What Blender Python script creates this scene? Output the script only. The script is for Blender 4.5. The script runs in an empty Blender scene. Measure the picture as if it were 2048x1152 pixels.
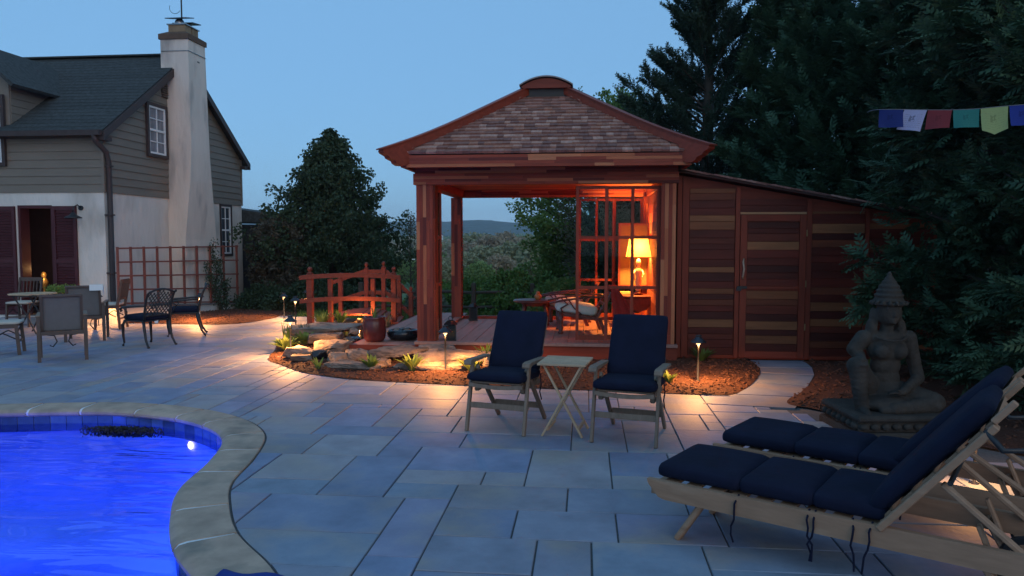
import bpy, bmesh, math, random
import numpy as np
from mathutils import Vector, Matrix
from mathutils.geometry import delaunay_2d_cdt

random.seed(7); RNG = np.random.default_rng(11)
R = math.radians
SC = bpy.context.scene
COL = SC.collection

# ---------------------------------------------------------------- camera
cam_d = bpy.data.cameras.new('camera'); cam = bpy.data.objects.new('camera', cam_d); COL.objects.link(cam)
cam.location = (0, 0, 1.70)
cam.rotation_euler = (R(90) - math.atan(96 / 1500), 0, R(5.6))
cam_d.sensor_width = 36; cam_d.lens = 36 * 1500 / 2048
cam_d.clip_start = 0.05; cam_d.clip_end = 12000
SC.camera = cam

# ---------------------------------------------------------------- dusk sky, very weak soft sun, exposure
SUN_EL, SUN_ROT = 10.0, 150.0
w = bpy.data.worlds.new('World'); SC.world = w; w.use_nodes = True
nt = w.node_tree; bg = nt.nodes['Background']
sky = nt.nodes.new('ShaderNodeTexSky'); sky.sky_type = 'NISHITA'; sky.sun_disc = False
sky.sun_elevation = R(SUN_EL); sky.sun_rotation = R(SUN_ROT); sky.altitude = 100
sky.air_density = 1.0; sky.dust_density = 0.3; sky.ozone_density = 4.0
# clear-sky scattering of the node plus the even blue of multiply scattered twilight
sc_ = nt.nodes.new('ShaderNodeVectorMath'); sc_.operation = 'SCALE'; sc_.inputs['Scale'].default_value = 0.35
nt.links.new(sky.outputs[0], sc_.inputs[0])
ad_ = nt.nodes.new('ShaderNodeVectorMath'); ad_.operation = 'ADD'; ad_.inputs[1].default_value = (1.75, 3.75, 6.35)
nt.links.new(sc_.outputs[0], ad_.inputs[0]); nt.links.new(ad_.outputs[0], bg.inputs[0]); bg.inputs[1].default_value = 0.10
sd = bpy.data.lights.new('sun', 'SUN'); sd.energy = 0.70; sd.angle = R(60); sd.color = (1.0, 0.80, 0.62)
so = bpy.data.objects.new('sun', sd); COL.objects.link(so); so.rotation_euler = (R(80), 0, R(30))
vs = SC.view_settings
SC.display_settings.display_device = 'sRGB'
vs.view_transform = 'Standard'; vs.look = 'None'; vs.gamma = 1; vs.exposure = 0; vs.use_curve_mapping = False
cy = SC.cycles
cy.max_bounces = 8; cy.diffuse_bounces = 3; cy.glossy_bounces = 3; cy.transmission_bounces = 6; cy.transparent_max_bounces = 12
cy.volume_bounces = 0; cy.caustics_reflective = False; cy.caustics_refractive = False
cy.use_denoising = True; cy.sample_clamp_indirect = 4.0

# ---------------------------------------------------------------- materials
MATS = {}
def mat(name, col, rough=0.75, var=0.2, scale=6.0, stretch=(1, 1, 1), bump=0.15, bscale=None, orand=0.0, palette=None,
        metallic=0.0, spec=0.3, emit=None, emit_s=0.0, blotch=None, detail=5.0, coords='pos', trans=0.0, bdist=0.01, island=False):
    if name in MATS: return MATS[name]
    m = bpy.data.materials.new(name); m.use_nodes = True
    n = m.node_tree.nodes; l = m.node_tree.links; b = n['Principled BSDF']
    if coords == 'pos':
        src = n.new('ShaderNodeNewGeometry').outputs['Position']
    else:
        src = n.new('ShaderNodeTexCoord').outputs['Object']
    oi = n.new('ShaderNodeNewGeometry') if island else n.new('ShaderNodeObjectInfo'); RND = 'Random Per Island' if island else 'Random'
    mp = n.new('ShaderNodeMapping'); mp.inputs['Scale'].default_value = [scale * s for s in stretch]
    l.new(src, mp.inputs['Vector'])
    if orand or palette:
        sh = n.new('ShaderNodeMath'); sh.operation = 'MULTIPLY'; sh.inputs[1].default_value = 37.0
        l.new(oi.outputs[RND], sh.inputs[0])
        cb = n.new('ShaderNodeCombineXYZ')
        for i in range(3): l.new(sh.outputs[0], cb.inputs[i])
        ad = n.new('ShaderNodeVectorMath'); ad.operation = 'ADD'
        l.new(mp.outputs[0], ad.inputs[0]); l.new(cb.outputs[0], ad.inputs[1]); vec = ad.outputs[0]
    else: vec = mp.outputs[0]
    nz = n.new('ShaderNodeTexNoise'); nz.inputs['Scale'].default_value = 1.0; nz.inputs['Detail'].default_value = detail
    nz.inputs['Roughness'].default_value = 0.62
    l.new(vec, nz.inputs['Vector'])
    rp = n.new('ShaderNodeMapRange'); rp.inputs[1].default_value = 0.25; rp.inputs[2].default_value = 0.75
    rp.inputs[3].default_value = 1 - var; rp.inputs[4].default_value = 1 + var
    l.new(nz.outputs['Fac'], rp.inputs[0]); val = rp.outputs[0]
    if orand:
        r2 = n.new('ShaderNodeMapRange'); r2.inputs[3].default_value = 1 - orand; r2.inputs[4].default_value = 1 + orand
        l.new(oi.outputs[RND], r2.inputs[0])
        mu = n.new('ShaderNodeMath'); mu.operation = 'MULTIPLY'; l.new(val, mu.inputs[0]); l.new(r2.outputs[0], mu.inputs[1]); val = mu.outputs[0]
    if palette:
        cr = n.new('ShaderNodeValToRGB'); cr.color_ramp.interpolation = 'CONSTANT'
        e = cr.color_ramp.elements
        while len(e) < len(palette): e.new(0.5)
        for i, c in enumerate(palette): e[i].position = i / len(palette); e[i].color = (*c, 1)
        l.new(oi.outputs[RND], cr.inputs[0]); base = cr.outputs[0]
    else:
        rg = n.new('ShaderNodeRGB'); rg.outputs[0].default_value = (*col, 1); base = rg.outputs[0]
    if blotch:   # (colour, scale, threshold): stains with a shape of their own
        n2 = n.new('ShaderNodeTexNoise'); n2.inputs['Scale'].default_value = blotch[1]; n2.inputs['Detail'].default_value = 4
        l.new(vec, n2.inputs['Vector']); n2.inputs['Scale'].default_value = blotch[1] / scale
        r3 = n.new('ShaderNodeMapRange'); r3.inputs[1].default_value = blotch[2]; r3.inputs[2].default_value = blotch[2] + 0.18
        l.new(n2.outputs['Fac'], r3.inputs[0])
        mxb = n.new('ShaderNodeMixRGB'); l.new(r3.outputs[0], mxb.inputs[0]); l.new(base, mxb.inputs[1]); mxb.inputs[2].default_value = (*blotch[0], 1)
        base = mxb.outputs[0]
    mx = n.new('ShaderNodeVectorMath'); mx.operation = 'SCALE'
    l.new(base, mx.inputs[0]); l.new(val, mx.inputs['Scale'])
    l.new(mx.outputs[0], b.inputs['Base Color'])
    b.inputs['Roughness'].default_value = rough; b.inputs['Metallic'].default_value = metallic
    b.inputs['Specular IOR Level'].default_value = spec
    if trans:
        b.inputs['Transmission Weight'].default_value = trans
    if bump:
        n3 = n.new('ShaderNodeTexNoise'); n3.inputs['Detail'].default_value = 6
        if bscale:
            m2 = n.new('ShaderNodeMapping'); m2.inputs['Scale'].default_value = [bscale * s for s in stretch]
            l.new(src, m2.inputs['Vector']); l.new(m2.outputs[0], n3.inputs['Vector']); n3.inputs['Scale'].default_value = 1
        else:
            l.new(vec, n3.inputs['Vector']); n3.inputs['Scale'].default_value = 2.0
        bp = n.new('ShaderNodeBump'); bp.inputs['Strength'].default_value = bump; bp.inputs['Distance'].default_value = bdist
        l.new(n3.outputs['Fac'], bp.inputs['Height']); l.new(bp.outputs[0], b.inputs['Normal'])
    if emit:
        b.inputs['Emission Color'].default_value = (*emit, 1); b.inputs['Emission Strength'].default_value = emit_s
    MATS[name] = m
    return m

CEDAR = [(0.33, 0.060, 0.028), (0.21, 0.034, 0.018), (0.47, 0.135, 0.055), (0.27, 0.047, 0.022), (0.14, 0.024, 0.015), (0.31, 0.055, 0.026), (0.54, 0.185, 0.080), (0.24, 0.041, 0.020)]
def cedar(axis, pal='strip'):
    st = {'x': (0.12, 1, 1), 'y': (1, 0.12, 1), 'z': (1, 1, 0.12)}[axis]
    if pal == 'strip': return mat('cedar_strip_' + axis, (0.4, 0.1, 0.05), 0.55, 0.22, 22, st, 0.12, None, 0.0, CEDAR)
    return mat('cedar_plain_' + axis, (0.26, 0.046, 0.022), 0.55, 0.25, 20, st, 0.15, None, 0.15)
M_DECK = mat('deck_board', (0.36, 0.19, 0.145), 0.6, 0.22, 18, (1, 0.1, 1), 0.2, None, 0.14)
M_SHINGLE = mat('cedar_shingle', (0.2, 0.1, 0.07), 0.8, 0.3, 25, (1, 0.25, 0.25), 0.4, None, 0.0,
                [(0.34, 0.165, 0.120), (0.25, 0.115, 0.085), (0.43, 0.225, 0.165), (0.30, 0.135, 0.098), (0.37, 0.165, 0.110), (0.21, 0.100, 0.080), (0.32, 0.155, 0.118), (0.48, 0.270, 0.205), (0.27, 0.125, 0.095)])
SHEDP = [(0.145, 0.022, 0.012), (0.27, 0.086, 0.033), (0.095, 0.015, 0.009), (0.185, 0.044, 0.019), (0.115, 0.018, 0.010), (0.32, 0.118, 0.047), (0.078, 0.014, 0.009), (0.165, 0.030, 0.015)]  # plank tones darkened: shade of the nearby trees is put into the colour
M_SHED = mat('shed_plank', (0.4, 0.1, 0.05), 0.5, 0.32, 14, (0.1, 1, 1), 0.12, None, 0.0, SHEDP)
STONES = [(0.222, 0.259, 0.356), (0.255, 0.273, 0.333), (0.2, 0.237, 0.337), (0.266, 0.265, 0.302), (0.229, 0.273, 0.34), (0.249, 0.255, 0.347), (0.21, 0.255, 0.316), (0.289, 0.276, 0.296), (0.189, 0.228, 0.326)]
def stone_mat(nm, isl): return mat(nm, None, 0.62, 0.26, 3.2, (1, 1, 1), 0.55, 22, 0.12, STONES, spec=0.4, blotch=((0.275, 0.245, 0.225), 1.6, 0.50), bdist=0.006, detail=9, island=isl)
M_STONE = stone_mat('bluestone', False); M_STONE2 = stone_mat('bluestone_outer', True)
M_JOINT = mat('joint_sand', (0.11, 0.108, 0.105), 0.95, 0.3, 40, bump=0.4, bscale=200)
M_COPING = mat('cast_coping', (0.46, 0.325, 0.235), 0.75, 0.24, 5, bump=0.3, bscale=90, orand=0.06, blotch=((0.27, 0.215, 0.165), 3.0, 0.52), bdist=0.004)
M_GROUT = mat('white_grout', (0.75, 0.74, 0.72), 0.8, 0.1, 40)
M_TILE = mat('pool_tile', (0.06, 0.10, 0.19), 0.15, 0.2, 12, bump=0.02, orand=0.45, spec=0.6)
M_BASIN = mat('pool_plaster', (0.62, 0.68, 0.74), 0.7, 0.14, 1.2, bump=0.1, bscale=30)
M_MULCH = mat('mulch', (0.085, 0.034, 0.020), 0.95, 0.55, 45, bump=0.9, bscale=110, bdist=0.02)
M_CHIP = mat('mulch_chip', (0.105, 0.045, 0.026), 0.9, 0.55, 40, bump=0.1)
M_ROCK = mat('field_rock', (0.27, 0.20, 0.155), 0.85, 0.35, 7, (1, 1, 2.5), 0.9, 20, orand=0.25, blotch=((0.13, 0.105, 0.09), 6, 0.5), bdist=0.025, detail=9)
M_STUCCO = mat('white_stucco', (0.72, 0.65, 0.58), 0.9, 0.13, 1.6, (1, 1, 0.4), 0.6, 9, blotch=((0.47, 0.42, 0.36), 1.5, 0.54), bdist=0.035, detail=8)
M_CHIMNEY = mat('chimney_stucco', (0.72, 0.62, 0.53), 0.9, 0.12, 2.0, (1, 1, 0.3), 0.55, 9, blotch=((0.42, 0.37, 0.33), 2.2, 0.54), detail=8, bdist=0.03)
M_SIDING = mat('taupe_siding', (0.215, 0.178, 0.140), 0.65, 0.10, 3.0, (0.4, 0.4, 1), 0.06, 60, 0.05)
M_ASPHALT = mat('asphalt_shingle', (0.052, 0.056, 0.054), 0.95, 0.5, 14, (1, 1, 1), 0.5, 40, 0.10)
M_TRIM = mat('brown_trim', (0.062, 0.042, 0.038), 0.55, 0.15, 8, bump=0.05)
M_WHITEP = mat('white_paint', (0.78, 0.78, 0.77), 0.45, 0.05, 8, bump=0.03)
M_SHUT = mat('oxblood_shutter', (0.085, 0.022, 0.026), 0.5, 0.15, 8, bump=0.05)
M_IRON = mat('black_iron', (0.022, 0.021, 0.022), 0.45, 0.2, 20, bump=0.05, spec=0.5)
M_BRONZE = mat('dark_bronze', (0.055, 0.06, 0.07), 0.4, 0.2, 20, bump=0.03, metallic=0.6)
M_NAVY = mat('navy_canvas', (0.0068, 0.0088, 0.0245), 0.85, 0.28, 5, bump=0.35, bscale=13, spec=0.2, bdist=0.012)
M_TEAKG = mat('grey_teak', (0.225, 0.160, 0.115), 0.7, 0.22, 30, (1, 1, 0.3), 0.2, None, 0.1)
M_TEAK = mat('pale_teak', (0.50, 0.35, 0.22), 0.6, 0.2, 26, (0.4, 0.4, 0.4), 0.15, None, 0.08)
M_LOUNGE = mat('lounger_wood', (0.34, 0.195, 0.118), 0.65, 0.16, 14, (0.35, 0.35, 2.2), 0.12, None, 0.08, blotch=((0.42, 0.28, 0.185), 5, 0.55))
M_WOODR = mat('red_chair_wood', (0.15, 0.075, 0.05), 0.55, 0.2, 20, bump=0.1)
M_SLING = mat('grey_sling', (0.17, 0.16, 0.155), 0.8, 0.08, 12, bump=0.3, bscale=500, bdist=0.002)
M_CREAM = mat('cream_canvas', (0.52, 0.47, 0.39), 0.85, 0.08, 12, bump=0.15, bscale=300, bdist=0.002)
M_BRIDGE = mat('red_bridge_wood', (0.27, 0.056, 0.030), 0.6, 0.22, 16, bump=0.15, orand=0.1)
M_TRELLIS = mat('red_trellis', (0.27, 0.085, 0.06), 0.65, 0.15, 16, bump=0.1)
M_CARVED = mat('dark_rosewood', (0.15, 0.04, 0.03), 0.35, 0.25, 22, bump=0.08, spec=0.5)
M_CUSH = mat('white_cushion', (0.72, 0.68, 0.62), 0.85, 0.06, 14, bump=0.2, bscale=200)
M_THROW = mat('red_throw', (0.50, 0.05, 0.04), 0.9, 0.15, 30, bump=0.3)
M_STATUE = mat('weathered_stone', (0.050, 0.043, 0.036), 0.92, 0.35, 12, bump=0.7, bscale=45, blotch=((0.028, 0.025, 0.022), 6, 0.52), bdist=0.012)  # base colour darkened to carry the shade under the cypress canopy
M_POT = mat('oxblood_glaze', (0.13, 0.022, 0.020), 0.25, 0.25, 9, bump=0.05, spec=0.6)
M_BLACK = mat('black_stone', (0.012, 0.013, 0.016), 0.25, 0.2, 12, bump=0.1, spec=0.6)
M_BARK = mat('bark', (0.085, 0.065, 0.05), 0.95, 0.35, 14, (1, 1, 0.25), 0.8, None)
M_GRASS = mat('field_grass', (0.085, 0.135, 0.038), 0.95, 0.35, 0.06, bump=0.3, bscale=4, blotch=((0.13, 0.115, 0.06), 0.012, 0.5), detail=8)
M_SOIL = mat('garden_soil', (0.05, 0.055, 0.028), 0.95, 0.4, 6, bump=0.6, bscale=40)
M_WATERD = mat('dark_pond_water', (0.006, 0.008, 0.009), 0.06, 0.1, 4, bump=0.1, bscale=14, spec=0.6)
def leafmat(name, c1, c2, trans=0.25):
    if name in MATS: return MATS[name]
    m = bpy.data.materials.new(name); m.use_nodes = True; n = m.node_tree.nodes; l = m.node_tree.links; b = n['Principled BSDF']
    g = n.new('ShaderNodeNewGeometry'); nz = n.new('ShaderNodeTexNoise'); nz.inputs['Scale'].default_value = 2.2; nz.inputs['Detail'].default_value = 3
    l.new(g.outputs['Position'], nz.inputs['Vector'])
    av = n.new('ShaderNodeMath'); av.operation = 'ADD'; 
    m1 = n.new('ShaderNodeMath'); m1.operation = 'MULTIPLY'; m1.inputs[1].default_value = 0.5; l.new(g.outputs['Random Per Island'], m1.inputs[0])
    m2 = n.new('ShaderNodeMapRange'); m2.inputs[1].default_value = 0.35; m2.inputs[2].default_value = 0.65; m2.inputs[4].default_value = 0.5; l.new(nz.outputs['Fac'], m2.inputs[0])
    l.new(m1.outputs[0], av.inputs[0]); l.new(m2.outputs[0], av.inputs[1])
    mx = n.new('ShaderNodeMixRGB'); l.new(av.outputs[0], mx.inputs[0]); mx.inputs[1].default_value = (*c1, 1); mx.inputs[2].default_value = (*c2, 1)
    b.inputs['Roughness'].default_value = 0.65; b.inputs['Specular IOR Level'].default_value = 0.25
    l.new(mx.outputs[0], b.inputs['Base Color'])
    tr = n.new('ShaderNodeBsdfTranslucent'); l.new(mx.outputs[0], tr.inputs['Color'])
    ms = n.new('ShaderNodeMixShader'); ms.inputs[0].default_value = trans
    l.new(b.outputs[0], ms.inputs[1]); l.new(tr.outputs[0], ms.inputs[2]); l.new(ms.outputs[0], n['Material Output'].inputs['Surface'])
    MATS[name] = m; return m
L_CYP = leafmat('cypress_leaf', (0.026, 0.058, 0.032), (0.090, 0.150, 0.072), 0.1)
L_FIR = leafmat('fir_needle', (0.020, 0.040, 0.026), (0.045, 0.075, 0.042), 0.1)
L_HOL = leafmat('holly_leaf', (0.030, 0.055, 0.028), (0.070, 0.105, 0.050), 0.15)
L_DEC = leafmat('deciduous_leaf', (0.110, 0.175, 0.045), (0.230, 0.310, 0.085))
L_DUSKY = leafmat('dusky_leaf', (0.090, 0.080, 0.058), (0.160, 0.135, 0.090))
L_SHRUB = leafmat('shrub_leaf', (0.075, 0.150, 0.035), (0.165, 0.255, 0.060))
L_HOSTA = leafmat('hosta_leaf', (0.13, 0.22, 0.045), (0.28, 0.36, 0.09))
L_VALE = leafmat('valley_leaf', (0.24, 0.23, 0.12), (0.40, 0.37, 0.21))
L_VGREEN = leafmat('valley_green_leaf', (0.14, 0.21, 0.07), (0.25, 0.33, 0.11))
L_VBROWN = leafmat('valley_brown_leaf', (0.28, 0.22, 0.145), (0.44, 0.35, 0.24))
L_DEAD = leafmat('dead_leaf', (0.02, 0.018, 0.012), (0.05, 0.04, 0.02), 0.05)
def glass(name, tint=(0.9, 0.95, 0.93), ior=1.45, rough=0.0):
    if name in MATS: return MATS[name]
    m = bpy.data.materials.new(name); m.use_nodes = True; n = m.node_tree.nodes; l = m.node_tree.links
    n.remove(n['Principled BSDF'])
    t = n.new('ShaderNodeBsdfTransparent'); t.inputs[0].default_value = (*tint, 1)
    g = n.new('ShaderNodeBsdfGlossy'); g.inputs['Roughness'].default_value = rough
    f = n.new('ShaderNodeFresnel'); f.inputs[0].default_value = ior
    ms = n.new('ShaderNodeMixShader'); l.new(f.outputs[0], ms.inputs[0]); l.new(t.outputs[0], ms.inputs[1]); l.new(g.outputs[0], ms.inputs[2])
    l.new(ms.outputs[0], n['Material Output'].inputs['Surface']); MATS[name] = m; return m
M_GLASS = glass('window_glass', ior=1.16)
M_DARKGL = mat('dark_room_glass', (0.05, 0.06, 0.075), 0.08, 0.1, 3, bump=0, spec=0.8)
def emis(name, col, s):
    if name in MATS: return MATS[name]
    m = bpy.data.materials.new(name); m.use_nodes = True; n = m.node_tree.nodes; l = m.node_tree.links
    n.remove(n['Principled BSDF']); e = n.new('ShaderNodeEmission'); e.inputs[0].default_value = (*col, 1); e.inputs[1].default_value = s
    l.new(e.outputs[0], n['Material Output'].inputs['Surface']); MATS[name] = m; return m

# ---------------------------------------------------------------- object helpers
def link(o): COL.objects.link(o); return o
def thing(name, label, cat, loc=(0, 0, 0), rz=0.0, group=None, world=False):
    o = bpy.data.objects.new(name, None); link(o); o.empty_display_size = 0.1
    o.location = loc; o.rotation_euler = (0, 0, rz); o['label'] = label; o['category'] = cat
    if group: o['group'] = group
    if world: o['_w'] = 1
    return o
def tag(o, label, cat, group=None, kind=None):
    o['label'] = label; o['category'] = cat
    if group: o['group'] = group
    if kind: o['kind'] = kind
    return o
def structure(o, label=None):
    o['kind'] = 'structure'
    if label: o['label'] = label
    return o
def put(name, me, m, parent=None, smooth=False):
    o = bpy.data.objects.new(name, me); link(o)
    if m is not None: me.materials.append(m)
    if smooth: me.shade_smooth()
    if parent is not None:
        o.parent = parent
        if '_w' in parent:
            o.matrix_parent_inverse = Matrix.Translation(-Vector(parent.location))
    return o
def light(name, kind, loc, energy, color, parent=None, radius=0.03, **kw):
    d = bpy.data.lights.new(name, kind); d.energy = energy; d.color = color; d.shadow_soft_size = radius
    for k, v in kw.items(): setattr(d, k, v)
    o = bpy.data.objects.new(name, d); link(o); o.location = loc
    if parent is not None:
        o.parent = parent
        if '_w' in parent: o.matrix_parent_inverse = Matrix.Translation(-Vector(parent.location))
    return o
WARM = (1.0, 0.43, 0.13)
def np_mesh(name, V, F):
    V = np.asarray(V, np.float32).reshape(-1, 3); F = np.asarray(F, np.int32); k = F.shape[1]
    me = bpy.data.meshes.new(name); me.vertices.add(len(V)); me.vertices.foreach_set('co', V.ravel())
    me.loops.add(F.size); me.loops.foreach_set('vertex_index', F.ravel())
    me.polygons.add(len(F)); me.polygons.foreach_set('loop_start', np.arange(0, F.size, k, dtype=np.int32))
    me.update(calc_edges=True); return me
class B:
    def __init__(s): s.v = []; s.f = []
    def add(s, vs, fs, M=None):
        o = len(s.v)
        if M is not None: vs = [M @ Vector(p) for p in vs]
        s.v.extend([tuple(p) for p in vs]); s.f.extend([tuple(i + o for i in f) for f in fs]); return s
    def box(s, c, d, M=None, rz=0, ch=0.0):
        x, y, z = [a / 2 for a in d]; T = Matrix.Translation(c) @ Matrix.Rotation(rz, 4, 'Z')
        if M is not None: T = M @ T
        if ch:
            vs = []; 
            for sx in (-1, 1):
                for sy in (-1, 1):
                    for sz in (-1, 1):
                        vs += [(sx * (x - ch), sy * (y - ch), sz * z), (sx * (x - ch), sy * y, sz * (z - ch)), (sx * x, sy * (y - ch), sz * (z - ch))]
            bm = bmesh.new()
            for p in vs: bm.verts.new(p)
            r = bmesh.ops.convex_hull(bm, input=bm.verts); bm.verts.index_update()
            bmesh.ops.dissolve_limit(bm, angle_limit=0.02, verts=bm.verts, edges=bm.edges); bm.verts.index_update()
            bm.verts.ensure_lookup_table()
            s.add([p.co.copy() for p in bm.verts], [[q.index for q in f.verts] for f in bm.faces], T); bm.free(); return s
        vs = [(-x, -y, -z), (x, -y, -z), (x, y, -z), (-x, y, -z), (-x, -y, z), (x, -y, z), (x, y, z), (-x, y, z)]
        return s.add(vs, [(3, 2, 1, 0), (4, 5, 6, 7), (0, 1, 5, 4), (1, 2, 6, 5), (2, 3, 7, 6), (3, 0, 4, 7)], T)
    def bx(s, x0, x1, y0, y1, z0, z1, ch=0.0):
        return s.box(((x0 + x1) / 2, (y0 + y1) / 2, (z0 + z1) / 2), (abs(x1 - x0), abs(y1 - y0), abs(z1 - z0)), ch=ch)
    def beam(s, p0, p1, wd, ht, up=(0, 0, 1), ch=0.0):
        p0, p1 = Vector(p0), Vector(p1); d = p1 - p0; L = d.length; X = d.normalized(); U = Vector(up)
        Yv = U.cross(X)
        if Yv.length < 1e-4: Yv = Vector((0, 1, 0)).cross(X)
        Yv.normalize(); Z = X.cross(Yv)
        M = Matrix((X, Yv, Z)).transposed().to_4x4(); M.translation = (p0 + p1) / 2
        return s.box((0, 0, 0), (L, wd, ht), M, ch=ch)
    def tube(s, pts, r, n=8, cap=True):
        pts = [Vector(p) for p in pts]; k = len(pts); rs = r if isinstance(r, (list, tuple)) else [r] * k
        o = len(s.v); ref = Vector((0.31, 0.17, 0.93))
        for i, p in enumerate(pts):
            t = (pts[min(i + 1, k - 1)] - pts[max(i - 1, 0)])
            if t.length < 1e-6: t = Vector((0, 0, 1))
            t.normalize(); a = t.cross(ref)
            if a.length < 1e-3: a = t.cross(Vector((1, 0, 0)))
            a.normalize(); b2 = t.cross(a); ref = ref
            for j in range(n):
                th = 2 * math.pi * j / n; s.v.append(tuple(p + a * (rs[i] * math.cos(th)) + b2 * (rs[i] * math.sin(th))))
        for i in range(k - 1):
            for j in range(n):
                s.f.append((o + i * n + j, o + i * n + (j + 1) % n, o + (i + 1) * n + (j + 1) % n, o + (i + 1) * n + j))
        if cap: s.f.append(tuple(o + j for j in range(n))[::-1]); s.f.append(tuple(o + (k - 1) * n + j for j in range(n)))
        return s
    def lathe(s, prof, n=16, c=(0, 0, 0), sx=1, sy=1):
        o = len(s.v)
        for r, z in prof:
            for j in range(n):
                th = 2 * math.pi * j / n; s.v.append((c[0] + sx * r * math.cos(th), c[1] + sy * r * math.sin(th), c[2] + z))
        for i in range(len(prof) - 1):
            for j in range(n):
                s.f.append((o + i * n + j, o + i * n + (j + 1) % n, o + (i + 1) * n + (j + 1) % n, o + (i + 1) * n + j))
        s.f.append(tuple(o + j for j in range(n))[::-1]); s.f.append(tuple(o + (len(prof) - 1) * n + j for j in range(n))); return s
    def prism(s, poly, M, t):      # polygon in local XY extruded by t along local Z, placed with M
        k = len(poly); vs = [(p[0], p[1], 0) for p in poly] + [(p[0], p[1], t) for p in poly]
        return s.add(vs, [tuple(range(k))[::-1], tuple(range(k, 2 * k))] + [(i, (i + 1) % k, k + (i + 1) % k, k + i) for i in range(k)], M)
    def pillow(s, c, d, r=0.04, puff=0.02, n=8, M=None):
        bm = bmesh.new(); bmesh.ops.create_cube(bm, size=2); bmesh.ops.subdivide_edges(bm, edges=bm.edges[:], cuts=n, use_grid_fill=True)
        h = [a / 2 for a in d]; vs = []
        for v in bm.verts:
            p = [v.co[i] * h[i] for i in range(3)]; q = Vector([max(-h[i] + r, min(h[i] - r, p[i])) for i in range(3)]); e = Vector(p) - q
            if e.length > 1e-6: q = q + e.normalized() * r
            f = (1 - v.co[0] ** 2) * (1 - v.co[1] ** 2); q.z += puff * math.sqrt(max(f, 0)) * (1 if v.co[2] > 0 else -0.3) * abs(v.co[2])
            vs.append(q + Vector(c))
        bm.verts.index_update(); fs = [[q.index for q in f.verts] for f in bm.faces]; bm.free()
        return s.add(vs, fs, M)
    def mesh(s, name='m'):
        me = bpy.data.meshes.new(name); me.from_pydata(s.v, [], s.f); me.update(); return me
    def obj(s, name, m, parent=None, smooth=False, autos=False):
        me = s.mesh(name)
        o = put(name, me, m, parent, smooth)
        if autos: me.shade_smooth(); me.set_sharp_from_angle(angle=R(35))
        return o
def copy_thing(root, loc, rz, label=None, group=None):
    r = root.copy(); link(r); r.location = loc; r.rotation_euler = (0, 0, rz)
    if label: r['label'] = label
    if group: r['group'] = group
    def rec(src, dst):
        for ch in list(src.children):
            if ch is dst: continue
            c = ch.copy(); link(c); c.parent = dst; c.matrix_parent_inverse = ch.matrix_parent_inverse.copy(); rec(ch, c)
    rec(root, r); return r
def catmull(pts, n=8, closed=True):
    out = []; k = len(pts); P = [np.array(p, float) for p in pts]
    for i in range(k if closed else k - 1):
        if closed: a, b, c, d = P[i - 1], P[i], P[(i + 1) % k], P[(i + 2) % k]
        else: a, b, c, d = P[max(i - 1, 0)], P[i], P[i + 1], P[min(i + 2, k - 1)]
        for j in range(n):
            t = j / n; out.append(tuple(0.5 * ((2 * b) + (-a + c) * t + (2 * a - 5 * b + 4 * c - d) * t * t + (-a + 3 * b - 3 * c + d) * t ** 3)))
    if not closed: out.append(tuple(P[-1]))
    return out
_PC = {}
def _arr(poly):
    k = id(poly)
    if k not in _PC:
        P = np.asarray(poly, float)[:, :2]; Q = np.roll(P, -1, 0); _PC[k] = (poly, P, Q, Q - P, P.min(0), P.max(0))
    return _PC[k]
def inside(p, poly):
    _, P, Q, d, lo, hi = _arr(poly)
    x, y = float(p[0]), float(p[1])
    if x < lo[0] or y < lo[1] or x > hi[0] or y > hi[1]: return False
    m = (P[:, 1] > y) != (Q[:, 1] > y)
    return bool(np.count_nonzero(x < d[m, 0] * (y - P[m, 1]) / d[m, 1] + P[m, 0]) & 1)
def dist_poly(p, poly):
    _, P, Q, d, lo, hi = _arr(poly); pt = np.array((float(p[0]), float(p[1])))
    t = np.clip(((pt - P) * d).sum(1) / np.maximum((d * d).sum(1), 1e-9), 0, 1)
    return float(np.sqrt((((P + d * t[:, None]) - pt) ** 2).sum(1).min()))
def offset(poly, dist):   # inward for a counter-clockwise outline
    P = np.asarray(poly); T = np.roll(P, -1, 0) - np.roll(P, 1, 0); T /= np.linalg.norm(T, axis=1)[:, None]
    return [tuple(p) for p in P + np.stack([-T[:, 1], T[:, 0]], 1) * dist]
def vnoise(x, y, s=1.0, seed=0):
    return (math.sin(x * 1.7 * s + seed) * math.cos(y * 1.3 * s - seed * 0.7) + 0.5 * math.sin(x * 3.9 * s - y * 2.7 * s + seed * 1.9) + 0.25 * math.sin(x * 8.3 * s + y * 7.1 * s + seed)) / 1.75
# ================================================================ TERRAIN
def ground_z(x, y):
    d = max(0.0, y - 16.5)
    z = -0.06 - 0.045 * min(d, 70) - 0.006 * max(0, min(d, 420) - 70)
    side = max(0.0, abs(x + 3) - 9) ; 
    z += 0.25 * vnoise(x, y, 0.05) * min(1, d / 20)
    if d > 420: z += (d - 420) * 0.006
    return z
def make_terrain():
    xs = np.concatenate([-np.geomspace(2700, 14, 34), np.arange(-13.0, 10.1, 0.6), np.geomspace(11, 2700, 34)])
    ys = np.concatenate([-np.geomspace(60, 6, 8), np.arange(-5, 40, 0.6), np.geomspace(41, 2300, 54)])
    V = [(x, y, ground_z(x, y)) for y in ys for x in xs]; nx = len(xs); F = []
    for j in range(len(ys) - 1):
        for i in range(nx - 1):
            cx, cyy = (xs[i] + xs[i + 1]) / 2, (ys[j] + ys[j + 1]) / 2
            if -11.5 < cx < 2.5 and -3.5 < cyy < 8.2: continue
            F.append((j * nx + i, j * nx + i + 1, (j + 1) * nx + i + 1, (j + 1) * nx + i))
    o = put('ground', np_mesh('ground', V, F), M_GRASS, None, True); structure(o, 'green lawn and fields falling away into the valley')
make_terrain()
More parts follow.
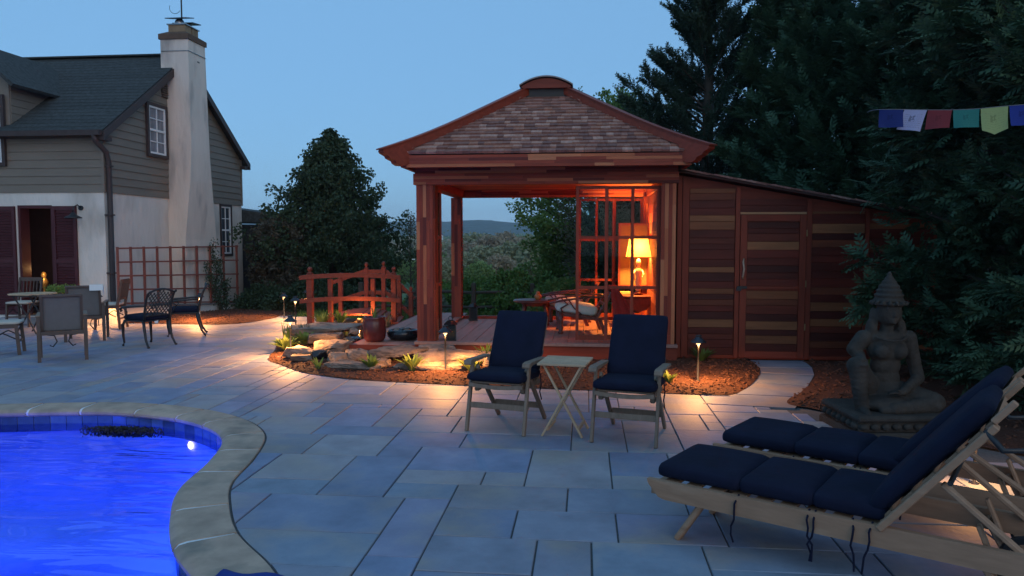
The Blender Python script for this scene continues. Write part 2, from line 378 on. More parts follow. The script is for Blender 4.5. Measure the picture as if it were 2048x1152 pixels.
M_HILL = mat('wooded_hill', (0.045, 0.065, 0.042), 0.95, 0.45, 0.012, bump=0.9, bscale=0.03, bdist=20, detail=8)
def make_hills():
    for k, (yy, top, seed, x0, x1) in enumerate([(1700, 60, 3.1, -2600, 2600), (1050, 9, 8.0, -1800, 1800)]):
        xs = np.linspace(x0, x1, 220); V = []; F = []
        for j in range(14):
            t = j / 13
            for x in xs:
                prof = top * (0.80 + 0.20 * vnoise(x / 260, k, 1.0, seed) + 0.05 * vnoise(x / 38, k, 1.0, seed))
                base = ground_z(x, yy - 300) - 4
                V.append((x, yy - 300 + 400 * t, base + (prof - base) * math.sin(t * math.pi / 2) ** 1.3 + 3.5 * vnoise(x / 14, t * 40, 1, seed) * t))
        n = len(xs)
        for j in range(13):
            for i in range(n - 1): F.append((j * n + i, j * n + i + 1, (j + 1) * n + i + 1, (j + 1) * n + i))
        o = put('hills' if k == 0 else 'low_ridge', np_mesh('hills', V, F), M_HILL, None, True)
        structure(o, 'long wooded blue ridge on the horizon' if k == 0 else 'low wooded rise in front of the ridge')
make_hills()

# ================================================================ POOL
POOL = catmull([(-1.56, 3.58), (-1.99, 4.06), (-2.27, 4.52), (-2.46, 4.95), (-2.57, 5.55), (-2.78, 6.21), (-3.20, 6.72), (-3.86, 7.12), (-4.78, 7.31),
                (-6.0, 7.12), (-7.4, 6.9), (-8.9, 6.3), (-10.2, 4.4), (-10.0, 2.4), (-8.4, 0.8), (-6.0, 0.2), (-3.4, 0.3), (-1.7, 1.1), (-1.1, 2.2), (-1.25, 3.0)], 10)
COPIN = offset(POOL, 0.33)
WATER_Z = -0.135
pool = thing('swimming_pool', 'freeform swimming pool with pale coping, glowing blue', 'swimming pool', (-5.5, 3.8, 0), world=True)
def seg_strip(polyA, polyB, zA, zB, name, m, parent, smooth=True):
    n = len(polyA); V = [(p[0], p[1], zA) for p in polyA] + [(p[0], p[1], zB) for p in polyB]
    return put(name, np_mesh(name, V, [(i, (i + 1) % n, n + (i + 1) % n, n + i) for i in range(n)]), m, parent, smooth)
def arc_len(poly):
    P = np.asarray(poly); d = np.linalg.norm(np.roll(P, -1, 0) - P, axis=1); return d, np.concatenate([[0], np.cumsum(d)])
def at_len(poly, cum, s):
    n = len(poly); s = s % cum[-1]; i = int(np.searchsorted(cum, s, 'right') - 1); i = min(max(i, 0), n - 1)
    t = (s - cum[i]) / max(cum[i + 1] - cum[i], 1e-9); a, b = np.asarray(poly[i]), np.asarray(poly[(i + 1) % n]); return a + (b - a) * t
def coping():
    d, cum = arc_len(POOL); N = int(cum[-1] / 0.62); n = len(POOL)
    for k in range(N):
        s0 = cum[-1] * k / N + 0.014 + 0.05 * math.sin(k * 2.3); s1 = cum[-1] * (k + 1) / N - 0.014 + 0.05 * math.sin((k + 1) * 2.3); m = 7
        ring = []
        for j in range(m + 1):
            s = s0 + (s1 - s0) * j / m; p = at_len(POOL, cum, s); q = at_len(POOL, cum, s + 0.03) - at_len(POOL, cum, s - 0.03); q /= np.linalg.norm(q)
            nin = np.array([-q[1], q[0]])
            prof = [(0.0, -0.05), (0.0, 0.004), (0.006, 0.010), (0.27, 0.012), (0.315, 0.006), (0.345, -0.018), (0.345, -0.040), (0.325, -0.058), (0.20, -0.06)]
            ring.append([(p[0] + nin[0] * a, p[1] + nin[1] * a, z) for a, z in prof])
        b = B(); kk = len(ring[0])
        vs = [v for r in ring for v in r]; fs = []
        for j in range(m):
            for i in range(kk): fs.append((j * kk + i, j * kk + (i + 1) % kk, (j + 1) * kk + (i + 1) % kk, (j + 1) * kk + i))
        fs += [tuple(range(kk))[::-1], tuple(m * kk + i for i in range(kk))]
        b.add(vs, fs); b.obj('coping_stone', M_COPING, pool, autos=True)
    # pale mortar between and behind the coping stones
    ring = [(-0.03, -0.022), (-0.002, -0.018), (0.010, -0.012), (0.014, 0.0035), (0.27, 0.0085), (0.31, 0.002), (0.335, -0.022), (0.32, -0.05)]
    V = []; 
    offs = [(np.asarray(offset(POOL, a)), z) for a, z in ring]
    for P, z in offs:
        for p in P: V.append((p[0], p[1], z))
    F = []
    for r in range(len(ring) - 1):
        for i in range(n): F.append((r * n + i, r * n + (i + 1) % n, (r + 1) * n + (i + 1) % n, (r + 1) * n + i))
    put('mortar', np_mesh('mortar', V, F), M_GROUT, pool, True)
    e0, e1 = offset(POOL, -0.030), offset(POOL, 0.004)
    seg_strip(e0, e1, -0.0105, -0.0105, 'perimeter_joint', M_JOINT, pool)
coping()
def tiles():
    wall = offset(POOL, 0.305); d, cum = arc_len(wall); N = int(cum[-1] / 0.155)
    for k in range(N):
        s0 = cum[-1] * k / N + 0.004; s1 = cum[-1] * (k + 1) / N - 0.004
        a, c = at_len(wall, cum, s0), at_len(wall, cum, s1)
        b = B(); t = (c - a) / np.linalg.norm(c - a); nin = np.array([-t[1], t[0]]) * 0.012
        vs = []
        for z in (-0.062, -0.212):
            for e in (0, 1): vs += [(a[0] + nin[0] * e, a[1] + nin[1] * e, z), (c[0] + nin[0] * e, c[1] + nin[1] * e, z)]
        b.add(vs, [(0, 1, 3, 2), (4, 6, 7, 5), (2, 3, 7, 6), (0, 4, 5, 1), (0, 2, 6, 4), (1, 5, 7, 3)])
        b.obj('waterline_tile', M_TILE, pool)
tiles()
def basin():
    w0 = offset(POOL, 0.302); w1 = offset(POOL, 0.34); w2 = offset(POOL, 0.55); w3 = offset(POOL, 1.3)
    n = len(w0); V = []
    for P, z in ((w0, -0.045), (w0, -0.9), (w1, -1.05), (w2, -1.15), (w3, -1.35)):
        V += [(p[0], p[1], z) for p in P]
    F = [(r * n + i, (r + 1) * n + i, (r + 1) * n + (i + 1) % n, r * n + (i + 1) % n) for r in range(4) for i in range(n)]
    me = bpy.data.meshes.new('basin'); me.from_pydata(V, [], F + [tuple(4 * n + i for i in range(n))]); me.update()
    put('basin', me, M_BASIN, pool, True)
basin()
def water():
    P = offset(POOL, 0.300)
    xs = np.arange(-10.6, -0.9, 0.12); ys = np.arange(0.0, 7.4, 0.12)
    pts = [Vector(p) for p in P] + [Vector((x, y)) for x in xs for y in ys if inside((x, y), P) and dist_poly((x, y), P) > 0.06]
    n = len(P); r = delaunay_2d_cdt(pts, [(i, (i + 1) % n) for i in range(n)], [], 1, 1e-4)
    V = [(p.x, p.y, WATER_Z + 0.0035 * vnoise(p.x, p.y, 2.4, 2) + 0.002 * vnoise(p.y, p.x, 5.1, 5)) for p in r[0]]
    me = bpy.data.meshes.new('pool_water'); me.from_pydata(V, [], r[2]); me.update()
    m = bpy.data.materials.new('pool_water'); m.use_nodes = True; nd = m.node_tree.nodes; l = m.node_tree.links; nd.remove(nd['Principled BSDF'])
    t = nd.new('ShaderNodeBsdfTransparent'); t.inputs[0].default_value = (0.62, 0.80, 1.0, 1)
    g = nd.new('ShaderNodeBsdfGlossy'); g.inputs['Roughness'].default_value = 0.02
    f = nd.new('ShaderNodeFresnel'); f.inputs[0].default_value = 1.33
    geo = nd.new('ShaderNodeNewGeometry'); mp = nd.new('ShaderNodeMapping'); mp.inputs['Scale'].default_value = (1.6, 6.0, 1); mp.inputs['Rotation'].default_value = (0, 0, R(8)); l.new(geo.outputs['Position'], mp.inputs[0])
    nz = nd.new('ShaderNodeTexNoise'); nz.inputs['Scale'].default_value = 0.75; nz.inputs['Detail'].default_value = 2.0; nz.inputs['Distortion'].default_value = 0.6; l.new(mp.outputs[0], nz.inputs['Vector'])
    wm = nd.new('ShaderNodeTexNoise'); wm.inputs['Scale'].default_value = 0.55; wm.inputs['Detail'].default_value = 1; l.new(geo.outputs['Position'], wm.inputs['Vector']); wr = nd.new('ShaderNodeMapRange'); wr.inputs[1].default_value = 0.42; wr.inputs[2].default_value = 0.62; wr.inputs[3].default_value = 0.12; wr.inputs[4].default_value = 0.75; l.new(wm.outputs['Fac'], wr.inputs[0])
    bp = nd.new('ShaderNodeBump'); l.new(wr.outputs[0], bp.inputs['Strength']); bp.inputs['Distance'].default_value = 0.09; l.new(nz.outputs['Fac'], bp.inputs['Height'])
    l.new(bp.outputs[0], g.inputs['Normal']); l.new(bp.outputs[0], f.inputs['Normal'])
    ms = nd.new('ShaderNodeMixShader'); l.new(f.outputs[0], ms.inputs[0]); l.new(t.outputs[0], ms.inputs[1]); l.new(g.outputs[0], ms.inputs[2]); l.new(ms.outputs[0], nd['Material Output'].inputs['Surface'])
    o = put('pool_water', me, m, None, True); structure(o, 'rippled glowing blue water of the swimming pool')
water()
PBLUE = (0.012, 0.045, 1.0)
def pool_lights():
    lens = B().lathe([(0.0, 0), (0.036, 0), (0.040, 0.010), (0.025, 0.022), (0.0, 0.026)], 16).mesh('lens')
    o = put('pool_light', lens, emis('pool_lens', (0.72, 0.50, 1.0), 5.0), pool, True)
    d = Vector((-0.45, -0.89, 0)).normalized(); o.matrix_basis = Matrix.Translation((-3.735, 6.715, -0.255)) @ d.to_track_quat('Z', 'Y').to_matrix().to_4x4()
    for p, e in (((-3.9, 5.9, -0.55), 44), ((-3.2, 4.2, -0.75), 40), ((-5.6, 5.3, -0.8), 57), ((-7.6, 3.8, -0.8), 57), ((-4.6, 2.2, -0.8), 51)):
        light('pool_glow', 'POINT', p, e, PBLUE, pool, 0.10)
pool_lights()

# ================================================================ BEDS (outlines in metres)
BED_MAIN = catmull([(-4.60, 10.53), (-4.42, 10.08), (-4.14, 9.78), (-3.64, 9.26), (-3.30, 9.04), (-2.84, 8.83), (-2.20, 8.70), (-1.33, 8.57), (-0.30, 8.46), (0.70, 8.38), (1.40, 8.30), (1.62, 8.36),
                    (1.84, 8.72), (2.08, 9.30), (2.27, 9.95), (2.32, 10.72), (1.2, 10.9), (-1.0, 10.9), (-3.0, 10.9), (-3.25, 12.2), (-3.4, 14.2), (-4.1, 14.9), (-5.0, 14.6), (-5.32, 13.9), (-5.3, 13.0), (-5.12, 12.1), (-4.80, 11.2)], 6)
BED_RIGHT = catmull([(2.10, 7.98), (2.48, 8.75), (2.86, 9.65), (3.0, 10.3), (3.08, 10.75), (5.0, 10.9), (8.0, 10.0), (9.0, 6.5), (8.0, 4.6), (5.2, 5.35), (3.95, 5.85), (3.1, 6.55), (2.62, 7.25), (2.30, 7.70)], 6)
BED_HOUSE = catmull([(-9.85, 14.60), (-9.2, 14.42), (-8.2, 14.36), (-7.3, 14.35), (-6.9, 14.75), (-6.78, 15.5), (-6.75, 16.6), (-7.3, 18.4), (-8.5, 21.0), (-9.9, 21.0), (-9.9, 17.6)], 6)
def mound(name, poly, rise, m, label, zfun=None, step=0.16):
    n = len(poly); P = np.asarray(poly); lo, hi = P.min(0), P.max(0)
    pts = [Vector(p) for p in poly]
    for x in np.arange(lo[0], hi[0], step):
        for y in np.arange(lo[1], hi[1], step):
            q = (x + 0.05 * vnoise(x, y, 9), y + 0.05 * vnoise(y, x, 9))
            if inside(q, poly) and dist_poly(q, poly) > 0.05: pts.append(Vector(q))
    r = delaunay_2d_cdt(pts, [(i, (i + 1) % n) for i in range(n)], [], 1, 1e-4)
    def zz(x, y):
        d = dist_poly((x, y), poly); z = 0.008 + rise * (1 - math.exp(-d / 0.25)) + (0.02 * vnoise(x, y, 5.0, 1) + 0.01 * vnoise(y, x, 17, 4)) * min(1, d / 0.1)
        return z + (zfun(x, y) if zfun else 0)
    me = bpy.data.meshes.new(name); me.from_pydata([(p.x, p.y, zz(p.x, p.y)) for p in r[0]], [], r[2]); me.update()
    o = put(name, me, m, None, True); structure(o, label); return zz
Z_MAIN = mound('mulch_bed', BED_MAIN, 0.05, M_MULCH, 'curved brown mulch bed along the front of the pavilion')
Z_RIGHT = mound('mulch_bed', BED_RIGHT, 0.045, M_MULCH, 'dark mulch bed under the cypress trees round the statue')
house_slope = lambda x, y: -0.055 * max(0, y - 15.6)
Z_HOUSE = mound('mulch_bed', BED_HOUSE, 0.05, M_MULCH, 'sloping mulch bed below the red trellis', house_slope)
def chips(poly, zf, n, seed, ymax=99):
    rng = np.random.default_rng(seed); P = np.asarray(poly); lo, hi = P.min(0), P.max(0); C = []
    while len(C) < n:
        q = lo + rng.random(2) * (hi - lo)
        if q[1] < ymax and inside(q, poly): C.append((q[0], q[1], zf(q[0], q[1]) + 0.006))
    C = np.array(C); T = np.array([(-.5, -.5, -.5), (.5, -.5, -.5), (.5, .5, -.5), (-.5, .5, -.5), (-.4, -.4, .5), (.5, -.3, .5), (.4, .4, .5), (-.5, .5, .5)])
    S = np.stack([rng.uniform(0.02, 0.07, n), rng.uniform(0.008, 0.02, n), rng.uniform(0.004, 0.012, n)], 1)
    a = rng.uniform(0, 6.28, n); tl = rng.normal(0, 0.35, n)
    L = T[None] * S[:, None]; x, y, z = L[..., 0], L[..., 1], L[..., 2]
    x, z = x * np.cos(tl)[:, None] - z * np.sin(tl)[:, None], x * np.sin(tl)[:, None] + z * np.cos(tl)[:, None]
    W = np.stack([x * np.cos(a)[:, None] - y * np.sin(a)[:, None], x * np.sin(a)[:, None] + y * np.cos(a)[:, None], z], -1) + C[:, None]
    Fq = np.array([(4, 5, 6, 7), (0, 1, 5, 4), (1, 2, 6, 5), (2, 3, 7, 6), (3, 0, 4, 7)])
    F = (Fq[None] + 8 * np.arange(n)[:, None, None]).reshape(-1, 4)
    return np_mesh('chips', W.reshape(-1, 3), F)
for poly, zf, n, lab in ((BED_MAIN, Z_MAIN, 6500, 'loose shredded bark chips on the pavilion bed'), (BED_RIGHT, Z_RIGHT, 4500, 'loose shredded bark chips round the statue'), (BED_HOUSE, Z_HOUSE, 2500, 'loose shredded bark chips below the trellis')):
    o = put('mulch_chips', chips(poly, zf, n, n), M_CHIP); o['kind'] = 'stuff'; o['label'] = lab

# ================================================================ PATIO FLAGSTONES
MOD = 0.1524
GX = lambda n: (n + 0.28) * MOD
GY = lambda m: (m + 0.30) * MOD
HAND = [(-14, -8, 27, 31), (-20, -14, 27, 31), (-19, -8, 24, 27), (-17, -8, 20, 24), (-8, -6, 25, 31), (-8, -6, 20, 25), (-9, -6, 31, 33), (-9, -5, 33, 35), (-5, -3, 33, 35), (-9, -3, 35, 39), (-3, 1, 33, 39),
        (1, 4, 35, 39), (1, 4, 33, 35), (-6, -1, 30, 33), (-1, 4, 30, 33), (-6, -3, 27, 30), (-3, 1, 27, 30), (1, 5, 27, 30), (-6, -2, 24, 27), (-2, 0, 23, 27), (0, 4, 22, 27), (-6, -2, 20, 24), (-16, -12, 33, 37), (-16, -12, 31, 33),
        (-20, -16, 31, 37), (-12, -9, 31, 37), (-19, -15, 37, 41), (-15, -11, 37, 41), (-11, -7, 39, 42), (-11, -9, 37, 39), (-7, -1, 39, 42), (-1, 2, 39, 44), (-16, -11, 41, 43), (-20, -16, 41, 45), (-16, -13, 43, 48), (-13, -11, 43, 48),
        (-11, -8, 42, 46), (-18, -16, 45, 49), (-8, -1, 42, 46), (2, 5, 39, 43), (-4, 3, 46, 48), (-13, -9, 48, 51), (-9, -4, 46, 50), (-13, -9, 51, 56), (-19, -13, 49, 52), (-22, -18, 45, 49)]
PATIO = [(-13.6, -2.8), (6.5, -2.8), (6.5, 4.9), (5.2, 5.6), (4.2, 6.5), (3.6, 7.0), (3.2, 7.6), (3.4, 10.9), (2.2, 10.9), (-3.0, 10.9), (-3.9, 15.2), (-5.3, 15.9), (-6.9, 16.2), (-6.9, 14.6), (-9.8, 14.62), (-13.6, 14.62)]
patio = thing('patio', 'bluestone patio of mixed rectangular flagstones', 'patio', (0, 6, 0), world=True); patio['kind'] = 'structure'
POOLCUT = offset(POOL, -0.016); POOLIN = offset(POOL, 0.10)
BEDIN = [offset(b, 0.30) for b in (BED_MAIN, BED_RIGHT, BED_HOUSE)]
def pave():
    occ = {}
    rects = []
    def free(n, m):
        if (n, m) in occ: return False
        p = (GX(n + 0.5), GY(m + 0.5))
        if not inside(p, PATIO) or inside(p, POOLIN): return False
        return not any(inside(p, b) for b in BEDIN)
    fr = {}
    def isfree(n, m):
        if (n, m) not in fr: fr[(n, m)] = free(n, m)
        return fr[(n, m)] and (n, m) not in occ
    for a, b, c, d in HAND:
        cells = [(n, m) for n in range(a, b) for m in range(c, d) if (n, m) not in occ]
        for q in cells: occ[q] = 1
        rects.append((a, b, c, d))
    rnd = random.Random(21)
    sizes = [(6, 4), (5, 4), (4, 4), (6, 3), (5, 3), (4, 3), (3, 4), (3, 5), (4, 6), (6, 5), (4, 5), (5, 2), (4, 2), (2, 4), (3, 3), (3, 2), (2, 3), (2, 2), (2, 1), (1, 2), (1, 1)]
    for m in range(-16, 106):
        n = -92
        while n < 46:
            if isfree(n, m):
                big = sizes[:14]; rnd.shuffle(big)
                for (sx, sy) in big[:8] + sizes[11:]:
                    if all(isfree(n + i, m + j) for i in range(sx) for j in range(sy)): break
                for i in range(sx):
                    for j in range(sy): occ[(n + i, m + j)] = 1
                rects.append((n, n + sx, m, m + sy))
            n += 1
    return rects
RECTS = pave()
cb = B(); cb.prism(POOLCUT, Matrix.Translation((0, 0, -0.4)), 0.8)
cutter = cb.obj('pool_cutter', None)
def boolean_cut(me):
    o = bpy.data.objects.new('tmp', me); link(o); md = o.modifiers.new('b', 'BOOLEAN'); md.object = cutter; md.solver = 'EXACT'
    dg = bpy.context.evaluated_depsgraph_get(); out = bpy.data.meshes.new_from_object(o.evaluated_get(dg)); bpy.data.objects.remove(o); out.materials.clear(); return out
def stone_mesh(a, b, c, d, rnd):
    g = 0.0048; x0, x1, y0, y1 = GX(a) + g, GX(b) - g, GY(c) + g, GY(d) - g; t = rnd.uniform(-0.0015, 0.0022); e = 0.004
    tx, ty = rnd.uniform(-0.0012, 0.0012), rnd.uniform(-0.0012, 0.0012)
    pts = []
    for (px, py, qx, qy) in ((x0, y0, x1, y0), (x1, y0, x1, y1), (x1, y1, x0, y1), (x0, y1, x0, y0)):
        k = max(1, int(math.hypot(qx - px, qy - py) / 0.3))
        for i in range(k):
            f = i / k; j = 0.0 if i == 0 else rnd.uniform(-0.0022, 0.0022); nx_, ny_ = (qy - py), -(qx - px); L = math.hypot(nx_, ny_)
            pts.append((px + (qx - px) * f + nx_ / L * j, py + (qy - py) * f + ny_ / L * j))
    cx, cyy = (x0 + x1) / 2, (y0 + y1) / 2; k = len(pts); V = []
    for z, ins in ((-0.03, 0), (-0.005, 0), (0.0, e)):
        for p in pts:
            dx, dy = p[0] - cx, p[1] - cyy; V.append((p[0] - math.copysign(min(ins, abs(dx)), dx), p[1] - math.copysign(min(ins, abs(dy)), dy), z + t + (tx * dx / max(x1 - x0, .1) + ty * dy / max(y1 - y0, .1)) * (1 if z > -0.02 else 0)))
    F = [tuple(2 * k + i for i in range(k))] + [(r * k + i, r * k + (i + 1) % k, (r + 1) * k + (i + 1) % k, (r + 1) * k + i) for r in (0, 1) for i in range(k)] + [tuple(range(k))[::-1]]
    me = bpy.data.meshes.new('flagstone'); me.from_pydata(V, [], F); me.update(); return me
def lay():
    rnd = random.Random(5); items = []
    for (a, b, c, d) in RECTS:
        cx, cyy = (GX(a) + GX(b)) / 2, (GY(c) + GY(d)) / 2; area = (b - a) * (d - c)
        seen = cyy > 2.6 and abs(cx * 0.995 + cyy * 0.0976) < cyy * 0.76 + 0.4
        items.append((-(area / max(cyy, 0.5) ** 2) if seen else 1, a, b, c, d, cx, cyy))
    items.sort(); far = B()
    for i, (_, a, b, c, d, cx, cyy) in enumerate(items):
        me = stone_mesh(a, b, c, d, rnd)
        corners = [(GX(a), GY(c)), (GX(b), GY(c)), (GX(b), GY(d)), (GX(a), GY(d)), (cx, cyy)]
        near = min(dist_poly(q, POOLCUT) for q in corners) < 0.5 * math.hypot(GX(b) - GX(a), GY(d) - GY(c)) + 0.05 and min(dist_poly((x_, y_), POOLCUT) for x_ in np.linspace(GX(a), GX(b), 5) for y_ in np.linspace(GY(c), GY(d), 5)) < 0.13 or inside((cx, cyy), POOLCUT)
        if near:
            me = boolean_cut(me)
            if len(me.polygons) == 0: continue
        if i < 300:
            put('flagstone', me, M_STONE, patio)
        else:
            far.add([v.co for v in me.vertices], [list(p.vertices) for p in me.polygons])
    o = far.obj('outer_flagstones', M_STONE2, patio); o['kind'] = 'stuff'
lay()
slab = B(); slab.prism(PATIO, Matrix.Translation((0, 0, -0.16)), 0.148); me = boolean_cut(slab.mesh('bedding')); put('bedding', me, M_JOINT, patio)
bpy.data.objects.remove(cutter)
# stepping slabs leading to the shed door
path = thing('shed_path', 'short curved path of pale slabs leading to the shed door', 'path', (2.4, 9.3, 0), world=True); path['kind'] = 'structure'
LEFTE = [(1.22, 7.86), (1.66, 8.36), (2.02, 9.05), (2.24, 9.72), (2.30, 10.10), (2.30, 10.72)]; RIGHTE = [(2.12, 7.72), (2.34, 8.28), (2.58, 8.90), (2.86, 9.62), (2.98, 10.12), (3.04, 10.72)]
for i in range(5):
    q = [LEFTE[i], RIGHTE[i], RIGHTE[i + 1], LEFTE[i + 1]]; c = np.mean(q, axis=0); q = [tuple(c + (np.array(p) - c) * 0.985) for p in q]
    B().prism(q, Matrix.Translation((0, 0, -0.03)), 0.036 + 0.004 * i).obj('path_slab', M_STONE, path)
# ================================================================ PAVILION
X0, X1, Y0, Y1 = -2.37, 1.22, 10.42, 13.80        # outer faces of the pillars
FZ, BZ0, BZ1 = 0.24, 2.47, 2.625
pav = thing('pavilion', 'open red cedar pavilion with shingled hip roof and glass doors', 'pavilion', ((X0 + X1) / 2, (Y0 + Y1) / 2, 0), world=True)
def strips(parent, x0, x1, z0, z1, y, axis, th=0.022, lo=0.35, hi=1.0, wd=0.05, m=None, name='wood_strip', face='y', rnd=random.Random(3)):
    """flush laminated strips on a face; axis = grain direction ('h' or 'v'); face 'y': plane y=const (proud towards -y), 'x': plane x=const, spans are then y"""
    if axis == 'v':
        n = max(1, round((x1 - x0) / wd)); ww = (x1 - x0) / n; rows = [(x0 + i * ww, x0 + (i + 1) * ww, z0, z1) for i in range(n)]
    else:
        n = max(1, round((z1 - z0) / wd)); ww = (z1 - z0) / n; rows = [(z0 + i * ww, z0 + (i + 1) * ww, x0, x1) for i in range(n)]
    for (a, b, s, e) in rows:
        p = s - rnd.uniform(0, hi * 0.6)
        while p < e - 1e-4:
            q = p + rnd.uniform(lo, hi); u0, u1 = max(p, s), min(q, e); p = q
            if e - u1 < 0.12: u1 = e; p = e
            if u1 - u0 < 0.02: continue
            t = th + rnd.uniform(0, 0.0025); g = 0.0008
            if axis == 'v': xa, xb, za, zb = a + g, b - g, u0 + g, u1 - g
            else: xa, xb, za, zb = u0 + g, u1 - g, a + g, b - g
            bb = B()
            if face == 'y': bb.bx(xa, xb, y - t, y, za, zb); ax = 'z' if axis == 'v' else 'x'
            else: bb.bx(y, y + t, xa, xb, za, zb); ax = 'z' if axis == 'v' else 'y'
            bb.obj(name, m or cedar(ax), parent)
def pillar(x0, x1, y0, y1, front=True, side=False):
    p = B().bx(x0, x1, y0, y1, FZ, BZ0).obj('pillar', cedar('z', 'plain'), pav)
    if front: strips(p, x0, x1, FZ + 0.02, BZ0 - 0.002, y0, 'v', wd=0.052)
    if side: strips(p, y0 + 0.002, y1, FZ + 0.02, BZ0 - 0.002, x1, 'v', wd=0.07, face='x', hi=1.4, lo=0.6)
    return p
pillar(X0, X0 + 0.235, Y0, Y0 + 0.235, True, True)
pillar(X1 - 0.2, X1, Y0, Y0 + 0.235, True)
pillar(X0 - 0.08, X0 + 0.10, Y1 - 0.2, Y1, True)
pillar(X1 - 0.2, X1, Y1 - 0.2, Y1, True)
# folded-back door leaf behind the left pillar
def leaf(x0, x1, y, nx, m=None, zs=(1.04, 1.735), z0=FZ + 0.065, z1=2.445, st=0.042, name='glazed_door', along='x', dep=0.04, x_at=0):
    o = bpy.data.objects.new(name, None); link(o); o.parent = pav; o.matrix_parent_inverse = Matrix.Translation(-Vector(pav.location))
    mm = m or cedar('z', 'plain')
    def bar(nm, a, b, za, zb, mt, th=dep):
        bb = B()
        if along == 'x': bb.bx(a, b, y - th / 2, y + th / 2, za, zb)
        else: bb.bx(x_at - th / 2, x_at + th / 2, a, b, za, zb)
        bb.obj(nm, mt, o)
    cols = [x0 + (x1 - x0) * i / nx for i in range(nx + 1)]
    for i, cx in enumerate(cols):
        a = cx if i == 0 else (cx - st if i == nx else cx - st / 2); bar('stile', a, a + st, z0, z1, mm)
    zz = [z0] + list(zs) + [z1]
    for i in range(nx):
        a = cols[i] + (st if i == 0 else st / 2) + 0.001; b = cols[i + 1] - (st if i == nx - 1 else st / 2) - 0.001
        for j, z in enumerate(zz):
            za = z if j == 0 else (z - st if j == len(zz) - 1 else z - st / 2); bar('rail', a, b, za, za + (st if j else st * 1.6), mm, dep * 0.9)
        for j in range(len(zz) - 1): bar('pane', a + 0.001, b - 0.001, zz[j] + 0.03 + (0.03 if j == 0 else 0), zz[j + 1] - 0.03, M_GLASS, 0.006)
    return o
leaf(-0.135, 0.305, Y0 + 0.06, 1)
leaf(0.27, 1.02, Y0 + 0.12, 2)
leaf(Y0 + 0.26, Y0 + 0.75, 0, 1, along='y', x_at=X0 + 0.19)
# rear glazed screens and the boarded right wall
leaf(-0.13, 0.52, Y1 - 0.10, 2, zs=(0.98, 1.70))
leaf(0.50, 1.02, Y1 - 0.05, 1, zs=(0.98, 1.70))
wall = B().bx(X1 - 0.10, X1 - 0.05, Y0 + 0.24, Y1 - 0.2, FZ, BZ1).obj('board_wall', cedar('y', 'plain'), pav)
zc = FZ + 0.02; rnd = random.Random(9)
while zc < BZ0 - 0.05:
    h = rnd.uniform(0.12, 0.18); B().bx(X1 - 0.125, X1 - 0.101, Y0 + 0.25, Y1 - 0.21, zc, min(zc + h - 0.004, BZ0)).obj('wall_board', cedar('y'), wall); zc += h
# beam ring, frieze, cornice
def beam_front(y, x0, x1, z0, z1, nm, m=None, wd=0.04, th=0.02):
    b = B().bx(x0, x1, y, y + 0.14, z0, z1).obj(nm, cedar('x', 'plain'), pav); strips(b, x0, x1, z0, z1, y, 'h', wd=wd, lo=0.3, hi=1.1, th=th); return b
beam_front(Y0 - 0.03, X0 - 0.035, X1 + 0.03, BZ0 + 0.001, BZ1, 'front_beam')
B().bx(X0 - 0.03, X0 + 0.15, Y0 + 0.112, Y1 - 0.02, BZ0 + 0.002, BZ1 - 0.001).obj('side_beam', cedar('y', 'plain'), pav)
B().bx(X1 - 0.15, X1 + 0.028, Y0 + 0.112, Y1 - 0.02, BZ0 + 0.002, BZ1 - 0.001).obj('side_beam', cedar('y', 'plain'), pav)
rb = B().bx(X0 - 0.03, X1 + 0.03, Y1 - 0.16, Y1, BZ0 + 0.003, BZ1 - 0.002).obj('rear_beam', cedar('x', 'plain'), pav); strips(rb, X0 + 0.16, X1 - 0.2, BZ0 + 0.004, BZ1 - 0.01, Y1 - 0.16, 'h', wd=0.04)
ceil = B().bx(X0, X1, Y0 + 0.1, Y1, BZ1 - 0.02, BZ1 + 0.02).obj('ceiling', cedar('x', 'plain'), pav)
for i in range(24):
    y = Y0 + 0.13 + i * 0.135
    if y + 0.13 < Y1 - 0.17: strips_l = B().bx(X0 + 0.16, X1 - 0.16, y, y + 0.131, BZ1 - 0.034, BZ1 - 0.0205).obj('ceiling_board', cedar('x'), ceil)
# frieze (recessed) and fascia
EX0, EX1, EY0, EY1 = X0 - 0.10, X1 + 0.12, 9.88, Y1 + 0.54
EX0 -= 0.0
fr = B().bx(X0 - 0.02, X1 + 0.02, Y0 + 0.0, Y0 + 0.1, BZ1 + 0.001, BZ1 + 0.115).obj('frieze', cedar('x', 'plain'), pav)
strips(fr, X0 - 0.02, X1 + 0.02, BZ1 + 0.002, BZ1 + 0.115, Y0, 'h', wd=0.038, lo=0.4, hi=1.3)
fx0, fx1 = -2.46, 1.35
fa = B().bx(fx0, fx1, EY0 + 0.03, EY0 + 0.08, 2.665, 2.825).obj('fascia', cedar('x', 'plain'), pav)
strips(fa, fx0, fx1, 2.665, 2.825, EY0 + 0.03, 'h', wd=0.04, lo=0.25, hi=0.9)
for xs_, sgn in ((fx0, 1), (fx1, -1)):
    B().bx(xs_, xs_ + 0.05 * sgn, EY0 + 0.085, EY1, 2.667, 2.823).obj('side_fascia', cedar('y', 'plain'), pav)
B().bx(fx0 + 0.06, fx1 - 0.06, EY0 + 0.085, Y0 - 0.002, 2.742, 2.756).obj('soffit', cedar('x', 'plain'), pav)
for xa, xb in ((fx0 + 0.06, X0 - 0.025), (X1 + 0.025, fx1 - 0.06)): B().bx(xa, xb, Y0, EY1, 2.742, 2.756).obj('soffit', cedar('y', 'plain'), pav)
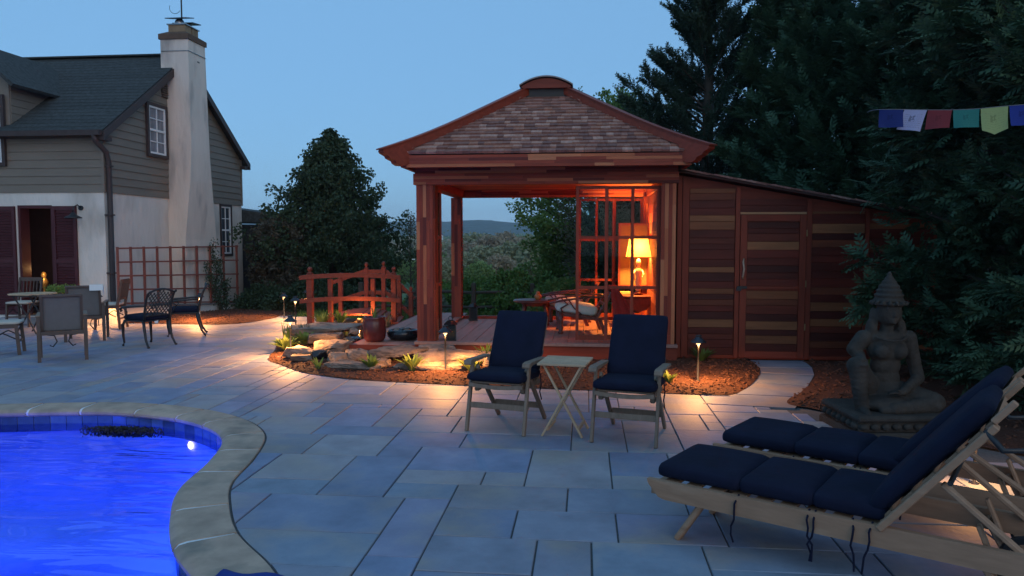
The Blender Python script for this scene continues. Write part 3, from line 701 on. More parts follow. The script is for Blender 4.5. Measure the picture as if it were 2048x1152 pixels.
# roof planes and shingles
RX0, RX1, RY0, RY1, RZ = -2.43, 1.32, EY0 + 0.0, EY1, 2.835
TX0, TX1, TY0, TY1, TZ = -0.93, -0.28, 11.50, 12.72, 3.86
roof = B(); roof.add([(RX0, RY0, RZ), (RX1, RY0, RZ), (RX1, RY1, RZ), (RX0, RY1, RZ), (TX0, TY0, TZ), (TX1, TY0, TZ), (TX1, TY1, TZ), (TX0, TY1, TZ)],
                     [(0, 1, 5, 4), (1, 2, 6, 5), (2, 3, 7, 6), (3, 0, 4, 7), (4, 5, 6, 7), (3, 2, 1, 0)])
roofo = roof.obj('roof', mat('roof_deck', (0.05, 0.03, 0.025), 0.9), pav)
def shingle_face(A, Bp, C, D, rows, front):
    """A,B eave corners, D,C top corners"""
    A, Bp, C, D = map(Vector, (A, Bp, C, D)); rnd = random.Random(17); nrm = (Bp - A).cross(D - A).normalized(); out = []
    for r in range(rows):
        t0, t1 = r / rows, min(1, (r + 1.55) / rows); L0, R0 = A.lerp(D, t0), Bp.lerp(C, t0); L1, R1 = A.lerp(D, t1), Bp.lerp(C, t1)
        wid = (R0 - L0).length; ex = (R0 - L0).normalized(); p = -rnd.uniform(0, 0.08)
        while p < wid:
            q = p + rnd.choice((0.085, 0.10, 0.12, 0.135, 0.15)); a, b = max(p, 0) + 0.0015, min(q, wid) - 0.0015; p = q
            if b - a < 0.015: continue
            up = (L1 - L0) - ex * (L1 - L0).dot(ex)
            base = 0.038 + rnd.uniform(-0.004, 0.006); slip = rnd.uniform(-0.006, 0.006)
            # clip the upper edge to the hips
            xl1 = (L1 - L0).dot(ex); xr1 = wid + (R1 - R0).dot(ex); ua, ub = max(a, min(xl1, b)), min(b, max(xr1, a))
            p0 = L0 + ex * a - up.normalized() * slip; p1 = L0 + ex * b - up.normalized() * slip; p2 = L0 + ex * ub + up; p3 = L0 + ex * ua + up
            vs = [p0 + nrm * 0.004, p1 + nrm * 0.004, p2 + nrm * 0.001, p3 + nrm * 0.001, p0 + nrm * base, p1 + nrm * base, p2 + nrm * 0.007, p3 + nrm * 0.007]
            out.append((vs, [(4, 5, 6, 7), (0, 1, 5, 4), (1, 2, 6, 5), (3, 0, 4, 7), (2, 3, 7, 6)]))
    if front:
        for vs, fs in out[:300]: B().add(vs, fs).obj('shingle', M_SHINGLE, roofo)
        rest = out[300:]
    else: rest = out
    return rest
rest = shingle_face((RX0, RY0, RZ), (RX1, RY0, RZ), (TX1, TY0, TZ), (TX0, TY0, TZ), 17, True)
for fc in (((RX1, RY0, RZ), (RX1, RY1, RZ), (TX1, TY1, TZ), (TX1, TY0, TZ)), ((RX0, RY1, RZ), (RX0, RY0, RZ), (TX0, TY0, TZ), (TX0, TY1, TZ)), ((RX1, RY1, RZ), (RX0, RY1, RZ), (TX0, TY1, TZ), (TX1, TY1, TZ))):
    rest += shingle_face(*fc, 17, False)
M_SHING2 = mat('cedar_shingle_mass', (0.31, 0.15, 0.112), 0.8, 0.35, 9, (1, 1, 1), 0.4, 40)
# colour of the joined upper shingles varies shingle by shingle
_m = M_SHING2.node_tree; _g = _m.nodes.new('ShaderNodeNewGeometry'); _r = _m.nodes.new('ShaderNodeMapRange'); _r.inputs[3].default_value = 0.7; _r.inputs[4].default_value = 1.45
_m.links.new(_g.outputs['Random Per Island'], _r.inputs[0])
_sc = [x for x in _m.nodes if x.type == 'VECT_MATH'][0]; _old = _sc.inputs['Scale'].links[0].from_socket
_mu = _m.nodes.new('ShaderNodeMath'); _mu.operation = 'MULTIPLY'; _m.links.new(_old, _mu.inputs[0]); _m.links.new(_r.outputs[0], _mu.inputs[1]); _m.links.new(_mu.outputs[0], _sc.inputs['Scale'])
sb = B()
for vs, fs in rest: sb.add(vs, fs)
o = sb.obj('upper_shingles', M_SHING2, roofo); o['kind'] = 'stuff'
# hip ridges with scrolled ends
def hip(cx, cyy, tx, ty, name='hip_ridge'):
    d = Vector((cx - tx, cyy - ty, 0)); Ld = d.length; d.normalize(); ext = Ld + 0.33
    sl = (TZ + 0.13 - (RZ + 0.10)) / Ld
    top = lambda s: TZ + 0.13 - sl * s + 0.10 * max(0, (s - Ld * 0.5) / (ext - Ld * 0.5)) ** 2
    pr = [(s, top(s)) for s in np.linspace(-0.05, ext, 10)]
    e = ext; zt = top(ext)
    scal = [(e + 0.012, zt - 0.025), (e - 0.005, zt - 0.05), (e - 0.05, zt - 0.07), (e - 0.08, zt - 0.082), (e - 0.095, zt - 0.11), (e - 0.15, zt - 0.13), (e - 0.18, zt - 0.14), (e - 0.195, zt - 0.17), (e - 0.25, zt - 0.195), (e - 0.33, zt - 0.195), (e - 0.40, zt - 0.165)]
    bot = [(s, top(s) - 0.115) for s in np.linspace(ext - 0.47, -0.05, 6)]
    poly = pr + scal + bot
    nrm = d.cross(Vector((0, 0, 1))).normalized(); th = 0.12
    M = Matrix((d, Vector((0, 0, 1)), nrm)).transposed().to_4x4(); M.translation = Vector((tx, ty, 0)) - nrm * th / 2
    b = B(); b.prism(poly, M, th); o = b.obj(name, cedar('x', 'plain'), pav)
    # cap board on top
    c = B(); n = 10; ss = np.linspace(-0.04, ext + 0.03, n); vs = []
    for s in ss:
        for off, dz in ((-0.078, 0.002), (-0.078, 0.020), (0.078, 0.020), (0.078, 0.002)): p = Vector((tx, ty, 0)) + d * s + nrm * off; vs.append((p.x, p.y, top(s) + dz))
    fs = [(i * 4 + j, i * 4 + (j + 1) % 4, (i + 1) * 4 + (j + 1) % 4, (i + 1) * 4 + j) for i in range(n - 1) for j in range(4)] + [(3, 2, 1, 0), tuple((n - 1) * 4 + j for j in range(4))]
    c.add(vs, fs); c.obj('hip_cap', cedar('x', 'plain'), o)
for (cx, tx) in ((RX0, TX0), (RX1, TX1)):
    for (cyy, ty) in ((RY0, TY0), (RY1, TY1)): hip(cx, cyy, tx, ty)
# louvred lantern with arched lid
B().bx(TX0 + 0.03, TX1 - 0.03, TY0 - 0.02, TY1 + 0.02, TZ - 0.06, TZ + 0.14).obj('vent_box', mat('vent_mesh', (0.07, 0.065, 0.06), 0.7, 0.1, 60, bump=0.2), pav)
def arch(x0, x1, y0, y1, z0, rise, th):
    n = 14; pts = [(x0 + (x1 - x0) * i / n, z0 + rise * (1 - (2 * i / n - 1) ** 2)) for i in range(n + 1)]
    return pts
mid = (TX0 + TX1) / 2; hw = 0.40
a = arch(mid - hw + 0.03, mid + hw - 0.03, 0, 0, TZ + 0.145, 0.115, 0); poly = a + [(mid + hw - 0.03, TZ + 0.115), (mid - hw + 0.03, TZ + 0.115)]
MX = Matrix(((1, 0, 0, 0), (0, 0, 1, 0), (0, 1, 0, 0), (0, 0, 0, 1))); MX = Matrix.Translation((0, TY0 - 0.10, 0)) @ MX
lid = B().prism(poly, MX, TY1 - TY0 + 0.2).obj('lantern_lid', cedar('x', 'plain'), pav)
a1 = arch(mid - hw, mid + hw, 0, 0, TZ + 0.146, 0.128, 0); a2 = [(x, z + 0.02) for x, z in a1][::-1]
MX2 = Matrix.Translation((0, TY0 - 0.14, 0)) @ Matrix(((1, 0, 0, 0), (0, 0, 1, 0), (0, 1, 0, 0), (0, 0, 0, 1)))
B().prism(a1 + a2, MX2, TY1 - TY0 + 0.28).obj('lid_sheet', mat('lead_sheet', (0.24, 0.20, 0.19), 0.5, 0.15, 8, metallic=0.4), lid, autos=True)
# floor, deck, sills
def boards(x0, x1, y0, y1, ztop, wdt, nm, parent, rnd=random.Random(4)):
    n = round((x1 - x0) / wdt); ww = (x1 - x0) / n
    for i in range(n):
        B().bx(x0 + i * ww + 0.003, x0 + (i + 1) * ww - 0.003, y0, y1, ztop - 0.03, ztop + rnd.uniform(-0.001, 0.001), ch=0.003).obj(nm, M_DECK, parent)
B().bx(X0 + 0.0, X1, Y0 + 0.02, Y1, 0.02, FZ - 0.032).obj('floor_joists', M_BARK, pav)
boards(X0 + 0.11, X1 - 0.13, Y0 + 0.03, Y1 - 0.03, FZ, 0.22, 'floor_board', pav)
B().bx(X0 - 0.03, X1 + 0.04, Y0 - 0.10, Y0 + 0.026, FZ - 0.012, FZ + 0.03, ch=0.005).obj('front_sill', M_DECK, pav)
B().bx(X0 - 0.02, X0 + 0.105, Y0 + 0.028, Y1, FZ - 0.01, FZ + 0.045, ch=0.005).obj('side_sill', M_DECK, pav)
B().bx(X0 + 0.108, X1, Y1 - 0.028, Y1 + 0.06, FZ - 0.01, FZ + 0.05, ch=0.005).obj('rear_sill', cedar('x', 'plain'), pav)
B().bx(X0 - 0.02, X1 + 0.03, Y0 - 0.065, Y0 + 0.018, -0.02, FZ - 0.0135).obj('base_skirt', cedar('x', 'plain'), pav)
deck = thing('side_deck', 'low cedar deck beside the pavilion carrying the red pot', 'deck', (-2.9, 12.4, 0), world=True)
boards(-3.33, X0 - 0.035, Y0 + 0.03, 15.2, 0.205, 0.24, 'deck_board', deck)
B().bx(-3.34, X0 - 0.04, Y0 - 0.012, Y0 + 0.026, -0.02, 0.200).obj('front_skirt', cedar('x', 'plain'), deck)
B().bx(-3.365, -3.335, Y0 - 0.012, 15.2, -0.02, 0.200).obj('side_skirt', cedar('y', 'plain'), deck)
# ================================================================ SHED
shed = thing('cedar_shed', 'lean-to cedar shed of horizontal mixed planks beside the pavilion', 'shed', (2.9, 11.6, 0), world=True)
SY = 10.70
rz = lambda x: 2.625 - 0.186 * (x - 1.30)
body = B(); body.prism([(1.27, 0.03), (4.75, 0.03), (4.75, rz(4.75) - 0.02), (1.27, rz(1.27) - 0.02)], Matrix.Translation((0, SY + 0.03, 0)) @ Matrix(((1, 0, 0, 0), (0, 0, 1, 0), (0, 1, 0, 0), (0, 0, 0, 1))), 2.4)
body.obj('shed_wall', cedar('x', 'plain'), shed)
rnd = random.Random(12)
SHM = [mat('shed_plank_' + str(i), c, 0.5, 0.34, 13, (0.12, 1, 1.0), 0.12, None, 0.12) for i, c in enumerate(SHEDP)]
def planks(parent, x0, x1, z0, ztop_fn, y, seq, slant=False):
    z = z0; i = 0
    while True:
        h = rnd.uniform(0.075, 0.135); zt = min(ztop_fn(x0), ztop_fn(x1))
        za, zb = z, z + h - 0.004
        if za > zt - 0.02: break
        zb = min(zb, zt)
        B().bx(x0 + 0.002, x1 - 0.002, y - 0.02 - rnd.uniform(0, 0.004), y, za, zb, ch=0.002).obj('plank', SHM[seq[i % len(seq)]], parent); z += h; i += 1
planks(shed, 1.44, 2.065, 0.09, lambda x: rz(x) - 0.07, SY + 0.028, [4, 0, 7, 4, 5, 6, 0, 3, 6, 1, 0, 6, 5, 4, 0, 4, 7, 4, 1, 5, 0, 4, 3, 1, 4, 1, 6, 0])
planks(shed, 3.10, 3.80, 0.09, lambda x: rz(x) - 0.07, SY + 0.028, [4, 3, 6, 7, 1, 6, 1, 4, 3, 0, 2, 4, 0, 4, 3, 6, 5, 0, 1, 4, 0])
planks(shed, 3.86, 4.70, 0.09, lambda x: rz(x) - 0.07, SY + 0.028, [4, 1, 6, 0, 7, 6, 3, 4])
def vpost(x0, x1, z0=0.05, z1=None, nm='post', y0=None): B().prism([(x0, z0), (x1, z0), (x1, (z1 or rz(x1)) - (0 if z1 else 0.045)), (x0, (z1 or rz(x0)) - (0 if z1 else 0.045))], Matrix.Translation((0, (y0 or SY - 0.012), 0)) @ Matrix(((1, 0, 0, 0), (0, 0, 1, 0), (0, 1, 0, 0), (0, 0, 0, 1))), 0.045).obj(nm, cedar('z', 'plain'), shed)
for a, b in ((1.275, 1.335), (1.345, 1.435), (2.07, 2.128), (3.025, 3.095), (3.805, 3.855)): vpost(a, b)
for a, b in ((1.44, 2.065), (3.10, 3.80)):
    B().bx(a, b, SY - 0.005, SY + 0.02, 0.045, 0.088).obj('bottom_rail', cedar('x', 'plain'), shed)
# transom and door
B().bx(2.132, 3.021, SY - 0.012, SY + 0.028, 2.055, 2.085).obj('lintel', mat('lintel_wood', (0.55, 0.26, 0.12), 0.5, 0.2, 16, (0.1, 1, 1)), shed)
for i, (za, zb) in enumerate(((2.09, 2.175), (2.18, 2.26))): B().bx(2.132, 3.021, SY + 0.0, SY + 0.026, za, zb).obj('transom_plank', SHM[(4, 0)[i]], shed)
door = B().bx(2.135, 3.018, SY + 0.0, SY + 0.028, 0.06, 2.05).obj('door', cedar('z', 'plain'), shed)
for a, b in ((2.137, 2.225), (2.93, 3.016)): B().bx(a, b, SY - 0.03, SY - 0.001, 0.062, 2.048).obj('door_stile', cedar('z', 'plain'), door)
for a, b in ((0.062, 0.15), (1.96, 2.048), (1.02, 1.06)): B().bx(2.227, 2.928, SY - 0.027, SY - 0.001, a, b).obj('door_rail', cedar('x', 'plain'), door)
def dplanks(z0, z1, seq):
    z = z0; i = 0
    while z < z1 - 0.02:
        h = rnd.uniform(0.07, 0.12); B().bx(2.229, 2.926, SY - 0.018 - rnd.uniform(0, 0.003), SY - 0.001, z, min(z + h - 0.004, z1), ch=0.002).obj('door_plank', SHM[seq[i % len(seq)]], door); z += h; i += 1
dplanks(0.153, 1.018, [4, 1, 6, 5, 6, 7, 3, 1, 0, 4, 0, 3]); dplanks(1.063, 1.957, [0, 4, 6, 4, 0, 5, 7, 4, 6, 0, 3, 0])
hb = B().tube([(2.18, SY - 0.035, 1.16), (2.165, SY - 0.07, 1.19), (2.18, SY - 0.085, 1.30), (2.17, SY - 0.07, 1.40), (2.185, SY - 0.035, 1.44)], [0.011, 0.013, 0.014, 0.013, 0.010], 8)
hb.obj('door_handle', mat('driftwood', (0.55, 0.38, 0.26), 0.6, 0.2, 30), door, True)
B().bx(2.10, 2.23, SY - 0.055, SY - 0.034, 1.025, 1.062).bx(2.085, 2.15, SY - 0.075, SY - 0.056, 0.995, 1.04).obj('door_latch', M_IRON, door)
for z in (0.45, 1.05, 1.75): B().bx(3.015, 3.03, SY - 0.04, SY - 0.013, z, z + 0.09).obj('door_hinge', mat('brass', (0.4, 0.27, 0.14), 0.4, metallic=0.8), door)
# shed roof: slab with shakes along the edge
rs = B(); A_ = Vector((1.24, SY - 0.16, rz(1.24) + 0.0)); Bq = Vector((4.95, SY - 0.16, rz(4.95)))
rs.beam((1.27, SY + 1.1, rz(1.27) + 0.015), (4.95, SY + 1.1, rz(4.95) + 0.015), 2.55, 0.03); sro = rs.obj('shed_roof', mat('roof_edge', (0.07, 0.035, 0.028), 0.8), shed)
for j in range(24):
    x = 4.86 - j * 0.155
    for k in range(12):
        y = SY - 0.19 + k * 0.22 + rnd.uniform(-0.01, 0.01)
        p0 = Vector((x + 0.22, y + 0.1, rz(x + 0.22) + 0.038)); p1 = Vector((x - 0.02, y + 0.1, rz(x - 0.02) + 0.036 + 0.012))
        B().beam(p0, p1, 0.2, 0.016 + rnd.uniform(0, 0.008)).obj('shake', M_SHINGLE, sro)
# ================================================================ PAVILION CONTENTS
def table_lamp():
    t = thing('table_lamp', 'lit table lamp with cream square shade and pale figure base', 'lamp', (0.90, 12.95, 0.765))
    M_SH = bpy.data.materials.new('lit_lampshade'); M_SH.use_nodes = True; n = M_SH.node_tree.nodes; b = n['Principled BSDF']
    b.inputs['Base Color'].default_value = (0.30, 0.16, 0.05, 1); b.inputs['Emission Color'].default_value = (1.0, 0.56, 0.11, 1); b.inputs['Emission Strength'].default_value = 0.55; b.inputs['Roughness'].default_value = 0.9
    tl_ = n.new('ShaderNodeBsdfTranslucent'); tl_.inputs[0].default_value = (0.45, 0.27, 0.10, 1); mx_ = n.new('ShaderNodeMixShader'); mx_.inputs[0].default_value = 0.28; lk_ = M_SH.node_tree.links; lk_.new(b.outputs[0], mx_.inputs[1]); lk_.new(tl_.outputs[0], mx_.inputs[2]); lk_.new(mx_.outputs[0], n['Material Output'].inputs['Surface'])
    s = B(); z0, z1, a, c = 0.645, 0.975, 0.205, 0.145; th = 0.004
    vs = []
    for (h, z) in ((a, z0), (c, z1)):
        vs += [(-h, -h, z), (h, -h, z), (h, h, z), (-h, h, z)]
    s.add(vs, [(0, 1, 5, 4), (1, 2, 6, 5), (2, 3, 7, 6), (3, 0, 4, 7)]); s.obj('lamp_shade', M_SH, t)
    tr = B()
    for (h, z) in ((a, z0), (c, z1)):
        for p, q in (((-h, -h), (h, -h)), ((h, -h), (h, h)), ((h, h), (-h, h)), ((-h, h), (-h, -h))): tr.beam((*p, z), (*q, z), 0.012, 0.014)
    for sx, sy in ((-1, -1), (1, -1), (1, 1), (-1, 1)): tr.beam((sx * a, sy * a, z0), (sx * c, sy * c, z1), 0.008, 0.008)
    tr.obj('shade_trim', mat('gold_trim', (0.65, 0.4, 0.14), 0.5), t)
    B().lathe([(0.05, 0), (0.075, 0.005), (0.075, 0.03), (0.05, 0.05), (0.035, 0.06)], 14).obj('lamp_foot', M_CARVED, t, True)
    f = B().lathe([(0.03, 0.06), (0.05, 0.10), (0.045, 0.17), (0.055, 0.24), (0.04, 0.30), (0.06, 0.38), (0.062, 0.43), (0.03, 0.47), (0.022, 0.49), (0.038, 0.52), (0.042, 0.56), (0.025, 0.60), (0.012, 0.615)], 14, sx=1.0, sy=0.8)
    f.tube([(0.055, -0.01, 0.42), (0.085, -0.03, 0.35), (0.05, -0.06, 0.30)], [0.018, 0.015, 0.012], 7).tube([(-0.055, -0.01, 0.42), (-0.08, -0.02, 0.34), (-0.07, -0.03, 0.25)], [0.018, 0.015, 0.012], 7)
    f.obj('figure_stem', mat('gilt_figure', (0.75, 0.6, 0.36), 0.5, 0.2, 30), t, True)
    light('lamp_bulb', 'POINT', (0, 0, 0.80), 340, (1.0, 0.34, 0.07), t, 0.05)
table_lamp()
def cabinet():
    t = thing('carved_cabinet', 'carved bow-legged rosewood side cabinet under the table lamp', 'cabinet', (0.90, 12.95, FZ))
    B().bx(-0.30, 0.30, -0.21, 0.21, 0.485, 0.522, ch=0.008).obj('cabinet_top', M_CARVED, t)
    B().bx(-0.26, 0.26, -0.18, 0.18, 0.36, 0.484, ch=0.006).obj('drawer_box', M_CARVED, t)
    B().bx(-0.22, 0.22, -0.195, -0.181, 0.375, 0.465, ch=0.004).obj('drawer_front', M_CARVED, t)
    for sx in (-1, 1):
        for sy in (-1, 1):
            B().tube([(sx * 0.23, sy * 0.15, 0.37), (sx * 0.29, sy * 0.19, 0.29), (sx * 0.27, sy * 0.18, 0.16), (sx * 0.21, sy * 0.14, 0.06), (sx * 0.24, sy * 0.16, 0.0)], [0.05, 0.055, 0.038, 0.026, 0.036], 8).obj('leg', M_CARVED, t, True)
    # stepped apron
    B().add([(-0.2, -0.17, 0.36), (0.2, -0.17, 0.36), (0.13, -0.17, 0.28), (0, -0.17, 0.24), (-0.13, -0.17, 0.28), (-0.2, -0.15, 0.36), (0.2, -0.15, 0.36), (0.13, -0.15, 0.28), (0, -0.15, 0.24), (-0.13, -0.15, 0.28)], [(0, 4, 3, 2, 1), (5, 6, 7, 8, 9), (0, 5, 9, 4), (4, 9, 8, 3), (3, 8, 7, 2), (2, 7, 6, 1)]).obj('apron', M_CARVED, t)
cabinet()
t = thing('leaning_panel', 'dark framed panel hanging behind the table lamp', 'picture', (0.86, 13.52, 0.9), world=True)
B().bx(0.60, 1.10, 13.50, 13.53, 0.88, 1.98).obj('panel_board', mat('olive_board', (0.17, 0.12, 0.05), 0.7), t)
for a in ((0.58, 0.62, 0.86, 2.0), (1.08, 1.12, 0.86, 2.0)): B().bx(a[0], a[1], 13.48, 13.54, a[2], a[3]).obj('panel_frame', M_CARVED, t)
for z in (0.86, 1.96): B().bx(0.621, 1.079, 13.481, 13.539, z, z + 0.04).obj('panel_frame', M_CARVED, t)
o = B().bx(0.53, 0.80, 13.28, 13.32, FZ + 0.002, 0.80, ch=0.006).obj('cream_screen', mat('cream_screen', (0.72, 0.48, 0.20), 0.8, 0.06), None); tag(o, 'plain cream board standing beside the carved cabinet', 'board')
def lounge_chair(label, loc, rz_):
    t = thing('plantation_chair', label, 'armchair', loc, rz_, 'plantation chairs inside the pavilion'); t.scale = (1, 1, 0.8)      # faces local -x
    for sy in (-0.28, 0.28):
        B().beam((-0.36, sy, 0.40), (0.30, sy, 0.28), 0.045, 0.07, ch=0.006).obj('seat_rail', M_CARVED, t)
        B().lathe([(0.032, 0), (0.045, 0.03), (0.03, 0.06), (0.045, 0.12), (0.03, 0.17), (0.042, 0.24), (0.04, 0.42)], 10, (-0.33, sy, 0)).obj('leg', M_CARVED, t, True)
        B().beam((0.27, sy, 0.30), (0.36, sy, 0.0), 0.045, 0.06).obj('leg', M_CARVED, t)
        B().tube([(-0.50, sy * 1.06, 0.60), (-0.30, sy * 1.06, 0.655), (0.0, sy * 1.06, 0.70), (0.32, sy * 1.02, 0.72), (0.44, sy, 0.71)], [0.018, 0.021, 0.020, 0.018, 0.017], 8).obj('arm', M_CARVED, t, True)
        B().tube([(-0.30, sy, 0.42), (-0.33, sy * 1.05, 0.50), (-0.22, sy * 1.06, 0.58), (-0.28, sy * 1.06, 0.645)], [0.014, 0.016, 0.014, 0.013], 8).obj('arm_support', M_CARVED, t, True)
        B().tube([(-0.20, sy * 1.05, 0.65), (-0.12, sy, 0.50), (0.0, sy, 0.37)], 0.012, 8).obj('arm_brace', M_CARVED, t, True)
        B().beam((0.22, sy, 0.30), (0.52, sy, 0.90), 0.045, 0.055, (0, 1, 0), ch=0.006).obj('back_post', M_CARVED, t)
    for i in range(7):
        x = -0.34 + i * 0.1; B().bx(x, x + 0.07, -0.26, 0.26, 0.41 - 0.018 * i, 0.425 - 0.018 * i).obj('seat_slat', M_CARVED, t)
    for i in range(6):
        f = (i + 0.7) / 6; B().box((0.22 + 0.30 * f, 0, 0.30 + 0.60 * f), (0.02, 0.52, 0.07), ch=0.004).obj('back_slat', M_CARVED, t)
    M = Matrix.Translation((-0.07, 0, 0.48)) @ Matrix.Rotation(R(10), 4, 'Y')
    B().pillow((0, 0, 0), (0.64, 0.53, 0.20), 0.06, 0.02, 8, M).obj('seat_cushion', M_CUSH, t, True)
    return t
lounge_chair('rosewood armchair with white cushion nearer the glass doors, red throw on its back', (-0.08, 11.95, FZ), R(6))
lounge_chair('rosewood armchair with white cushion at the back of the pavilion', (-0.30, 13.05, FZ), R(-4))
def throw():
    V = []; F = []; nu, nv = 12, 18
    for j in range(nv + 1):
        s = j / nv
        for i in range(nu + 1):
            u = i / nu; fold = 0.016 * math.sin(u * 15 + s * 2) * min(1, s * 2)
            if s < 0.25: k = s / 0.25; x, y, z = 0.44 + 0.12 * u, 0.10 - 0.41 * k, 0.90 + 0.035 * math.sin(k * math.pi) - 0.02 * k     # over the top rail
            else: k = (s - 0.25) / 0.75; x, y, z = 0.44 + 0.12 * u + k * (0.04 + 0.24 * u), -0.315 - 0.03 * k + fold, 0.88 - 0.62 * k * (0.93 + 0.07 * math.sin(u * 5))
            V.append((x, y, z))
    for j in range(nv):
        for i in range(nu): F.append((j * (nu + 1) + i, j * (nu + 1) + i + 1, (j + 1) * (nu + 1) + i + 1, (j + 1) * (nu + 1) + i))
    o = put('throw_blanket', np_mesh('throw', V, F), M_THROW, None, True); o.location = (-0.08, 11.95, FZ); o.rotation_euler = (0, 0, R(6)); o.scale = (1, 1, 0.8); md = o.modifiers.new('s', 'SOLIDIFY'); md.thickness = 0.012
    tag(o, 'red throw draped over the back of the rosewood armchair', 'throw')
throw()
t = thing('coffee_table', 'low oval rosewood coffee table inside the pavilion', 'table', (-0.85, 12.75, FZ))
B().lathe([(0.0, 0.40), (0.36, 0.40), (0.38, 0.415), (0.38, 0.43), (0.36, 0.445), (0, 0.446)], 28, sx=1.0, sy=0.8).obj('table_top', M_CARVED, t)
B().lathe([(0.22, 0.34), (0.26, 0.40)], 20, sx=1, sy=0.8).obj('apron', M_CARVED, t)
for i in range(4):
    a = R(45 + 90 * i); B().tube([(0.24 * math.cos(a), 0.2 * math.sin(a), 0.37), (0.28 * math.cos(a), 0.23 * math.sin(a), 0.22), (0.22 * math.cos(a), 0.18 * math.sin(a), 0.08), (0.27 * math.cos(a), 0.22 * math.sin(a), 0.0)], [0.034, 0.03, 0.02, 0.026], 8).obj('leg', M_CARVED, t, True)
t = thing('ginger_jar', 'small orange jar standing on the coffee table', 'jar', (-0.80, 12.70, FZ + 0.446))
B().lathe([(0.04, 0), (0.06, 0.03), (0.062, 0.07), (0.04, 0.10), (0.03, 0.11)], 14).obj('jar_body', mat('orange_glaze', (0.55, 0.2, 0.07), 0.3), t, True); B().lathe([(0.034, 0.11), (0.036, 0.125), (0.01, 0.14)], 12).obj('lid', mat('orange_glaze', None), t, True)
def lantern(loc, label):
    t = thing('floor_lantern', label, 'lantern', loc, R(15))
    B().bx(-0.075, 0.075, -0.075, 0.075, 0, 0.025, ch=0.004).obj('base', M_IRON, t)
    for sx in (-1, 1):
        for sy in (-1, 1): B().bx(sx * 0.065 - 0.008, sx * 0.065 + 0.008, sy * 0.065 - 0.008, sy * 0.065 + 0.008, 0.025, 0.24).obj('corner_post', M_IRON, t)
    B().lathe([(0.095, 0.24), (0.10, 0.25), (0.05, 0.30), (0.02, 0.315)], 4).obj('roof', M_IRON, t)
    B().tube([(0.03 * math.cos(a), 0, 0.335 + 0.03 * math.sin(a)) for a in np.linspace(0, 6.28, 13)], 0.005, 6).obj('ring', M_IRON, t)
    B().bx(-0.06, 0.06, -0.06, 0.06, 0.026, 0.238).obj('pane', mat('smoked_glass', (0.02, 0.03, 0.035), 0.1), t)
lantern((-1.93, 10.62, FZ), 'black iron lantern standing beside the front left pillar')
lantern((-2.03, 13.45, FZ), 'black iron lantern standing by the rear pillar')
# ================================================================ DECK POTS
def pot(name, label, loc, s, plant):
    t = thing(name, label, 'pot', loc)
    B().lathe([(0.0, 0), (0.13 * s, 0), (0.165 * s, 0.05 * s), (0.18 * s, 0.16 * s), (0.178 * s, 0.30 * s), (0.165 * s, 0.36 * s), (0.175 * s, 0.385 * s), (0.15 * s, 0.385 * s), (0.14 * s, 0.34 * s), (0, 0.335 * s)], 28).obj('pot_body', M_POT, t, True)
    return t
pot('glazed_pot', 'tall oxblood glazed pot at the front corner of the deck', (-3.10, 10.78, 0.205), 0.95, 0)
pot('planter_pot', 'oxblood planter with pale green mound beside the pavilion', (-3.05, 14.35, 0.205), 1.1, 1)
t = thing('fire_bowl', 'low black stone bowl on the deck beside the red pot', 'bowl', (-2.72, 11.0, 0.205), R(8))
B().lathe([(0.0, 0), (0.17, 0), (0.225, 0.05), (0.235, 0.11), (0.21, 0.15), (0.18, 0.155), (0.17, 0.13), (0.0, 0.125)], 28, sx=1.05, sy=0.9).obj('bowl', M_BLACK, t, True)
for i in range(7):
    a = i * 0.9; r_ = 0.10 if i else 0; B().lathe([(0, 0.12), (0.05, 0.13), (0.055, 0.15), (0.03, 0.172), (0, 0.175)], 8, (r_ * math.cos(a), r_ * 0.8 * math.sin(a), 0)).obj('pebble', M_BLACK if i % 2 else M_ROCK, t, True)
b = B()
for k in range(5): b.tube([(0.22 + 0.03 * k, -0.05 + 0.02 * k, 0.006), (0.28 + 0.02 * k, 0.03 * (k - 2), 0.03), (0.33 + 0.015 * k, 0.04 * (k - 2), 0.01)], 0.004, 5)
b.obj('twigs', M_BARK, t)
# ================================================================ FARMHOUSE
HX, HY, HB, HL = -9.86, 14.62, 20.82, -16.5
EZ, RYc, RZc = 3.98, 17.70, 6.06
house = thing('farmhouse', 'old white stucco farmhouse with taupe siding above and tall chimney', 'house', (-13, 17.7, 0), world=True)
SBZ = 2.70
def rake(y): return EZ + (RZc - EZ) * (1 - abs(y - RYc) / (RYc - HY))
YZ = lambda x: Matrix.Translation((x, 0, 0)) @ Matrix(((0, 0, 1, 0), (1, 0, 0, 0), (0, 1, 0, 0), (0, 0, 0, 1)))   # local (a,b) -> world (y,z), extrude +x
XZ = lambda y: Matrix.Translation((0, y, 0)) @ Matrix(((1, 0, 0, 0), (0, 0, 1, 0), (0, 1, 0, 0), (0, 0, 0, 1)))
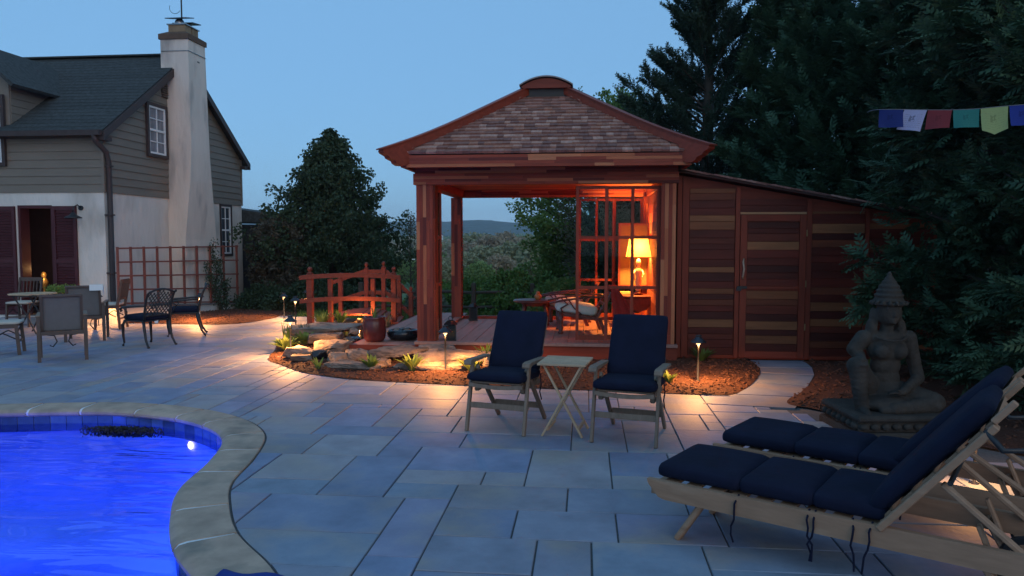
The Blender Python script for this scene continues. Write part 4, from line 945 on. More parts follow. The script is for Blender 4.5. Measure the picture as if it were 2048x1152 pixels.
# stucco ground floor: front wall in pieces round the doorway, gable wall
DX0, DX1, DZ = -11.80, -11.02, 2.42
fw = B(); fw.bx(HL, DX0, HY, HY + 0.3, -0.3, SBZ); fw.bx(DX1, HX, HY, HY + 0.3, -0.3, SBZ); fw.bx(DX0, DX1, HY, HY + 0.3, DZ, SBZ); fw.bx(DX0, DX1, HY, HY + 0.3, -0.3, 0.12)
fw.obj('stucco_wall', M_STUCCO, house)
gw = B(); gw.bx(HX - 0.3, HX, HY + 0.302, 19.52, -1.0, SBZ); gw.bx(HX - 0.3, HX, 20.16, HB, -1.0, SBZ); gw.bx(HX - 0.3, HX, 19.52, 20.16, -1.0, 1.25); gw.bx(HX - 0.3, HX, 19.52, 20.16, 2.68, SBZ)
gw.obj('stucco_wall', M_STUCCO, house)
B().bx(HL, HX - 0.31, HB - 0.3, HB, -1, EZ).obj('rear_wall', M_STUCCO, house)
B().bx(HL, HX - 0.301, 16.6, 16.7, -0.2, 4).bx(HL, HX - 0.301, HY + 0.31, 16.59, -0.05, 0.08).obj('room_lining', mat('dark_room', (0.05, 0.03, 0.025), 0.9), house)
# timber upper storey and clapboards
up = B(); up.prism([(HY + 0.012, SBZ), (HB - 0.012, SBZ), (HB - 0.012, EZ), (RYc, RZc - 0.02), (HY + 0.012, EZ)], YZ(HL), HX - 0.012 - HL); up.obj('upper_wall', M_SIDING, house)
def clap_front(z, h, x0, x1, y):
    b = B(); b.add([(x0, y - 0.006, z + h), (x1, y - 0.006, z + h), (x1, y - 0.026, z), (x0, y - 0.026, z), (x0, y + 0.01, z), (x1, y + 0.01, z), (x1, y + 0.01, z + h), (x0, y + 0.01, z + h)],
                   [(0, 3, 2, 1), (3, 4, 5, 2), (0, 1, 6, 7), (1, 2, 5, 6), (0, 7, 4, 3)]); b.obj('clapboard', M_SIDING, house)
def clap_gable(z, h, ya, yb, x, ya2, yb2):
    b = B(); b.add([(x + 0.006, ya2, z + h), (x + 0.006, yb2, z + h), (x + 0.026, yb, z), (x + 0.026, ya, z), (x - 0.01, ya, z), (x - 0.01, yb, z), (x - 0.01, yb2, z + h), (x - 0.01, ya2, z + h)],
                   [(0, 3, 2, 1)[::-1], (3, 4, 5, 2)[::-1], (0, 1, 6, 7)[::-1], (1, 2, 5, 6)[::-1], (0, 7, 4, 3)[::-1]]); b.obj('clapboard', M_SIDING, house)
bh = 0.168
z = SBZ - 0.02
while z < EZ - 0.05: clap_front(z, bh + 0.012, HL, HX - 0.03, HY); z += bh
z = SBZ - 0.02
while z < RZc - 0.25:
    def span(zz): d = (RYc - HY) * max(0, (RZc - zz) / (RZc - EZ)) if zz > EZ else RYc - HY; return RYc - d + 0.03, RYc + d - 0.03
    a, b_ = span(z); a2, b2 = span(z + bh); clap_gable(z, bh + 0.012, a, b_, HX, a2, b2); z += bh
B().bx(HX - 0.035, HX + 0.035, HY - 0.035, HY + 0.035, SBZ - 0.02, EZ).obj('corner_board', M_SIDING, house)
B().bx(HX - 0.035, HX + 0.03, HB - 0.04, HB + 0.03, SBZ - 0.02, EZ).obj('corner_board', M_SIDING, house)
# roof
ov, og = 0.24, 0.16; sl = (RZc - EZ) / (RYc - HY); yE = HY - ov; zE = EZ - ov * sl; yR = HB + ov
rf = B(); th = 0.09
rf.prism([(yE, zE), (RYc, RZc), (RYc, RZc + th * 1.2), (yE, zE + th)], YZ(HL), HX + og - HL); rf.prism([(RYc + 0.001, RZc), (yR, zE), (yR, zE + th), (RYc + 0.001, RZc + th * 1.2)], YZ(HL), HX + og - HL)
roofh = rf.obj('roof', M_ASPHALT, house)
# courses of roof shingles on the slope in view
nrow = 24
for k in range(nrow):
    f0, f1 = k / nrow, (k + 1.06) / nrow
    pa = Vector((0, yE + (RYc - yE) * f0, zE + th + (RZc + th * 1.2 - zE - th) * f0)); pb = Vector((0, yE + (RYc - yE) * min(f1, 1), zE + th + (RZc + th * 1.2 - zE - th) * min(f1, 1)))
    b = B(); x0, x1 = HL, HX + og + 0.012; d = 0.014
    b.add([(x0, pa.y, pa.z + 0.001), (x1, pa.y, pa.z + 0.001), (x1, pa.y, pa.z + d), (x0, pa.y, pa.z + d), (x1, pb.y, pb.z + 0.003), (x0, pb.y, pb.z + 0.003)], [(0, 1, 2, 3), (3, 2, 4, 5), (1, 4, 2), (0, 3, 5)]); b.obj('shingle_course', M_ASPHALT, roofh)
B().beam((HL, RYc, RZc + th * 1.2 + 0.02), (HX + og, RYc, RZc + th * 1.2 + 0.03), 0.22, 0.035).obj('ridge_cap', M_ASPHALT, roofh)
for s in (-1, 1):
    B().prism([(RYc, RZc - 0.10), (RYc, RZc + th), (RYc + s * (RYc - yE), zE + th - 0.02), (RYc + s * (RYc - yE), zE - 0.10)][::s], YZ(HX + og + 0.014), 0.03).obj('barge_board', M_TRIM, roofh)
    yy = RYc + s * (RYc - yE); B().bx(HX + 0.03, HX + og + 0.012, min(yy, yy - s * 0.3), max(yy, yy - s * 0.3), zE - 0.10, zE - 0.02).obj('eave_return', M_TRIM, roofh)
B().bx(HL, HX + og, yE - 0.11, yE - 0.002, zE - 0.02, zE + 0.085).obj('gutter', M_TRIM, house)
B().bx(HL, HX + 0.03, yE, HY - 0.03, zE - 0.03, zE - 0.01).obj('soffit', M_TRIM, house)
# downpipe
px, py = HX + 0.09, HY + 0.22
B().tube([(HX + 0.02, yE - 0.06, zE), (HX + 0.04, yE - 0.04, zE - 0.12), (px, HY - 0.02, zE - 0.32), (px, HY + 0.05, zE - 0.52), (px, HY + 0.05, 0.0), (px + 0.02, HY - 0.05, -0.04)], 0.055, 10).obj('downpipe', M_TRIM, house, True)
for z in (1.0, 2.2, 3.2): B().bx(px - 0.09, px + 0.065, HY - 0.012, HY + 0.11, z, z + 0.03).obj('pipe_bracket', M_TRIM, house)
# windows
def window(parent, u0, u1, z0, z1, plane, pos, cols, rows2, dark=M_DARKGL, trim=0.07):
    """double-hung sash; plane 'x' -> gable (u = y, outward +x), 'y' -> front (u = x, outward -y)"""
    o = bpy.data.objects.new('window', None); link(o); o.parent = parent; o.matrix_parent_inverse = Matrix.Translation(-Vector(parent.location))
    def bar(nm, a, b, za, zb, d0, d1, m):
        bb = B()
        if plane == 'x': bb.bx(pos + d0, pos + d1, a, b, za, zb)
        else: bb.bx(a, b, pos - d1, pos - d0, za, zb)
        bb.obj(nm, m, o)
    bar('pane', u0, u1, z0, z1, -0.02, 0.012, dark)
    for a, b, za, zb in ((u0 - trim, u0, z0 - trim, z1 + trim), (u1, u1 + trim, z0 - trim, z1 + trim), (u0 + 0.001, u1 - 0.001, z1, z1 + trim), (u0 + 0.001, u1 - 0.001, z0 - trim, z0)): bar('casing', a, b, za, zb, 0.0, 0.06, M_TRIM)
    f = 0.045; mid_ = (z0 + z1) / 2
    for a, b in ((u0 + 0.001, u0 + f), (u1 - f, u1 - 0.001)): bar('sash_stile', a, b, z0 + 0.001, z1 - 0.001, 0.013, 0.04, M_WHITEP)
    for za, zb in ((z0 + 0.001, z0 + f), (mid_ - f / 2, mid_ + f / 2), (z1 - f, z1 - 0.001)): bar('sash_rail', u0 + f + 0.001, u1 - f - 0.001, za, zb, 0.013, 0.042, M_WHITEP)
    for i in range(1, cols):
        a = u0 + (u1 - u0) * i / cols; 
        for za, zb in ((z0 + f + 0.001, mid_ - f / 2 - 0.001), (mid_ + f / 2 + 0.001, z1 - f - 0.001)): bar('muntin', a - 0.011, a + 0.011, za, zb, 0.013, 0.032, M_WHITEP)
    for za, zb in ((z0 + f, mid_ - f / 2), (mid_ + f / 2, z1 - f)):
        for j in range(1, rows2):
            zc_ = za + (zb - za) * j / rows2; bar('muntin', u0 + f + 0.001, u1 - f - 0.001, zc_ - 0.010, zc_ + 0.010, 0.013, 0.030, M_WHITEP)
    return o
M_PALEGL = mat('curtained_glass', (0.16, 0.18, 0.21), 0.12, 0.45, 4, (1, 3, 0.4), 0, spec=0.8)
window(house, 16.20, 16.88, 3.66, 4.74, 'x', HX + 0.022, 2, 2, M_PALEGL)
window(house, 19.56, 20.12, 1.32, 2.62, 'x', HX - 0.03, 2, 2, M_DARKGL, 0.06)
# attic louvre beside the chimney
lv = B().bx(HX + 0.012, HX + 0.03, 17.02 - 0.2, 17.02 + 0.08, 5.02, 5.42).obj('attic_vent', M_TRIM, house)
for k in range(7): B().beam((HX + 0.045, 16.83, 5.05 + k * 0.053), (HX + 0.045, 17.09, 5.05 + k * 0.053), 0.03, 0.012, (0.5, 0, 1)).obj('louvre', M_SIDING, lv)
# wall dormer at the left
dw = B(); dx1 = -11.88
dw.prism([(dx1, 3.5), (dx1, 4.92), (-12.62, 5.62), (-13.36, 4.92), (-13.36, 3.5)][::-1], XZ(HY + 0.01), 1.9); dorm = dw.obj('dormer', M_SIDING, house)
for k in range(6):
    z = 4.02 + k * 0.155; yb = RYc - (RYc - HY) * (RZc - z - 0.12) / (RZc - EZ)
    b = B(); b.bx(dx1, dx1 + 0.018, HY + 0.04, yb, z, z + 0.145); b.obj('clapboard', M_SIDING, dorm)
for s in (-1, 1):
    c0 = Vector((-12.62, 0, 5.70)); c1 = Vector((-12.62 + s * 0.98, 0, 4.82)); yA, yB_ = HY - 0.22, 16.9
    nn = Vector((s * 0.67, 0, 0.74)) * 0.07
    B().add([(c0.x, yA, c0.z), (c1.x, yA, c1.z), (c1.x, yB_, c1.z), (c0.x, yB_, c0.z), (c0.x + nn.x * 0, yA, c0.z + 0.1), (c1.x + nn.x, yA, c1.z + nn.z), (c1.x + nn.x, yB_, c1.z + nn.z), (c0.x, yB_, c0.z + 0.1)],
            [(3, 2, 1, 0), (4, 5, 6, 7), (0, 1, 5, 4), (1, 2, 6, 5), (2, 3, 7, 6), (3, 0, 4, 7)]).obj('dormer_roof', M_ASPHALT, dorm)
window(house, -12.62, -12.02, 3.30, 4.62, 'y', HY - 0.03, 2, 2, M_DARKGL)
# doorway: shutters, frame, warm things inside
def shutter(x0, x1):
    s = bpy.data.objects.new('shutter', None); link(s); s.parent = house; s.matrix_parent_inverse = Matrix.Translation(-Vector(house.location))
    z0, z1, y = 0.14, 2.40, HY - 0.03
    for a, b in ((x0, x0 + 0.06), (x1 - 0.06, x1)): B().bx(a, b, y - 0.02, y + 0.026, z0, z1).obj('stile', M_SHUT, s)
    for a, b in ((z0, z0 + 0.09), (1.22, 1.30), (z1 - 0.08, z1)): B().bx(x0 + 0.061, x1 - 0.061, y - 0.018, y + 0.024, a, b).obj('rail', M_SHUT, s)
    for k in range(38):
        z = 0.25 + k * 0.056
        if 1.18 < z < 1.32 or z > 2.29: continue
        B().beam((x0 + 0.061, y, z), (x1 - 0.061, y, z), 0.04, 0.009, (0, -0.75, 1)).obj('slat', M_SHUT, s)
    B().bx(x0 + 0.062, x1 - 0.062, y + 0.012, y + 0.02, z0 + 0.09, z1 - 0.08).obj('backing', M_SHUT, s)
shutter(-12.34, -11.83); shutter(-10.99, -10.47)
fr_ = B(); fr_.bx(DX0, DX0 + 0.05, HY + 0.02, HY + 0.28, 0.12, DZ); fr_.bx(DX1 - 0.05, DX1, HY + 0.02, HY + 0.28, 0.12, DZ); fr_.bx(DX0 + 0.051, DX1 - 0.051, HY + 0.02, HY + 0.28, DZ - 0.06, DZ); fr_.obj('door_frame', M_SHUT, house)
B().bx(DX1 - 0.10, DX1 - 0.055, HY + 0.29, HY + 1.0, 0.13, DZ - 0.08).obj('open_door', mat('chestnut_door', (0.20, 0.055, 0.025), 0.5, 0.2, 10, (1, 1, 0.2)), house)
light('hall_lamp', 'POINT', (-11.5, 15.7, 1.5), 3.0, (1.0, 0.5, 0.18), house, 0.05)
t = thing('gilt_ornament', 'small gilt ornament glowing inside the dark doorway', 'ornament', (-11.86, 15.4, 0.08)); t.scale = (0.8, 0.8, 0.8)
B().lathe([(0.09, 0), (0.10, 0.03), (0.03, 0.08), (0.025, 0.45), (0.06, 0.50), (0.025, 0.55), (0.03, 0.70), (0.09, 0.78), (0.11, 0.88), (0.07, 0.96), (0.05, 1.0), (0.075, 1.06), (0.04, 1.14), (0.0, 1.16)], 14).obj('stem', mat('gilt', (0.7, 0.42, 0.12), 0.35, 0.25, 20, metallic=0.6), t, True)
light('ornament_lamp', 'POINT', (0.25, -0.3, 1.25), 5.0, (1.0, 0.55, 0.2), t, 0.03)
# barn-style wall lamp (unlit)
t = thing('wall_lamp', 'unlit black barn lamp on the white house wall', 'wall lamp', (-10.37, HY, 2.25), world=True)
B().lathe([(0.0, 0), (0.05, 0), (0.05, 0.03), (0, 0.03)], 14).obj('wall_plate', M_IRON, t).matrix_basis = Matrix.Translation((-10.37, HY - 0.002, 2.36)) @ Matrix.Rotation(R(90), 4, 'X')
B().tube([(-10.37, HY - 0.02, 2.36), (-10.37, HY - 0.12, 2.42), (-10.37, HY - 0.24, 2.37), (-10.37, HY - 0.26, 2.27)], 0.013, 8).obj('arm', M_IRON, t, True)
B().lathe([(0.03, 0.10), (0.045, 0.07), (0.07, 0.045), (0.16, 0.0), (0.165, -0.02), (0.155, -0.02), (0.06, 0.03), (0.0, 0.04)], 20, (-10.37, HY - 0.26, 2.16)).obj('shade', M_IRON, t, True)
# chimney
ch = bpy.data.objects.new('chimney', None); link(ch); ch.parent = house; ch.matrix_parent_inverse = Matrix.Translation(-Vector(house.location))
cx0, cx1 = HX - 0.12, -9.28
def flare(levels):
    b = B(); vs = []; n = 0
    for z, y0, y1, xo in levels: vs += [(cx0, y0, z), (xo, y0, z), (xo, y1, z), (cx0, y1, z)]
    for i in range(len(levels) - 1):
        for j in range(4): b.f.append((i * 4 + j, i * 4 + (j + 1) % 4, (i + 1) * 4 + (j + 1) % 4, (i + 1) * 4 + j))
    b.v = vs; b.f += [(3, 2, 1, 0), tuple((len(levels) - 1) * 4 + j for j in range(4))]
    return b
flare([(-0.6, 17.0, 18.75, -9.46), (1.7, 17.0, 18.50, -9.45), (2.4, 17.0, 18.28, -9.38), (3.1, 17.03, 18.06, -9.31), (3.8, 17.05, 17.93, -9.28), (6.40, 17.07, 17.86, -9.30)]).obj('stack', M_CHIMNEY, ch)
B().bx(cx0 - 0.03, -9.27, 17.03, 17.90, 6.402, 6.52).obj('crown_band', mat('brown_brick', (0.13, 0.085, 0.06), 0.9, 0.2, 10), ch)
b = B(); b.add([(cx0 - 0.03, 17.03, 6.521), (-9.27, 17.03, 6.521), (-9.27, 17.90, 6.521), (cx0 - 0.03, 17.90, 6.521), (cx0 + 0.14, 17.16, 6.60), (-9.40, 17.16, 6.60), (-9.40, 17.77, 6.60), (cx0 + 0.14, 17.77, 6.60)], [(0, 1, 5, 4), (1, 2, 6, 5), (2, 3, 7, 6), (3, 0, 4, 7), (4, 5, 6, 7)]); b.obj('mortar_wash', mat('brown_brick', None), ch)
for i, yy in enumerate((17.17, 17.49)):
    B().bx(cx0 + 0.15, -9.41, yy, yy + 0.27, 6.602, 6.76).obj('flue', mat('clay_flue', (0.27, 0.185, 0.11), 0.85), ch)
    B().bx(cx0 + 0.12, -9.38, yy - 0.03, yy + 0.30, 6.762, 6.785).obj('flue_collar', mat('steel_sheet', (0.35, 0.36, 0.38), 0.35, metallic=0.8), ch)
    B().lathe([(0.11, 6.786), (0.12, 6.82), (0.09, 6.90), (0.05, 6.925)], 14, ((cx0 - 9.26) / 2, yy + 0.135, 0)).obj('cowl', mat('steel_sheet', None), ch, True)
    B().beam(((cx0 - 9.26) / 2 - 0.26, yy + 0.135, 6.90 + 0.05 * (1 - i)), ((cx0 - 9.26) / 2 + 0.26, yy + 0.135, 6.90 + 0.05 * (1 - i)), 0.40, 0.02, (0, -0.25 + 0.12 * i, 1)).obj('rain_plate', mat('black_plate', (0.02, 0.025, 0.045), 0.4), ch)
B().tube([(cx0 + 0.02, 17.055, 6.13), (-9.285, 17.055, 6.13), (-9.285, 17.87, 6.13)], 0.008, 6).obj('tie_wire', mat('steel_sheet', None), ch)
B().tube([((cx0 - 9.3) / 2, 17.44, 6.6), ((cx0 - 9.3) / 2, 17.44, 7.6)], 0.018, 8).obj('mast', M_IRON, ch)
B().tube([((cx0 - 9.3) / 2 - 0.16 - 0.14 * math.cos(a), 17.44, 7.24 + 0.14 * math.sin(a)) for a in np.linspace(-2.6, 0.4, 12)], 0.006, 6).obj('mast_wire', M_IRON, ch)
# soot streak: a shallow raised stain patch of darker render on the right face
B().bx(-9.299, -9.2965, 17.47, 17.58, 5.45, 5.98).obj('soot_stain', mat('soot', (0.11, 0.105, 0.10), 0.95, 0.5, 8), ch)
# plinth ledge under the trellis, and front base
lg = B(); lg.prism([(HY - 0.42, -0.3), (HB - 0.7, -0.8), (HB - 0.7, -0.08), (HY - 0.42, 0.370)], YZ(HX + 0.001), 0.50); lg.obj('plinth', M_STUCCO, house)
lg = B(); lg.prism([(HY - 0.44, 0.371), (HB - 0.69, -0.079), (HB - 0.69, -0.052), (HY - 0.44, 0.397)], YZ(HX + 0.001), 0.53); lg.obj('plinth_cap', mat('slate_cap', (0.22, 0.21, 0.21), 0.8), house)
B().bx(HL, DX0, HY - 0.16, HY - 0.001, -0.05, 0.13).bx(DX1, HX, HY - 0.16, HY - 0.001, -0.05, 0.10).obj('front_plinth', M_STUCCO, house)
B().bx(DX0 - 0.15, DX1 + 0.15, HY - 0.45, HY - 0.162, -0.02, 0.115, ch=0.01).obj('door_step', M_STONE, house)
# ================================================================ TRELLIS
tr = thing('garden_trellis', 'red wooden grid trellis standing against the white gable wall', 'trellis', (-9.41, 17.4, 0.2), world=True)
TXp = -9.41
YS = [14.305, 14.749, 15.219, 15.717, 16.248, 16.814, 17.418, 18.065, 18.759, 19.506]
zb = lambda y: 0.397 - 0.07525 * (y - (HY - 0.44)) + 0.003
for i, y in enumerate(YS): B().bx(TXp - 0.015, TXp + 0.02, y - 0.022 - 0.0015 * i, y + 0.022 + 0.0015 * i, zb(y + 0.02), 1.56).obj('upright', M_TRELLIS, tr)
for k in range(5):
    f = k / 4; p0 = Vector((TXp + 0.031, YS[0] - 0.03, zb(YS[0]) + 0.03 + (1.53 - zb(YS[0]) - 0.03) * f)); p1 = Vector((TXp + 0.031, YS[-1] + 0.03, zb(YS[-1]) + 0.03 + (1.53 - zb(YS[-1]) - 0.03) * f))
    B().beam(p0, p1, 0.02, 0.034).obj('rail', M_TRELLIS, tr)
# ================================================================ PORCH BEHIND THE HOUSE
po = thing('back_porch', 'dark screened porch with low roof behind the farmhouse', 'porch', (-9.6, 23.0, -0.5), world=True)
M_DARKW = mat('porch_screen', (0.05, 0.052, 0.058), 0.8, 0.1)
B().bx(-12.5, -9.35, 21.4, 24.5, -1.0, 2.15).obj('porch_wall', M_DARKW, po)
for x in (-9.33, ): B().bx(x - 0.05, x + 0.06, 21.32, 21.42, -1.0, 2.2).obj('corner_post', M_TRIM, po)
B().prism([(-12.6, 2.9), (-9.55, 2.52), (-8.82, 2.28), (-8.82, 2.16), (-9.4, 2.2), (-12.6, 2.3)], XZ(21.1), 3.6).obj('porch_roof', M_ASPHALT, po)
B().bx(-8.84, -8.74, 21.05, 24.7, 2.12, 2.24).obj('porch_gutter', M_TRIM, po)
B().tube([(-8.79, 21.1, 2.12), (-8.80, 21.12, 1.98), (-9.22, 21.25, 1.72), (-9.24, 21.27, -0.8)], 0.04, 8).obj('porch_downpipe', M_TRIM, po, True)
# ================================================================ PATH LIGHTS
M_LENS = emis('path_lens', (1.0, 0.60, 0.26), 2.6)
def path_light(label, loc, h=0.52, e=5.5, rot=0.0, tilt=0.0):
    t = thing('path_light', label, 'path light', loc, rot, 'small bronze path lights')
    B().lathe([(0.035, -0.05), (0.035, 0.0), (0.012, 0.012), (0.0115, h - 0.06), (0.02, h - 0.055), (0.02, h - 0.05)], 10).obj('post', M_BRONZE, t, True)
    B().lathe([(0.024, h - 0.049), (0.024, h - 0.022)], 12).obj('lens', M_LENS, t)
    B().lathe([(0.0, h - 0.012), (0.06, h - 0.016), (0.092, h - 0.026), (0.095, h - 0.021), (0.075, h - 0.003), (0.05, h + 0.018), (0.034, h + 0.034), (0.032, h + 0.048), (0.038, h + 0.053), (0.036, h + 0.06), (0, h + 0.062)], 18).obj('hat', M_BRONZE, t, True)
    light('path_bulb', 'SPOT', (0.005, -0.046, h - 0.038), e * 22.0, WARM, t, 0.02, spot_size=R(169), spot_blend=0.30)
    return t
path_light('bronze path light in the mulch left of the folding chairs', (-1.75, 9.25, 0.05), 0.52, 5.0)
path_light('bronze path light in the mulch right of the folding chairs', (1.32, 8.89, 0.05), 0.48, 4.6)
path_light('bronze path light beside the yellow-green plants at the bed tip', (-4.24, 10.42, 0.05), 0.50, 6.6)
path_light('bronze path light behind the plants near the bridge post', (-5.25, 13.15, 0.0), 0.62, 4.0)
path_light('farthest path light, by the dark shrubs near the house corner', (-6.50, 15.64, 0.0), 0.50, 3.0)
path_light('path light in front of the trellis by the climbing plant', (-7.92, 14.72, 0.05), 0.50, 6.0)
path_light('path light at the house wall behind the wooden chair', (-9.62, 13.95, 0.0), 0.60, 3.2)
path_light('path light half hidden by the left bridge post', (-5.62, 14.75, 0.0), 0.66, 2.6)
path_light('path light behind the loungers under the cypress', (2.72, 5.45, 0.0), 0.34, 1.1)
t = thing('bridge_spotlight', 'small brass spotlight at the foot of the bridge post', 'spotlight', (-4.42, 14.30, 0.03))
B().lathe([(0.02, 0), (0.022, 0.06), (0.035, 0.07), (0.045, 0.13), (0.03, 0.125)], 12).obj('body', mat('brass', None), t, True)
light('spot_bulb', 'POINT', (0, 0.0, 0.16), 22.0, (1.0, 0.45, 0.12), t, 0.02)

# ================================================================ FOLDING RECLINERS
def recliner(label, loc, rz_, fl=0):
    t = thing('folding_recliner', label, 'recliner chair', loc, rz_, 'folding recliner chairs with navy cushions')
    W = 0.27; m = M_TEAKG
    for s in (-1, 1):
        x = s * W
        B().beam((x, 0.0, 0.0), (x, 0.14, 0.585), 0.026, 0.046, (0, -1, 0), ch=0.004).obj('leg', m, t)
        B().beam((x - s * 0.035, 0.70, 0.0), (x - s * 0.035, 0.16, 0.56), 0.026, 0.046, (0, -1, 0), ch=0.004).obj('leg', m, t)
        b = B(); prof = [(0.03, 0.600), (0.045, 0.628), (0.10, 0.636), (0.30, 0.628), (0.52, 0.622), (0.53, 0.602), (0.30, 0.606), (0.12, 0.604), (0.06, 0.585), (0.035, 0.588)]
        b.prism(prof, Matrix.Translation((x - 0.034 + s * 0.006, 0, 0)) @ Matrix(((0, 0, 1, 0), (1, 0, 0, 0), (0, 1, 0, 0), (0, 0, 0, 1))), 0.068); b.obj('arm', m, t)
        B().beam((x - s * 0.05, 0.03, 0.415), (x - s * 0.05, 0.56, 0.385), 0.024, 0.042, ch=0.003).obj('seat_rail', m, t)
        B().beam((x - s * 0.045, 0.46, 0.37), (x - s * 0.045, 0.765, 0.955), 0.024, 0.042, (0, -1, 0), ch=0.004).obj('back_post', m, t)
        B().tube([(x - s * 0.02, 0.53, 0.61), (x - s * 0.03, 0.62, 0.66)], 0.008, 6).obj('arm_pin', M_IRON, t)
        B().box((x - s * 0.05, 0.15, 0.37), (0.045, 0.09, 0.05), ch=0.01).obj('hinge_block', m, t)
    B().beam((-W + 0.013, 0.055, 0.23), (W - 0.013, 0.055, 0.23), 0.018, 0.05, ch=0.003).obj('stretcher', m, t)
    B().beam((-W + 0.05, 0.565, 0.155), (W - 0.05, 0.565, 0.155), 0.018, 0.055, ch=0.003).obj('stretcher', m, t)
    for i in range(7): y = 0.05 + i * 0.075; B().bx(-W + 0.045, W - 0.045, y - 0.026, y + 0.026, 0.434 - 0.004 * i, 0.450 - 0.004 * i, ch=0.003).obj('seat_slat', m, t)
    # curved front lip of the seat
    lip = B(); n = 8
    for i in range(n):
        x0, x1 = -W + 0.02 + (2 * W - 0.04) * i / n, -W + 0.02 + (2 * W - 0.04) * (i + 1) / n; dz0, dz1 = -0.018 * (1 - (2 * i / n - 1) ** 2), -0.018 * (1 - (2 * (i + 1) / n - 1) ** 2)
        lip.beam((x0, 0.012, 0.425 + dz0), (x1, 0.012, 0.425 + dz1), 0.02, 0.035)
    lip.obj('seat_lip', m, t)
    B().beam((-W + 0.035, 0.768, 0.962), (W - 0.035, 0.768, 0.962), 0.024, 0.045, (0, -1, 0.5), ch=0.004).obj('top_rail', m, t)
    for i in range(7): f = (i + 1) / 8; B().beam((-W + 0.06, 0.46 + 0.305 * f, 0.37 + 0.585 * f), (W - 0.06, 0.46 + 0.305 * f, 0.37 + 0.585 * f), 0.012, 0.045, (0, -1, 0.5)).obj('back_slat', m, t)
    Ms = Matrix.Translation((0, 0.235, 0.485)) @ Matrix.Rotation(R(-2), 4, 'X')
    B().pillow((0, 0, 0), (0.535, 0.52, 0.075), 0.034, 0.012, 10, Ms).obj('seat_cushion', M_NAVY, t, True)
    ang = math.atan2(0.585, 0.305); d = Vector((0, math.cos(ang), math.sin(ang))); nrm = Vector((0, -math.sin(ang), math.cos(ang))); c = Vector((0, 0.46, 0.37)) + d * 0.40 + nrm * 0.055
    Mb = Matrix((Vector((1, 0, 0)), d, nrm)).transposed().to_4x4(); Mb.translation = c
    b = B().pillow((0, 0, 0), (0.505, 0.60, 0.07), 0.032, 0.012, 10, Mb); b.obj('back_cushion', M_NAVY, t, True)
    for s in (-1, 1): B().tube([(s * 0.25, 0.52, 0.46), (s * 0.262, 0.50, 0.36), (s * 0.255, 0.48, 0.27 + 0.03 * s), (s * 0.26, 0.52, 0.22)], 0.006, 5).obj('cushion_tie', M_NAVY, t)
    return t
recliner('folding recliner with navy cushions left of the little tray table', (-0.785, 6.455, 0), R(-15))
recliner('folding recliner with navy cushions right of the little tray table', (0.32, 6.185, 0), R(-14.6))
def tray_table():
    t = thing('tray_table', 'small folding wooden tray table between the two recliners', 'table', (-0.17, 6.56, 0), R(-9))
    for i in range(5): y = -0.22 + i * 0.092; B().bx(-0.21, 0.21, y + 0.002, y + 0.09, 0.625, 0.645, ch=0.003).obj('top_slat', M_TEAK, t)
    for y in (-0.205, 0.225): pass
    for s in (-1, 1):
        y = 0.02 + s * 0.185
        B().beam((-0.175, y, 0.0), (0.165, y, 0.623), 0.018, 0.034, (0, 1, 0), ch=0.003).obj('leg', M_TEAK, t); B().beam((0.175, y - s * 0.02, 0.0), (-0.165, y - s * 0.02, 0.623), 0.018, 0.034, (0, 1, 0), ch=0.003).obj('leg', M_TEAK, t)
    B().beam((-0.13, -0.155, 0.06), (-0.13, 0.195, 0.06), 0.018, 0.03).obj('stretcher', M_TEAK, t); B().beam((0.14, -0.14, 0.07), (0.14, 0.18, 0.07), 0.018, 0.03).obj('stretcher', M_TEAK, t)
tray_table()
